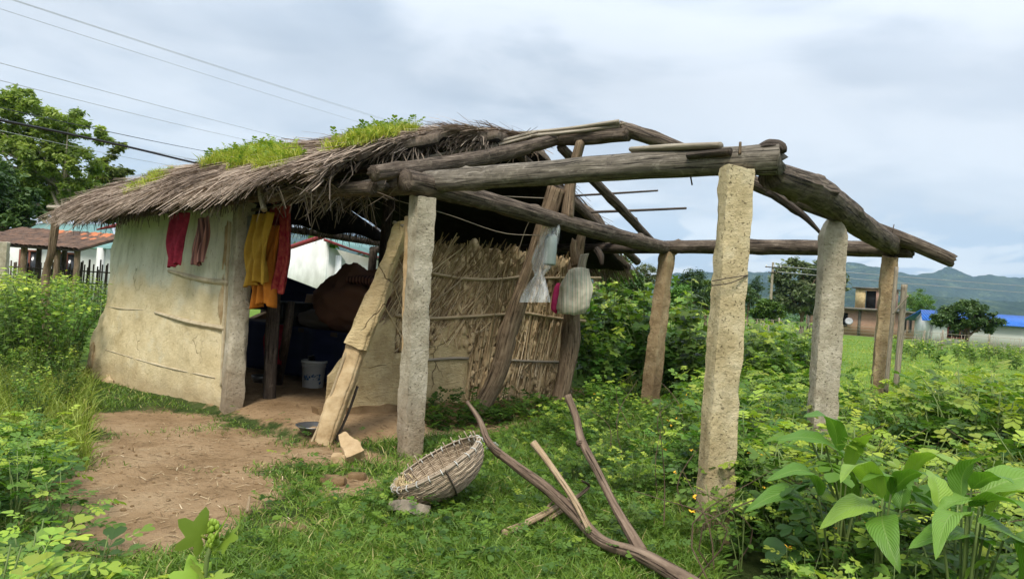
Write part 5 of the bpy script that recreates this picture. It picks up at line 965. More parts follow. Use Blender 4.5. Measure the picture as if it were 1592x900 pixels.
def lobed(nl=5):
    ang = []; rad = []
    for k in range(nl):
        c = (k - (nl - 1) / 2) * 1.05; r = (1.0, 0.92, 0.72)[min(2, abs(k - nl // 2))]
        for d, f in ((-0.4, 0.55), (-0.2, 0.84), (0, 1.0), (0.2, 0.84)): ang.append(c + d); rad.append(r * f)
    ang.append(ang[-1] + 0.3); rad.append(0.45); P = [[0, 0, 0]] + [[r * math.cos(a), r * math.sin(a), -0.18 * r * r + 0.05 * math.cos(a * 6)] for a, r in zip(ang, rad)]; n = len(ang)
    return np.array(P), [np.array([[0, i, i + 1] for i in range(1, n)])]
LBV, LBF = lobed()
OVATE = np.array([[0, 0, 0], [0.25, -0.24, 0.04], [0.6, -0.25, 0.03], [1, 0, -0.1], [0.6, 0.25, 0.03], [0.25, 0.24, 0.04]], float); OVATE_F = [np.array([[0, 1, 2, 3], [0, 3, 4, 5]])]
def rand_dirs(n, lo, hi):
    a = rng.uniform(0, 2 * math.pi, n); e = rng.uniform(lo, hi, n); return np.stack([np.cos(a) * np.cos(e), np.sin(a) * np.cos(e), np.sin(e)], -1)
def plant(h, spread, nst, nl, kind, lsize, seed, flowers=0):
    """stems and leaves of one plant, standing at the origin"""
    st, fo = MB(), MB(); tips = []; r = random.Random(seed)
    for k in range(nst):
        az = r.uniform(0, 6.28); le = h * r.uniform(0.72, 1.0) if k else h; sp = spread * r.uniform(0.3, 1.0) * (0.25 if k == 0 else 1); p0 = A3(0, 0, -0.05); p2 = A3(math.cos(az) * sp, math.sin(az) * sp, le); p1 = (p0 + p2) / 2 + A3(-p2[0] * 0.2 + r.uniform(-0.03, 0.03), -p2[1] * 0.2, 0.03)
        tube(st, [p0, p1, p2], [0.008, 0.006, 0.003], 4, 6); tips.append((p0, p1, p2))
    n = nl; k = rng.integers(0, nst, n); t = rng.random(n) ** 0.62 * 0.9 + 0.1; T = np.array(tips); a_, b_, c_ = T[k, 0], T[k, 1], T[k, 2]; tt = t[:, None]; P = (1 - tt) ** 2 * a_ + 2 * tt * (1 - tt) * (2 * b_ - (a_ + c_) / 2) + tt ** 2 * c_
    D = rand_dirs(n, -0.15, 0.75); off = D * (lsize * rng.uniform(0.2, 1.1, n))[:, None] * (1.15 - 0.5 * t)[:, None]; size = lsize * rng.uniform(0.65, 1.2, n) * (1.1 - 0.35 * t); P = P + off
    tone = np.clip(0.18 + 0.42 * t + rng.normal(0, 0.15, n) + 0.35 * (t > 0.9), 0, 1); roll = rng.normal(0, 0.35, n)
    D2 = D * A3(1, 1, 0.35) + A3(0, 0, 1) * rng.normal(-0.1, 0.22, n)[:, None]
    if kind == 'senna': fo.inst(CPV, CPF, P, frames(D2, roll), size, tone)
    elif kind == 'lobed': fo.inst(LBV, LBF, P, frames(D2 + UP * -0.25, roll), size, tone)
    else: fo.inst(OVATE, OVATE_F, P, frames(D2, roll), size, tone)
    return st, fo
def proto(name, st, fo, mat, label, cat, group):
    o = bpy.data.objects.new(name, None); o.empty_display_size = 0.1; parts = []
    for nm, mb, mt in (('stem', st, M['stem']), ('foliage', fo, M[mat])):
        me = mb.mesh(name + '_' + nm); me.materials.append(mt); c = bpy.data.objects.new(nm, me); c.parent = o; parts.append(c)
    tag(o, label, cat, group); PARTS[o.name] = parts; return o, parts
MARKS = [((1.33, 4.55), 0.75, 'the yellow concrete pillar'), ((2.85, 6.3), 0.8, 'the round-topped grey pillar'), ((4.65, 8.7), 1.0, 'the far corner pillar with the stakes'), ((2.25, 10.5), 1.3, 'the brown back pillar'), ((0.7, 4.0), 0.6, 'the butt of the fallen branch'), ((1.75, 3.3), 0.7, 'the broad glossy-leaved plants'), ((1.2, 9.9), 1.0, 'the forked post of the wattle wall'), ((0.9, 5.3), 0.6, 'the upright arm of the fallen branch'), ((1.0, 7.6), 1.0, 'the open ground before the wattle wall')]
def near_label(kind, x, y, o):
    if kind.word:
        best = min(MARKS, key=lambda m: math.hypot(x - m[0][0], y - m[0][1]) / m[1])
        if math.hypot(x - best[0][0], y - best[0][1]) < best[1]: o['label'] = kind.word + ' growing beside ' + best[2]; o['group'] = kind.many + ' beside ' + best[2]
    return o
class Kind:
    word = None
    def __init__(s, name, mat, label, cat, group, specs):
        s.v = [(st, fo) for st, fo in specs]; s.pr = [proto(name, st, fo, mat, label, cat, group)[0] for st, fo in s.v]; s.mat = mat; s.used = 0; s.stuff = [MB(), MB()]
    def put(s, x, y, sc, single=True, dz=-0.02, tilt=0.06):
        k = rng.integers(len(s.v)); rz = rng.uniform(0, 6.28); z = float(gz(x, y)) + dz
        if single: s.used += 1; return near_label(s, x, y, copy_thing(s.pr[k], (x, y, z), rz, sc, tilt=(rng.normal(0, tilt), rng.normal(0, tilt))))
        c, n = math.cos(rz), math.sin(rz); R_ = np.array([[c, -n, 0], [n, c, 0], [0, 0, 1]])
        s.stuff[1].merge(s.v[k][1], R_, A3(x, y, z), sc)
    def flush(s, name):
        if s.stuff[1].n: obj(name, s.stuff[1], M[s.mat], kind='stuff')
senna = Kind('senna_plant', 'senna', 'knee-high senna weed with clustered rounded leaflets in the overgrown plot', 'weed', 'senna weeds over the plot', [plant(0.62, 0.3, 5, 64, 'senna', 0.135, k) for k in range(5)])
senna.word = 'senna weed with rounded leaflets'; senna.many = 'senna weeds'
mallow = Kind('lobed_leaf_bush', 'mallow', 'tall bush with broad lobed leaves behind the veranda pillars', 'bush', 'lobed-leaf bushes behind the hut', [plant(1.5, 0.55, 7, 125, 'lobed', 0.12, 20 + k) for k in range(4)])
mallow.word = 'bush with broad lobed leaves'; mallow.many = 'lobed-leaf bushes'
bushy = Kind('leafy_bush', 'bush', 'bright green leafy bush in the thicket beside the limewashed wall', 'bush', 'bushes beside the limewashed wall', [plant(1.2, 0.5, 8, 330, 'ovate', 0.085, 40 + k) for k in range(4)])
def scatter(fn, x0, x1, y0, y1, step):
    out = []
    for y in np.arange(y0, y1, step):
        for x in np.arange(x0, x1, step):
            px, py = x + rng.uniform(-0.5, 0.5) * step, y + rng.uniform(-0.5, 0.5) * step
            if fn(px, py): out.append((px, py))
    return out
def vis(x, y, m=140): u = 796 + FPX * x / max(y, 0.3); return -m < u < 1592 + m
PIL = [(-0.85, 6.5), (1.36, 4.6), (2.85, 6.3), (4.65, 8.7), (2.25, 10.5)]
def clear(x, y, r=0.22): return all(math.hypot(x - a, y - b) > r for a, b in PIL)
pts = scatter(lambda x, y: vis(x, y) and clear(x, y) and x > 0.62 + 0.12 * math.sin(y * 2.1) + (0.6 if y < 4.15 else 0) + max(0, (4 - y)) * 0.35 - (0.3 if y > 8.2 else 0) and not (y > 10.2 and x < 3.2) and not (y > 9 and x < 1.1) and x < 0.9 * y + 1.2, 0.5, 11, 2.75, 12.5, 0.3)
pts.sort(key=lambda p: p[1]); cnt = 0
for x, y in pts:
    edge = smooth01(np.array((x - 0.7) / 1.2)); hgt = (0.52 + 0.48 * float(edge)) * (0.75 if y < 3.6 else 1.0) * (1.0 + 0.35 * smooth01(np.array((x - 3.0) / 2.0))) * rng.uniform(0.6, 1.3) * (1 + 0.35 * float(fbm(np.array([[x, y, 0.0]]), 0.9, 401, 2)[0]))
    if rng.random() < 0.08 or (x > 4.6 and y > 8.6 + 0.4 * math.sin(x)): continue
    if abs(x - 0.205 * y) < 0.5 and 6 < y < 10.6: hgt = min(hgt, 0.42)
    if x < 1.55 and y < 5.2: hgt *= 0.68
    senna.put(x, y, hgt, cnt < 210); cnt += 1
# left of the yard and along the bottom left of the plot
for x, y in scatter(lambda x, y: vis(x, y) and x < -0.62 * y - 0.3 + 0.25 * math.sin(y * 3) and x > -0.85 * y - 0.5, -7, -1.2, 2.2, 5.6, 0.27): o = senna.put(x, y, rng.uniform(0.55, 0.85), cnt < 290); cnt += 1; o and tag(o, 'senna weed with rounded leaflets at the edge of the bare soil yard', group='senna weeds beside the yard')
for px_, py_, d in ((20, 862, 1.95), (70, 880, 1.85), (130, 868, 2.0), (175, 890, 1.9), (150, 815, 2.5), (60, 800, 2.7), (-10, 820, 2.3), (100, 720, 3.6), (30, 690, 3.8), (70, 668, 4.2)):
    p = at(px_, py_, d); tag(senna.put(p[0], p[1], max(0.3, p[2]) / 0.62 * 0.95, True), 'senna weed with rounded leaflets at the edge of the bare soil yard', group='senna weeds beside the yard')
pts = scatter(lambda x, y: vis(x, y, 60) and x > 1.55 + 0.5 * (y < 11.6) - (y - 10) * 0.1 and x < 0.36 * y + 1.2 and clear(x, y, 0.5), 0.8, 7, 10.9, 16.5, 0.62)
pts.sort(key=lambda p: p[1])
for x, y in [p for p in pts if p[1] > 10.9 or abs(p[0] - 0.205 * p[1]) > 0.5]: mallow.put(x, y, rng.uniform(0.9, 1.15) * (1.22 if x < 3.0 else 0.88), True)
for x, y in scatter(lambda x, y: vis(x, y, 60) and x < 0.75 * y + 1 and clear(x, y, 0.6) and x < 4.2 + 0.16 * (y - 9) , 4.2, 13, 9.5, 14.5, 0.9): tag(mallow.put(x, y, rng.uniform(0.38, 0.6), True), 'short lobed-leaf bush in the open plot beyond the veranda pillars', group='short lobed-leaf bushes in the plot')
for x, y in scatter(lambda x, y: 1.15 < x < 1.62, 1.15, 1.62, 9.9, 11.4, 0.4): mallow.put(x, y, rng.uniform(0.7, 0.95), True)
for px_, py_, d in ((1300, 850, 2.75), (1345, 862, 2.6), (1395, 870, 2.55), (1245, 835, 3.0), (1425, 850, 2.7)):
    p = at(px_, py_, d); tag(mallow.put(p[0], p[1], max(0.2, p[2]) / 1.5, True), 'low lobed-leaf plant at the feet of the broad-leaved plants', group='lobed-leaf plants under the broad leaves')
for x, y in scatter(lambda x, y: vis(x, y, 90) and x < -0.585 * y - 0.3 and not (hut_ab(x, y)[0] < 6.75 and hut_ab(x, y)[1] > -0.9), -17, -4.5, 9.0, 18.5, 0.7): bushy.put(x, y, rng.uniform(0.85, 1.2), True)
for px_, py_, d in ((78, 525, 9.3), (60, 545, 9.0), (100, 540, 9.1), (48, 428, 9.3), (72, 422, 9.4), (98, 432, 9.3), (30, 436, 9.5), (122, 440, 10.2)): p = at(px_, py_, d); bushy.put(p[0], p[1], p[2] / 1.15, True)
for x, y in scatter(lambda x, y: vis(x, y, 60) and x < -0.615 * y and x > -0.8 * y - 0.4, -9, -3.8, 6.2, 9.6, 0.55): tag(bushy.put(x, y, rng.uniform(0.25, 0.5), True), 'low leafy weed in the long grass before the thicket', 'weed', 'low weeds before the thicket')
for x, y in scatter(lambda x, y: vis(x, y, 60), 1.0, 2.7, 2.45, 3.2, 0.22): senna.put(x, y, rng.uniform(0.35, 0.6), False)
weed = Kind('leafy_weed', 'bush', 'upright weed with plain oval leaves among the senna', 'weed', 'oval-leaved weeds among the senna', [plant(0.8, 0.28, 4, 60, 'ovate', 0.12, 90 + k) for k in range(3)])
for x, y in scatter(lambda x, y: vis(x, y, 60) and clear(x, y) and x > 1.0 + 0.3 * (y < 5) and not (y > 9 and x < 1.4) and x < 0.85 * y and not (x > 4.6 and y > 8.6) and abs(x - 0.205 * y) > 0.4 and rng.random() < 0.42, 0.9, 9, 3.0, 10.5, 0.55): weed.put(x, y, rng.uniform(0.5, 1.05) * (0.8 if y < 5 else 1), True)
for x, y in scatter(lambda x, y: vis(x, y, 60) and clear(x, y) and x > 1.1 and not (y > 9 and x < 1.4) and x < 0.85 * y and not (x > 4.6 and y > 8.6) and abs(x - 0.205 * y) > 0.4 and rng.random() < 0.35, 0.9, 8, 3.4, 9.5, 0.7): tag(mallow.put(x, y, rng.uniform(0.32, 0.52), True), 'low lobed-leaf weed rising among the senna near the pillars', 'weed', 'lobed-leaf weeds among the senna')
for k in range(60):
    y = rng.uniform(3.2, 8); x = rng.uniform(1.0, 0.6 * y + 1)
    if k == 0: dry = MB()
    p = A3(x, y, 0.0); tube(dry, [p, p + A3(rng.normal(0, 0.12), rng.normal(0, 0.12), rng.uniform(0.25, 0.5)), p + A3(rng.normal(0, 0.3), rng.normal(0, 0.3), rng.uniform(0.45, 0.8))], [0.005, 0.004, 0.002], 5, 8)
obj('dry_stalks', dry, M['post'], kind='stuff')
senna.flush('senna_thicket'); mallow.flush('bush_thicket'); bushy.flush('bush_thicket')
# little yellow senna flowers
mb = MB(); n = 90; x = rng.uniform(0.9, 5.5, n); y = rng.uniform(3.2, 8, n); kp = np.array([clear(a_, b_, 0.35) for a_, b_ in zip(x, y)]); x, y = x[kp], y[kp]; n = len(x); P = np.stack([x, y, 0.42 + 0.14 * rng.random(n)], -1); k = 5
for j in range(k): mb.inst(OVATE, OVATE_F, P, frames(rand_dirs(n, -0.2, 0.9)), np.full(n, 0.022), np.zeros(n))
obj('senna_flowers', mb, M['flower'], kind='stuff')

# lawn
BLADE = np.array([[0, -0.5, 0], [0, 0.5, 0], [0.55, -0.4, 0.0], [0.55, 0.4, 0.0], [1, 0, 0]], float); BLADE_F = [np.array([[0, 2, 3, 1]]), np.array([[2, 4, 3]])]
def blades(mb, x, y, L, W, lean, tone, z=None):
    n = len(x); P = np.stack([x, y, (gz(x, y) - 0.01) if z is None else z], -1); az = rng.uniform(0, 2 * math.pi, n); le = np.abs(rng.normal(lean, 0.25, n)); D = np.stack([np.cos(az) * np.sin(le), np.sin(az) * np.sin(le), np.cos(le)], -1)
    Rm = frames(D, rng.uniform(0, 6.28, n)); V = np.repeat(BLADE[None], n, 0).copy(); V[:, :, 0] *= L[:, None]; V[:, :, 1] *= W[:, None]; V = np.einsum('nij,nkj->nki', Rm, V) + P[:, None]
    bend = L * rng.uniform(0.05, 0.45, n); hx = np.stack([np.cos(az), np.sin(az)], -1); V[:, 4, :2] += hx * bend[:, None]; V[:, 4, 2] -= bend * 0.55
    o = np.arange(n)[:, None] * 5; mb.add(V.reshape(-1, 3), [BLADE_F[0] + o, BLADE_F[1] + o], np.concatenate([tone, tone]))
def lawn():
    mb = MB(); n = 190000; u = rng.random(n); y = 2.3 * (10.5 / 2.3) ** u; px = rng.uniform(-120, 1150, n); x = (px - 796) / FPX * y
    P = np.stack([x, y, x * 0], -1); d, ins = dirt_at(x, y); den = 0.55 + 0.75 * fbm(P, 1.3, 201, 3); keep = (rng.random(n) > d * 1.25 + 0.02) & (ins < 0.05) & (rng.random(n) < den + 0.3) & (x < 1.9 + 0.1 * y); x, y = x[keep], y[keep]; P = P[keep]; d = d[keep]
    tall = 0.07 + 0.05 * np.clip(fbm(P, 0.8, 203, 3) + 0.3, 0, 1) + 0.03 * smooth01((x + 0.6) / 1.0); left = smooth01((-1.2 - x) / 0.8); tall = tall * (1 - 0.35 * left); n = len(x)
    tone = np.clip(0.48 + 0.25 * fbm(P, 1.7, 205, 3) + rng.normal(0, 0.17, n) + 0.5 * (rng.random(n) < 0.05 + 0.08 * left + 0.12 * d) - 0.1 * left, 0, 1)
    blades(mb, x, y, tall * rng.uniform(0.6, 1.7, n), rng.uniform(0.004, 0.008, n) * (1 + y * 0.06), 0.55, tone)
    obj('lawn_grass', mb, M['grass'], kind='stuff')
    mb = MB(); n = 3800; y = rng.uniform(2.6, 9.5, n) ; px = rng.uniform(380, 1080, n); x = (px - 796) / FPX * y; P = np.stack([x, y, gz(x, y)], -1); d, ins = dirt_at(x, y); den = smooth01((fbm(P, 1.1, 207, 3) + 0.25 + 0.35 * smooth01((x + 0.5) / 1.2)) / 0.6)
    keep = (d < 0.35) & (rng.random(n) < den); P = P[keep]; n = len(P); D = rand_dirs(n, -0.1, 0.5); P[:, 2] += rng.uniform(0.03, 0.15, n); mb.inst(CPV, CPF, P, frames(D, rng.normal(0, 0.3, n)), rng.uniform(0.045, 0.085, n), np.clip(rng.normal(0.55, 0.22, n), 0, 1))
    n = 2200; y = rng.uniform(2.6, 8.5, n); px = rng.uniform(420, 1000, n); x = (px - 796) / FPX * y; P = np.stack([x, y, gz(x, y)], -1); d, ins = dirt_at(x, y); keep = (d < 0.4) & (fbm(P, 1.4, 209, 3) > -0.02); P = P[keep]; n = len(P); P[:, 2] += rng.uniform(0.03, 0.12, n); mb.inst(OVATE, OVATE_F, P, frames(rand_dirs(n, -0.1, 0.45), rng.normal(0, 0.3, n)), rng.uniform(0.04, 0.085, n), np.clip(rng.normal(0.42, 0.2, n), 0, 1))
    # weeds at the foot of the wattle wall
    n = 900; s = rng.uniform(0.9, WLN + 0.2, n); P = W0 + WD * s[:, None] + WN * rng.uniform(0.25, 0.75, n)[:, None]; P[:, 2] = gz(P[:, 0], P[:, 1]) + rng.random(n) ** 1.5 * 0.3 * (0.4 + 0.6 * np.abs(np.sin(s * 3.0))); mb.inst(CPV, CPF, P, frames(rand_dirs(n, -0.1, 0.6), rng.normal(0, 0.3, n)), rng.uniform(0.07, 0.13, n), np.clip(rng.normal(0.35, 0.2, n), 0, 1))
    obj('ground_creeper', mb, M['senna'], kind='stuff')
    mb = MB(); n = 26000; y = 9 * (60 / 9) ** rng.random(n); px = rng.uniform(850, 1720, n); x = (px - 796) / FPX * y; keep = (x > 2.2) ; x, y = x[keep], y[keep]; n = len(x); P = np.stack([x, y, x * 0], -1); blades(mb, x, y, rng.uniform(0.12, 0.3, n) * (0.6 + 0.5 * fbm(P, 0.25, 211, 2)), 0.006 * (1 + y * 0.12), 0.4, np.clip(0.72 + 0.2 * fbm(P, 0.5, 213, 2) + rng.normal(0, 0.1, n), 0, 0.97))
    n = 9000; y = rng.uniform(5.2, 10, n); px = rng.uniform(-150, 160, n); x = (px - 796) / FPX * y; blades(mb, x, y, rng.uniform(0.12, 0.32, n), rng.uniform(0.006, 0.011, n), 0.45, np.clip(rng.normal(0.62, 0.17, n), 0, 0.95))
    obj('field_grass', mb, M['grass'], kind='stuff')
    # dead leaves, twigs and crumbs on the bare soil
    mb = MB(); n = 1700; x = rng.uniform(-3.6, -0.6, n); y = rng.uniform(3.6, 7.3, n); P = np.stack([x, y, gz(x, y) + 0.008], -1); strips(mb, P, rng.normal(0, 1, (n, 3)) * A3(1, 1, 0.12), rng.uniform(0.015, 0.1, n), rng.uniform(0.002, 0.008, n), np.clip(rng.normal(0.4, 0.35, n), 0, 1)); obj('leaf_litter', mb, M['reed'], kind='stuff')
    mb = MB()
    for k in range(170):
        x_, y_ = rnd.uniform(-3.5, -0.9), rnd.uniform(3.6, 7.2); r_ = abs(rnd.gauss(0, 0.006)) + 0.004; blob(mb, A3(x_, y_, float(gz(np.array(x_), np.array(y_))) + r_ * 0.3), (r_ * 1.4, r_, r_ * 0.8), 0.4, 2, k, 7, 5)
    obj('soil_crumbs', mb, M['mud_brown'], kind='stuff')
lawn()
# weeds and grass rooted in the thatch
def roof_weeds():
    polys = [[(298, 290), (318, 268), (345, 250), (378, 238), (410, 240), (440, 246), (464, 252), (468, 262), (446, 274), (400, 278), (330, 293)], [(488, 264), (504, 246), (524, 234), (556, 225), (600, 217), (650, 214), (642, 230), (600, 246), (545, 258)], [(196, 312), (214, 290), (248, 272), (280, 268), (262, 283), (230, 300), (206, 313)]]
    n = 60000; a = rng.uniform(0.4, 7, n); t = rng.uniform(0, 1, n); P = roof_front(a, t); u, v = proj(P); mb = MB()
    for k, pl in enumerate(polys):
        s = inpoly(u, v, pl); Q = P[s]; Q = Q[rng.random(len(Q)) < (0.85 if k < 2 else 0.6)]; m = len(Q); den = fbm(Q, 2.0, 221, 2); Q = Q[den > 0.0]; m = len(Q)
        for rep in range(3):
            j = Q + rng.normal(0, 0.03, (m, 3)) * A3(1, 1, 0) + UP * 0.05; az = rng.random(m); blades(mb, j[:, 0], j[:, 1], rng.uniform(0.07, 0.19, m) * (1.0 if k < 2 else 0.8), rng.uniform(0.008, 0.014, m), 0.4, np.clip(rng.normal(0.72, 0.2, m), 0, 1), j[:, 2])
        if k < 2:
            hi = Q[rng.random(m) < 0.75]; tt = np.clip((hi @ HB - HO @ HB) / 2.6, 0, 1.2) ** 2 * 0.7; hi = hi[rng.random(len(hi)) < tt + 0.15]; m = len(hi)
            mb.inst(CPV, CPF, hi + UP * rng.uniform(0.06, 0.2, m)[:, None], frames(rand_dirs(m, -0.1, 0.9)), rng.uniform(0.05, 0.09, m), np.clip(rng.normal(0.25, 0.15, m), 0, 1))
    obj('roof_weeds', mb, M['roofweed'], kind='stuff')
roof_weeds()

# broad-leaved plants in the right foreground, each leaf a part
def broadleaf(mb, p, q, w, up=0.05, tone=0.5, droop=0.05):
    p = np.asarray(p, float); q = np.asarray(q, float); L = np.linalg.norm(q - p); d = (q - p) / L; side = nrm(np.cross(d, UP)); nz = np.cross(side, d); tw = rnd.uniform(-0.5, 0.5); side, nz = side * math.cos(tw) + nz * math.sin(tw), nz * math.cos(tw) - side * math.sin(tw)
    def fn(u, v):
        wd = w * np.clip(np.sin(np.pi * np.clip(u, 0, 1) ** 0.75), 0, 1) ** 0.8 * (1 - 0.25 * u); s = (v - 0.5) * 2
        z = up * np.sin(np.pi * u) * L * 3.0 - droop * u ** 3 + 0.22 * np.abs(s) * wd - 0.12 * s * s * wd + 0.004 * np.sin(u * 22) * s * np.abs(s); return p + d * (L * u)[:, None] + side * (s * wd * 0.5)[:, None] + nz * z[:, None]
    return sheet(mb, fn, 20, 8, tone)
def broad_plants():
    groups = [((1312, 800), 3.45, 'broad glossy ribbed-leaf plant growing before the round-topped pillar', [((1310, 711), (1234, 690), .11), ((1302, 702), (1265, 660), .1), ((1342, 741), (1270, 727), .11), ((1329, 785), (1276, 736), .12), ((1272, 770), (1219, 745), .11), ((1253, 780), (1187, 784), .1), ((1310, 793), (1252, 772), .11), ((1318, 730), (1345, 688), .08)]),
              ((1374, 830), 3.15, 'broad glossy ribbed-leaf plant with a drooping front leaf, middle of the three', [((1372, 775), (1323, 744), .1), ((1365, 790), (1303, 803), .11), ((1372, 802), (1388, 859), .11), ((1383, 794), (1455, 808), .11), ((1385, 768), (1446, 748), .1), ((1410, 742), (1474, 726), .1), ((1400, 792), (1420, 748), .09), ((1376, 780), (1352, 752), .07)]),
              ((1515, 860), 2.75, 'largest broad glossy ribbed-leaf plant, with pale lower leaves', [((1459, 790), (1445, 741), .1), ((1495, 775), (1529, 720), .13), ((1525, 766), (1600, 747), .12), ((1502, 802), (1466, 840), .1), ((1506, 788), (1600, 808), .13), ((1521, 812), (1578, 892), .14), ((1529, 783), (1476, 792), .12), ((1540, 845), (1448, 846), .16), ((1560, 840), (1625, 870), .15), ((1510, 760), (1560, 752), .09), ((1535, 800), (1620, 780), .12), ((1545, 870), (1500, 905), .14)])]
    for (cx, cy), d, lab, leaves in groups:
        root = gp(cx, min(cy + 250, 1150)); c = at(cx, cy, d); root = A3(c[0], c[1] + 0.05, float(gz(c[0], c[1])))
        t = thing('broad_leaf_plant', root, lab, 'plant')
        for p, q, w in leaves:
            dp = d + rnd.uniform(-0.18, 0.12); dq = dp - rnd.uniform(-0.12, 0.22); P, Q = at(*p, dp), at(*q, dq); Q = P + (Q - P) * 1.35
            lf = obj('leaf', broadleaf(MB(), P, Q, w * rnd.uniform(1.05, 1.35), rnd.uniform(0.03, 0.075), rnd.choice((0.25, 0.45, 0.6, 0.9)), rnd.uniform(0.0, 0.05)), M['broad'], t, True)
            tube_ = MB(); mid = (root + P) / 2 + A3(0, 0, 0.08); tube(tube_, [root, mid, P], [0.008, 0.006, 0.004], 6, 8); obj('leaf_stalk', tube_, M['stem'], t, True)
broad_plants()
# okra-like shoot close to the camera
def shoot():
    g = at(318, 905, 1.5); r_ = A3(g[0] - 0.02, g[1] + 0.02, 0); t = thing('lobed_shoot', r_, 'single yellow-green shoot with lobed leaves and a bud spike on the lawn', 'plant')
    mb = MB(); tube(mb, [r_, at(312, 1000, 1.5), at(320, 880, 1.5), at(333, 835, 1.5)], [0.009, 0.008, 0.006, 0.005], 7, 20); obj('stem', mb, M['stem'], t, True)
    mb = MB()
    for k in range(34): p = at(330 + rnd.uniform(-7, 8), 855 - k * 1.4 + rnd.uniform(-3, 3), 1.5 + rnd.uniform(-0.012, 0.012)); blob(mb, p, (0.0055, 0.0055, 0.0075), 0.2, 2, k, 7, 5, a=0.85)
    obj('bud_spike', mb, M['bush'], t, True)
    for p, q, s in (((322, 838), (285, 812), 0.075), ((336, 832), (345, 806), 0.055), ((343, 838), (372, 834), 0.05), ((322, 900), (262, 893), 0.07), ((328, 892), (345, 908), 0.055), ((318, 892), (300, 878), 0.05)):
        P, Q = at(*p, 1.5), at(*q, 1.46); d = (Q - P)[None]; mb = MB(); V = LBV.copy(); mb.inst(LBV, LBF, P[None] + d * 0.25, frames(d / np.linalg.norm(d), np.array([rnd.uniform(-0.4, 0.4)]), up=np.repeat((UP - camF * 0.9)[None], 1, 0)), np.array([s * 0.85]), np.array([rnd.uniform(0.75, 0.95)])); tube(mb, [P, P + (Q - P) * 0.25], 0.003, 5, 3, a=0.9); obj('leaf', mb, M['bush'], t, True)
shoot()
# ------------------------------------------------------------------ trees
CARD = np.array([[0, 0, 0], [0.35, -0.22, 0.05], [0.75, -0.16, 0.02], [1, 0, -0.1], [0.75, 0.16, 0.02], [0.35, 0.22, 0.05]], float); CARD_F = [np.array([[0, 1, 2, 3], [0, 3, 4, 5]])]
def crown(blobs, ncl, nleaf, ls, clr=0.3, shell=0.55):
    """leaf clumps through the crown's volume; blobs = (centre, radii)"""
    mb = MB(); vol = np.array([np.prod(b[1]) for b in blobs]); k = rng.choice(len(blobs), ncl, p=vol / vol.sum()); C = np.array([b[0] for b in blobs])[k]; Rr = np.array([b[1] for b in blobs])[k]
    d = rng.normal(0, 1, (ncl, 3)); d /= np.linalg.norm(d, axis=1, keepdims=True); r = rng.random(ncl) ** (1 / 3) * (1 - shell) + shell * rng.random(ncl) ** 0.25; c = C + d * Rr * r[:, None]; cr = Rr.mean(1) * clr * rng.uniform(0.6, 1.35, ncl); ct = np.clip(rng.normal(0.5, 0.2, ncl), 0, 1)
    j = rng.integers(0, ncl, nleaf); P = c[j] + rng.normal(0, 0.55, (nleaf, 3)) * (cr[j])[:, None] * A3(1, 1, 0.6); D = rand_dirs(nleaf, -0.9, 0.5)
    return mb.inst(CARD, CARD_F, P, frames(D, rng.normal(0, 0.6, nleaf)), ls * rng.uniform(0.6, 1.4, nleaf), np.clip(ct[j] * 0.7 + 0.3 * rng.random(nleaf), 0, 1)), c
def tree(name, base, h, blobs, ncl, nleaf, ls, mat, label, tr=0.15, trunkmat='bark', limbs=9, clr=0.3, group=None, split=0.35, lean=(0, 0), shell=0.55):
    base = np.asarray(base, float); base = A3(base[0], base[1], float(gz(base[0], base[1]))); B_ = [(base + A3(*c), A3(*r)) for c, r in blobs]; cr, cl = crown(B_, ncl, nleaf, ls, clr, shell)
    t = thing(name, base, label, 'tree', group); mb = MB(); top = base + A3(lean[0], lean[1], h * 0.75); fork = base + (top - base) * split
    tube(mb, [base - UP * 0.2, base + (fork - base) * 0.6 + A3(0.05 * h * 0.2, 0, 0), fork, (fork + top) / 2 + A3(tr, 0, 0), top], [tr * 1.25, tr, tr * 0.85, tr * 0.5, tr * 0.15], 9, 24, 0.1, 4, 3)
    for k in range(limbs):
        e = cl[rng.integers(len(cl))]; s = base + (top - base) * rnd.uniform(split * 0.8, 0.8); m_ = (s + e) / 2 + UP * 0.08 * np.linalg.norm(e - s); tube(mb, [s, m_, e], [tr * 0.45, tr * 0.28, tr * 0.06], 6, 10, 0.1, 4, k)
    obj('trunk', mb, M[trunkmat], t, True); obj('crown', cr, M[mat], t); return t
def P2(px, Y): return A3(*(at(px, 440, Y)[:2]), 0)
def rel(px, py, Y, b): p = at(px, py, Y); return (p[0] - b[0], p[1] - b[1], p[2])
def blobs_px(b, Y, L):   # (px, py, radius in pixels x, y, depth offset)
    return [(rel(x, y, Y + dz, b), (rx * Y / FPX, rx * Y / FPX * 0.9, ry * Y / FPX)) for x, y, rx, ry, dz in L]
Y = 42; b = P2(88, Y); tree('big_tree', b, 11.5, blobs_px(b, Y, [(35, 165, 42, 27, 0), (-10, 185, 45, 38, 1), (100, 190, 40, 26, 0), (145, 215, 22, 34, -1), (60, 225, 60, 35, 1), (110, 255, 45, 32, 0), (20, 250, 45, 38, -1), (-60, 230, 50, 60, 0), (60, 290, 60, 30, 1), (120, 295, 30, 22, 0)]), 360, 44000, 0.26, 'tree_light', 'tall airy tree with pale forked limbs rising behind the tiled shed', 0.26, 'bamboo_grey', 16, 0.2)
b = P2(182, 50); tree('slender_tree', b, 9, blobs_px(b, 50, [(180, 235, 13, 18, 0), (172, 265, 22, 20, 0), (196, 262, 9, 12, 0), (160, 300, 30, 30, 0)]), 60, 7000, 0.32, 'tree_light', 'slender pale tree peeking over the thatch beside the tall airy tree', 0.15, 'bark', 6, 0.3)
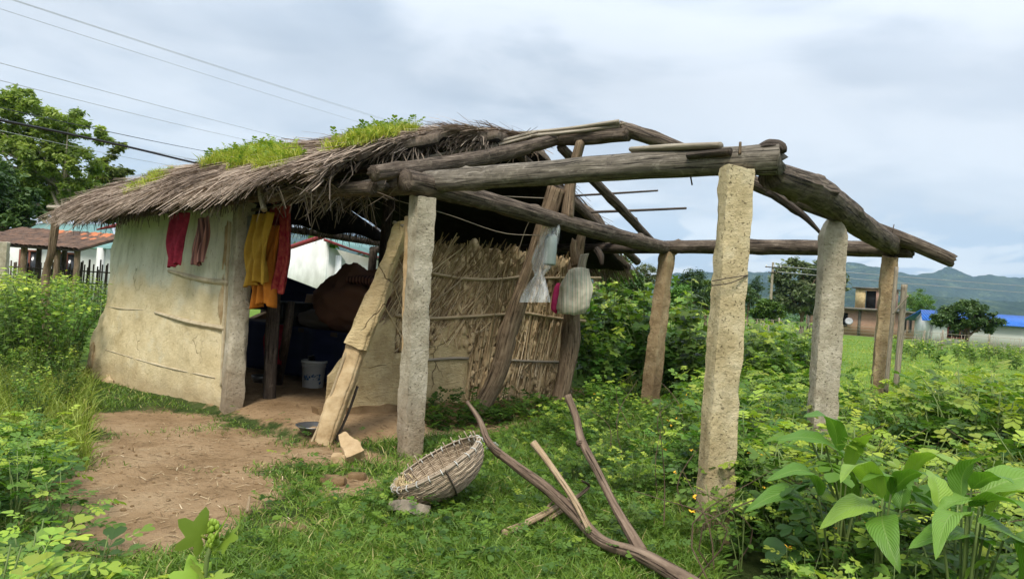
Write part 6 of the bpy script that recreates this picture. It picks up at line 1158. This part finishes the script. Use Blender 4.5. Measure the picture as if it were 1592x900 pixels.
b = P2(-5, 33); tree('mango_tree', b, 6, blobs_px(b, 33, [(10, 305, 45, 35, 0), (-50, 290, 70, 60, 1), (45, 320, 32, 25, 0), (75, 330, 25, 18, 0), (0, 350, 60, 30, 0)]), 120, 17000, 0.26, 'tree_dark', 'dense dark mango tree behind the tiled shed', 0.25, 'bark', 8, 0.28)
b = P2(130, 46); tree('mid_tree', b, 6, blobs_px(b, 46, [(130, 310, 40, 30, 0), (90, 325, 30, 25, 0), (180, 330, 30, 22, 0)]), 70, 8000, 0.3, 'tree_bright', 'leafy green tree behind the green-roofed house beside the shed', 0.2, 'bark', 6, 0.3)
b = P2(505, 60); tree('garden_tree', b, 6, blobs_px(b, 60, [(498, 378, 22, 16, 0), (515, 372, 16, 12, 0), (470, 392, 18, 14, 0)]), 50, 5000, 0.32, 'tree_bright', 'light green tree behind the white house seen through the hut', 0.18, 'bark', 5, 0.3)
for x, y, r, Y, m_, lab in ((575, 392, 20, 80, 'tree_dark', 'dark tree far behind the white house seen through the hut'), (925, 395, 26, 24, 'tree_dark', 'dark green tree just behind the end of the back beam'), (955, 418, 24, 26, 'tree_bright', 'bright green tree right of the dark tree behind the beam'), (1003, 424, 18, 60, 'tree_olive', 'greyish tree standing between the bushes and the brown pillar'), (1075, 440, 26, 45, 'tree_dark', 'dark round tree between the brown and the yellow pillar'), (1100, 452, 22, 52, 'tree_bright', 'mid-green tree half hidden by the yellow pillar'), (1055, 455, 22, 38, 'tree_bright', 'low bright tree right of the brown pillar'), (980, 440, 24, 34, 'tree_dark', 'low dark tree left of the brown pillar'), (1165, 455, 16, 70, 'tree_dark', 'dark tree beside the yellow pillar near the fence'), (1180, 440, 14, 110, 'tree_dark', 'distant dark tree behind the utility pole'), (1425, 462, 20, 95, 'tree_bright', 'bright green tree rising behind the brick house'), (1437, 470, 16, 92, 'tree_bright', 'bushy green tree at the corner of the brick house')):
    b = P2(x, Y); R_ = r * Y / FPX; tp = at(x, y - r * 0.85, Y)[2]
    tree('orchard_tree', b, tp, [((0, 0, tp - R_ * 0.9), (R_, R_ * 0.9, R_ * 0.85)), ((-R_ * 0.6, 0, tp - R_ * 1.4), (R_ * 0.7, R_ * 0.7, R_ * 0.6)), ((R_ * 0.6, 0.3, tp - R_ * 1.3), (R_ * 0.7, R_ * 0.7, R_ * 0.6)), ((0, 0, max(1.0, tp - R_ * 2.2)), (R_ * 0.8, R_ * 0.7, R_ * 0.8))], 60, 5200, max(0.16, R_ * 0.11), m_, lab, 0.14, 'bark', 5, 0.3)
b = P2(1250, 72); tree('acacia_tree', b, 6, blobs_px(b, 72, [(1245, 412, 22, 16, 0), (1225, 432, 26, 22, 0), (1270, 428, 30, 24, 1), (1295, 438, 22, 22, 0), (1240, 462, 42, 24, 0), (1275, 475, 30, 18, 1)]), 190, 16000, 0.4, 'tree_olive', 'wide olive-grey acacia tree behind the fence and utility pole', 0.2, 'bark', 12, 0.22)
b = P2(1193, 56); tree('round_tree', b, 3, blobs_px(b, 56, [(1193, 480, 19, 14, 0), (1180, 487, 12, 9, 0), (1208, 486, 12, 10, 0), (1193, 492, 18, 8, 0)]), 60, 6500, 0.24, 'tree_bright', 'small round bright tree before the utility pole', 0.12, 'bark', 5, 0.3)
b = P2(1507, 52); tree('shade_tree', b, 3, blobs_px(b, 52, [(1500, 490, 36, 16, 0), (1470, 497, 20, 16, 0), (1535, 500, 22, 16, 0), (1505, 478, 26, 11, 0), (1540, 514, 10, 9, 0), (1485, 510, 18, 9, 0), (1525, 508, 18, 9, 0)]), 110, 13000, 0.22, 'tree_dark', 'low spreading dark tree before the blue-roofed house', 0.16, 'bark', 9, 0.25, split=0.2)
# far hedges and wood below the hills
mb = MB(); n = 16000; d_ = 120 + 700 * rng.random(n) ** 1.4; px = rng.uniform(-200, 1800, n); x = (px - 796) / FPX * d_; hN = np.clip(3.2 + 3.6 * fbm(np.stack([x, d_, x * 0], -1), 0.03, 301, 3), 0.4, 9); P = np.stack([x, d_, hN * rng.random(n)], -1); mb.inst(CARD, CARD_F, P, frames(rand_dirs(n, -0.6, 0.6), rng.normal(0, 0.6, n)), 0.0055 * d_ + 0.9, np.clip(rng.normal(0.45, 0.25, n), 0, 1)); obj('distant_wood', mb, M['tree_dark'], kind='stuff')
# hedge of low weeds along the right-hand fence
hd = Kind('fence_weed', 'bush', 'low leafy weed growing along the far field fence', 'weed', 'weeds along the far fence', [plant(0.9, 0.5, 6, 120, 'ovate', 0.16, 60 + k) for k in range(2)])
for k in range(46): u = rng.uniform(1390, 1640); Yh = rng.uniform(26, 44); p = P2(u, Yh); hd.put(p[0], p[1], rng.uniform(0.5, 1.15), True)

# ------------------------------------------------------------------ buildings, fences, lines
def plate(mb, P, th):
    P = np.asarray(P, float); n_ = nrm(np.cross(P[1] - P[0], P[2] - P[0])); k = len(P); Q = P - n_ * th
    F = [tuple(range(k)), tuple(k + i for i in reversed(range(k)))] + [(i, k + i, k + (i + 1) % k, (i + 1) % k) for i in range(k)]
    u_ = nrm(P[1] - P[0]); u_ = u_ if abs(u_[2]) < 0.7 else nrm(P[2] - P[1]); uv = np.stack([np.vstack([P, Q]) @ u_, np.vstack([P, Q])[:, 2]], -1); return mb.add(np.vstack([P, Q]), F, 0, uv)
def part(name, P, th, mat, parent): return obj(name, plate(MB(), P, th), M[mat], parent)
def wallq(c, d, L, z0, z1): return [c + UP * z0, c + d * L + UP * z0, c + d * L + UP * z1, c + UP * z1]
# brick house
C_ = A3(42.5, 78, 0); fd = nrm(A3(-0.66, 0.75, 0)); sd2 = nrm(A3(0.75, 0.66, 0)); t = thing('brick_house', C_ + fd * 4 + sd2 * 6, 'flat-roofed bare brick house with small room on its roof', 'house')
fn_, sn_ = -sd2, -fd
part('front_wall', [C_ + fd * 9.5, C_, C_ + UP * 3.0, C_ + fd * 9.5 + UP * 3.0], 0.25, 'brick', t); part('side_wall', wallq(C_, sd2, 12.5, 0, 3.0), 0.25, 'brick', t)
part('back_wall', [C_ + sd2 * 12.5, C_ + sd2 * 12.5 + fd * 9.5, C_ + sd2 * 12.5 + fd * 9.5 + UP * 3, C_ + sd2 * 12.5 + UP * 3], 0.25, 'brick', t)
mb = MB(); c = C_ + fd * 4.6 + sd2 * 6.2 + UP * 3.1; box(mb, c, (10.8, 14.2, 0.22), np.array([fd, sd2, UP])); obj('roof_slab', mb, M['roof_slab'], t)
for f_, w_ in ((0.15, 0.35), (3.2, 0.3), (9.2, 0.3)): mb = MB(); box(mb, C_ + fd * f_ + fn_ * 0.04 + UP * 1.48, (w_, 0.12, 2.96), np.array([fd, sd2, UP])); obj('column', mb, M['roof_slab'], t)
def window(parent, c, along, out, w, h, frame='roof_slab', mull=0, glass='glass'):
    ax = np.array([along, out, UP]); mb = MB(); box(mb, c + out * 0.02, (w, 0.05, h), ax); o = obj('window', mb, M[glass], parent); mb = MB()
    for s_ in (-1, 1): box(mb, c + along * s_ * w / 2 + out * 0.05, (0.08, 0.1, h + 0.08), ax); box(mb, c + UP * s_ * h / 2 + out * 0.05, (w - 0.08, 0.1, 0.08), ax)
    for k in range(mull): box(mb, c + along * (-w / 2 + w * (k + 1) / (mull + 1)) + out * 0.05, (0.07, 0.08, h - 0.08), ax)
    obj('frame', mb, M[frame], o); return o
window(t, C_ + fd * 5.6 + UP * 1.75, fd, fn_, 2.0, 1.5, 'black', 1, 'black')
for s_ in (4.6, 6.3): window(t, C_ + sd2 * s_ + UP * 1.6, sd2, sn_, 0.7, 1.6, 'roof_slab', 0, 'black')  # black panes carry the shade of the rooms behind as colour
R0 = C_ + fd * 0.5 + sd2 * 0.6; mb = MB(); part('roof_room_wall', [R0 + fd * 3.6 + UP * 3.2, R0 + fd * 2.5 + UP * 3.2, R0 + fd * 2.5 + UP * 5.5, R0 + fd * 3.6 + UP * 5.5], 0.2, 'mud_smooth', t); part('roof_room_wall', [R0 + fd * 1.3 + UP * 3.2, R0 + UP * 3.2, R0 + UP * 5.5, R0 + fd * 1.3 + UP * 5.5], 0.2, 'brick', t); part('roof_room_wall', [R0 + fd * 2.5 + UP * 5.25, R0 + fd * 1.3 + UP * 5.25, R0 + fd * 1.3 + UP * 5.5, R0 + fd * 2.5 + UP * 5.5], 0.2, 'brick', t)
part('roof_room_wall', wallq(R0, sd2, 3, 3.2, 5.5), 0.2, 'brick', t); mb = MB(); box(mb, R0 + fd * 1.9 + sd2 * 1.0 + UP * 4.3, (1.2, 1.4, 2.2), np.array([fd, sd2, UP])); obj('doorway', mb, M['black'], t)  # solid black box stands in for the shaded room behind the doorway
mb = MB(); box(mb, R0 + fd * 1.8 + sd2 * 1.5 + UP * 5.58, (4.2, 3.6, 0.14), np.array([fd, sd2, UP])); obj('roof_room_slab', mb, M['roof_slab'], t)
dc = C_ + fd * 4.1 + fn_ * 0.7 + UP * 1.6; mb = MB(); dax = np.array(Matrix.Rotation(1.2, 3, 'X') @ Matrix.Rotation(0.5, 3, 'Z')); 
zd = nrm(A3(-0.45, -1, 0.45)); xd = nrm(np.cross(UP, zd)); yd = np.cross(zd, xd); lathe(mb, dc, [(0.0, -0.1), (0.25, -0.06), (0.42, 0.02), (0.44, 0.03), (0.25, -0.04), (0.0, -0.08)], 24, ax=np.array([xd, yd, zd])); tube(mb, [dc - zd * 0.1, dc - zd * 0.1 + sd2 * 0.6], 0.04, 6); obj('satellite_dish', mb, plain('dish_grey', (0.36, 0.37, 0.38), 0.6), t, True)
# blue-roofed house
B0 = A3(*at(1447, 500, 66)[:2], 0); bd = nrm(A3(0.95, -0.3, 0)); bb = nrm(A3(0.3, 0.95, 0)); t = thing('blue_roof_house', B0 + bd * 8, 'long low white house with a bright blue tin roof', 'house')
part('front_wall', wallq(B0, bd, 18, 0, 2.3), 0.2, 'white_wall', t); part('end_wall', [B0 + bb * 6, B0, B0 + UP * 2.3, B0 + bb * 3 + UP * 3.1, B0 + bb * 6 + UP * 2.3], 0.2, 'white_wall', t)
part('roof_slope', [B0 - bd * 0.9 - bb * 0.7 + UP * 2.2, B0 + bd * 18.5 - bb * 0.7 + UP * 2.2, B0 + bd * 18.5 + bb * 3 + UP * 3.25, B0 - bd * 0.2 + bb * 3 + UP * 3.25], 0.06, 'tin_blue', t); part('roof_slope', [B0 + bd * 18.5 + bb * 6.7 + UP * 2.2, B0 - bd * 0.9 + bb * 6.7 + UP * 2.2, B0 - bd * 0.2 + bb * 3 + UP * 3.25, B0 + bd * 18.5 + bb * 3 + UP * 3.25], 0.06, 'tin_blue', t)
for s_ in (2.2, 8.6, 12.5): window(t, B0 + bd * s_ - bb * 0.0 + UP * 1.2, bd, -bb, 1.5, 1.0, 'wood_red', 2)
# green-roofed house behind the tiled shed
Y = 30; t = thing('green_roof_house', A3(*at(110, 440, Y)[:2], 0), 'white house with green tin roof and red trim beyond the tiled shed', 'house'); g_ = lambda x, y, d=Y: at(x, y, d)
def drop(p, z): return A3(p[0], p[1], z)
e0, e1 = g_(-40, 360), g_(175, 372); part('front_wall', [drop(e0, 0), drop(e1, 0), drop(e1, e1[2] - 0.05), drop(e0, e0[2] - 0.05)], 0.2, 'white_wall', t)
part('roof_slope', [g_(40, 358, 29.3), g_(178, 369, 29.3), g_(172, 349, 33), g_(62, 347, 33)], 0.06, 'tin_green', t); part('eave_trim', [g_(40, 360.5, 29.25), g_(178, 372, 29.25), g_(178, 369, 29.28), g_(40, 358, 29.28)], 0.06, 'trim_red', t); part('gable_trim', [g_(150, 358, 29), g_(182, 353, 29), g_(182, 347, 29), g_(150, 356, 29)], 0.08, 'trim_red', t)
part('porch_roof', [g_(130, 384, 26.5), g_(184, 386, 26.5), g_(182, 372, 29), g_(150, 373, 29)], 0.06, 'tin_green', t)
for x in (48, 106): pa = g_(x, 400); window(t, A3(pa[0], pa[1] - 0.02, 1.35), A3(1, 0, 0), A3(0, -1, 0), 0.8, 1.5, 'wood_red', 1)
for x in (158, 181): pa = at(x, 385, 26.6); mb = MB(); box(mb, A3(pa[0], pa[1], pa[2] / 2), (0.22, 0.22, pa[2] - 0.02)); obj('porch_post', mb, M['white_wall'], t)
# tiled shed on posts
Y = 18.5; A_ = at(-60, 383, Y); B_ = at(122, 390, Y); B_[2] = A_[2] = 1.98; ed = nrm(B_ - A_); eb = nrm(A3(-ed[1], ed[0], 0)); Ls = np.linalg.norm(B_ - A_); t = thing('tiled_shed', (A_ + B_) / 2 * A3(1, 1, 0), 'open shed on wooden posts under a mossy clay tile roof', 'shed')
sl = nrm(eb * 2.4 + UP * 0.6); mb = MB(); plate(mb, [A_, B_, B_ + sl * 2.2, A_ + sl * 2.2], 0.05); obj('roof_deck', mb, M['stick_dark'], t)
tv, tf = [], []; th = np.linspace(-1.5, 1.5, 6); T = np.array([[x, 0.085 * math.sin(a_), 0.05 * math.cos(a_) + 0.02 * x] for x in (0, 0.34) for a_ in th]); TF = [np.array([[i, i + 6, i + 7, i + 1] for i in range(5)])]
tm = MB().add(T, TF).mesh('tile', None, True); tm.materials.append(M['tile']); tm2 = MB().add(T, TF).mesh('tile', None, True); tm2.materials.append(M['tile_new']); nrow, ncol = 8, 26; stuffm = MB()
for r_ in range(nrow):
    for c_ in range(ncol):
        s_ = (c_ + 0.5) / ncol * Ls; p = A_ + ed * s_ + sl * (0.28 * r_ - 0.05) + np.cross(ed, sl) * 0.02; new = (r_ in (6, 7) and (9 <= c_ <= 12 or 17 <= c_ <= 23) and (c_ + r_) % 3) or (r_ == 4 and c_ in (20, 22))
        o = bpy.data.objects.new('tile', tm2 if new else tm); mx_ = Matrix(((sl[0], ed[0] * 1, -np.cross(ed, sl)[0] * -1, 0), (sl[1], ed[1], np.cross(ed, sl)[1], 0), (sl[2], ed[2], np.cross(ed, sl)[2], 0), (0, 0, 0, 1)))
        o.matrix_basis = Matrix.Translation(Vector(p) + Vector((0, 0, rnd.uniform(-0.01, 0.012)))) @ mx_ @ Matrix.Rotation(rnd.gauss(0, 0.05), 4, 'Z'); link(o, t)
for x in (-30, 35, 87, 118): p = at(x, 400, Y + 0.2); LO('post', [A3(p[0], p[1], -0.2), A3(p[0] + 0.04, p[1], 1.0), A3(p[0] + 0.03, p[1], 1.97)], [0.085, 0.075, 0.075], 'post', parent=t, rough=0.15)
for x in (10, 60, 100): p = at(x, 400, Y + 2.2); LO('post', [A3(p[0], p[1], -0.2), A3(p[0], p[1], 2.3)], 0.07, 'log_dark', parent=t, n=14)
# stake fence by the shed, every stake on its own
t = thing('stake_fence', A3(*at(80, 440, 20.5)[:2], 0), 'dark bamboo stake fence with thin rails beyond the shed posts', 'fence')
for k in range(46):
    x = 8 + k * 3.7 + rnd.uniform(-1, 1); p = at(x, 420, 20.6); h_ = rnd.uniform(1.35, 1.65) * (1.0 if x < 120 else 1.1); LO('stake', [A3(p[0], p[1], -0.1), A3(p[0] + rnd.uniform(-0.05, 0.05), p[1], h_)], 0.022, 'stick_dark', sides=5, n=3, parent=t, rough=0.0)
for z_ in (0.55, 1.05, 1.4): LO('rail', [A3(*at(0, 420, 20.55)[:2], z_), A3(*at(185, 420, 20.55)[:2], z_ + 0.03)], 0.02, 'stick_dark', sides=5, parent=t, rough=0.0)
# concrete post at the plot's left edge
pillar(A3(*at(2, 440, 15.5)[:2], -0.2), at(5, 376, 15.5), 0.22, 0.2, 0.3, 'concrete_grey', 77, name='boundary_post', parent=None)
tag(bpy.data.objects['boundary_post'], 'grey concrete boundary post standing in the thicket before the tiled shed', 'post')
# white house seen through the hut
t = thing('white_house', A3(*at(508, 450, 38)[:2], 0), 'white house with green roof and red edging seen through the hut', 'house')
k0, k1, k2 = at(395, 404, 47), at(508, 367, 38), at(600, 386, 48); part('gable_wall', [drop(k0, 0), drop(k1, 0), k1 - UP * 0.1, k0 - UP * 0.1], 0.2, 'white_wall', t); part('recess_wall', [drop(at(508, 440, 38.1), 0), drop(at(600, 440, 47), 0), drop(at(600, 440, 47), 3.3), drop(at(508, 440, 38.1), 3.6)], 0.2, 'white_wall', t)
part('roof_slope', [at(506, 372, 37), at(546, 386, 38.5), at(610, 405, 46), at(610, 386, 52), at(508, 366, 40)], 0.08, 'tin_green', t); part('roof_trim', [k0, k1, k1 + UP * 0.2, k0 + UP * 0.2], 0.25, 'trim_red', t); part('roof_trim', [at(506, 374.5, 36.95), at(546, 388.5, 38.45), at(546, 386, 38.45), at(506, 371, 36.95)], 0.15, 'trim_red', t); part('roof_trim', [at(546, 388.5, 38.45), at(610, 407, 45.9), at(610, 404.5, 45.9), at(546, 386, 38.45)], 0.15, 'trim_red', t); part('roof_trim', [at(507, 366.5, 39.9), at(610, 387.5, 52), at(610, 384.5, 52), at(507, 363, 39.9)], 0.2, 'trim_red', t)
for x in (517, 533): p = at(x, 425, 39.0); mb = MB(); box(mb, A3(p[0], p[1] + 0.05, 1.35), (0.9 if x == 517 else 0.8, 0.1, 2.3)); obj('door', mb, M['black'], t)  # black boxes, shade of the door openings put in as colour
mb = MB(); p = at(525, 425, 38.4); box(mb, A3(p[0], p[1], 1.6), (0.28, 0.28, 3.2)); obj('porch_pillar', mb, M['white_wall'], t)
t = thing('far_green_house', A3(*at(455, 450, 55)[:2], 0), 'small green-gabled house beyond the white house, seen past the red cloth', 'house'); a0, a1, a2 = at(430, 395, 55), at(462, 383, 55), at(484, 396, 55); part('gable', [drop(a0, 0), drop(a2, 0), a2, a1, a0], 0.2, 'tin_green', t); part('barge_board', [a1 + A3(0, -0.1, 0), a2 + A3(0.3, -0.1, -0.1), a2 + A3(0.3, -0.1, 0.15), a1 + A3(0, -0.1, 0.25)], 0.1, 'white_wall', t); part('roof_slope', [a1 + A3(0, -0.3, 0.25), a1 + A3(0, 5, 0.25), a0 + A3(-0.4, 5, 0.2), a0 + A3(-0.4, -0.3, 0.2)], 0.06, 'tin_green', t)
# field fences on the right
def fence(name, pts, Ys, label, step, h, mat, wires=3, stakes=0):
    t = thing(name, A3(*at(pts[0], 480, Ys[0])[:2], 0), label, 'fence'); p0, p1 = A3(*at(pts[0], 480, Ys[0])[:2], 0), A3(*at(pts[1], 480, Ys[1])[:2], 0); L = np.linalg.norm(p1 - p0); n = int(L / step)
    for k in range(n + 1): p = p0 + (p1 - p0) * k / n + rng.normal(0, 0.06, 3) * A3(1, 1, 0); LO('fence_post', [A3(p[0], p[1], -0.2), A3(p[0] + rnd.uniform(-0.06, 0.06), p[1], h * rnd.uniform(0.9, 1.1))], 0.055, mat, sides=6, n=5, parent=t, rough=0.08)
    for k in range(wires): z_ = h * (0.25 + 0.65 * k / max(1, wires - 1)); LO('fence_wire', [A3(p0[0], p0[1], z_), A3(p1[0], p1[1], z_)], 0.012, 'bamboo_grey', sides=4, n=2, parent=t, rough=0.0)
    for k in range(stakes): s_ = rnd.random(); p = p0 + (p1 - p0) * s_; LO('stake', [A3(p[0], p[1], -0.1), A3(p[0] + rnd.uniform(-0.1, 0.1), p[1], h * rnd.uniform(0.5, 0.95))], 0.016, 'bamboo_grey', sides=4, n=2, parent=t, rough=0.0)
fence('field_fence', (1150, 1280), (48, 47), 'brown stake fence beneath the acacia tree', 2.0, 1.4, 'bamboo_grey', 3, 90); fence('field_fence', (1290, 1440), (64, 60), 'wire fence with pale posts before the brick house', 3.0, 1.3, 'bamboo_grey', 4); fence('field_fence', (1400, 1700), (48, 44), 'brushwood fence in front of the blue-roofed house', 2.4, 1.3, 'bamboo_grey', 3, 110)
# utility pole and lines
Y = 68; pb = A3(*at(1200, 440, Y)[:2], 0); t = thing('utility_pole', pb, 'thin concrete utility pole with a crossarm before the acacia tree', 'pole'); ph = at(1203, 408, Y)[2]
LO('pole', [pb - UP * 0.2, pb + UP * ph * 0.5, pb + UP * ph], [0.16, 0.14, 0.11], 'bamboo_grey', sides=8, parent=t, rough=0.02)
for z_, w_ in ((ph - 0.5, 1.6), (ph - 1.0, 1.0)): mb = MB(); bar(mb, pb + A3(-w_ / 2, -0.15, z_), pb + A3(w_ / 2, -0.15, z_), 0.09, 0.09); obj('crossarm', mb, M['stick_dark'], t)
for x_ in (-0.7, 0, 0.7): mb = MB(); lathe(mb, pb + A3(x_, -0.15, ph - 0.46), [(0.03, 0.0), (0.07, 0.05), (0.04, 0.1), (0.07, 0.15), (0.0, 0.2)], 8); obj('insulator', mb, M['white_wall'], t)
def line(p0, p1, sag, r, mat, label, n=24):
    s_ = np.linspace(0, 1, n); P = p0 + (p1 - p0) * s_[:, None] - UP * (4 * sag * s_ * (1 - s_))[:, None]; obj('power_line', tube(MB(), P, r, 5, n), M[mat], None, True, label, 'cable', 'overhead lines')
for k, (z_, x_) in enumerate(((ph - 0.35, 0.7), (ph - 0.9, 0.45))): line(pb + A3(x_, -0.15, z_), at(1950, 462 + 12 * k, 120), 0.5, 0.035, 'wire', ('upper', 'lower')[k] + ' thin wire crossing the hills from the utility pole')
def ext(p, q, d0, d1, lo, hi): a_, b_ = at(*p, d0), at(*q, d1); return a_ - (b_ - a_) * lo, b_ + (b_ - a_) * hi
for k, (p, q, d0, d1, r, lab, mt) in enumerate((((45, 0), (640, 196), 22, 60, 0.008, 'highest thin power line slanting down to the ridge of the thatch', 'wire'), ((52, 1), (655, 199), 22.4, 60, 0.008, 'thin power line running just under the highest one', 'wire'), ((0, 5), (600, 199), 22, 60, 0.008, 'third thin power line below the close upper pair', 'wire'), ((0, 90), (470, 218), 24, 58, 0.011, 'thin power line crossing the sky above the tall airy tree', 'wire'), ((0, 117), (380, 213), 24, 54, 0.011, 'thin power line just clearing the crown of the tall airy tree', 'wire'), ((0, 158), (345, 235), 20, 44, 0.014, 'dark line behind the tall airy tree reaching the roof weeds', 'cable'), ((0, 178), (300, 243), 26, 50, 0.012, 'lower thin line behind the tall airy tree', 'wire'), ((0, 196), (270, 254), 28, 50, 0.012, 'lowest thin line dipping behind the thatch', 'wire'))): line(*ext(p, q, d0, d1, 0.5, 0.6), 0.25, r, mt, lab)
c_ = [at(-220, 150, 4.2), at(-80, 172, 5.0), at(0, 187, 5.6), at(100, 207, 6.5), at(205, 230, 7.6), at(330, 259, 8.9)]; rp = roof_front(np.array([3.0]), np.array([0.28]))[0]; c_ += [at(412, 269, 9.1)]; obj('service_cable', tube(MB(), c_, 0.013, 6, 60), M['cable'], None, True, 'thick black cable sagging down to the front of the thatch', 'cable')

# ------------------------------------------------------------------ haze
mb = MB(); box(mb, (0, 2600, 310), (11000, 5800, 660)); me = mb.mesh('haze'); n = NT('haze'); pv = n.N('ShaderNodeVolumePrincipled'); pv.inputs['Color'].default_value = (0.52, 0.76, 1.0, 1); pv.inputs['Density'].default_value = 0.0001; pv.inputs['Anisotropy'].default_value = 0.0; n.L(pv.outputs[0], n.out.inputs['Volume']); me.materials.append(n.m)
o = bpy.data.objects.new('haze', me); COL.objects.link(o); o['kind'] = 'stuff'
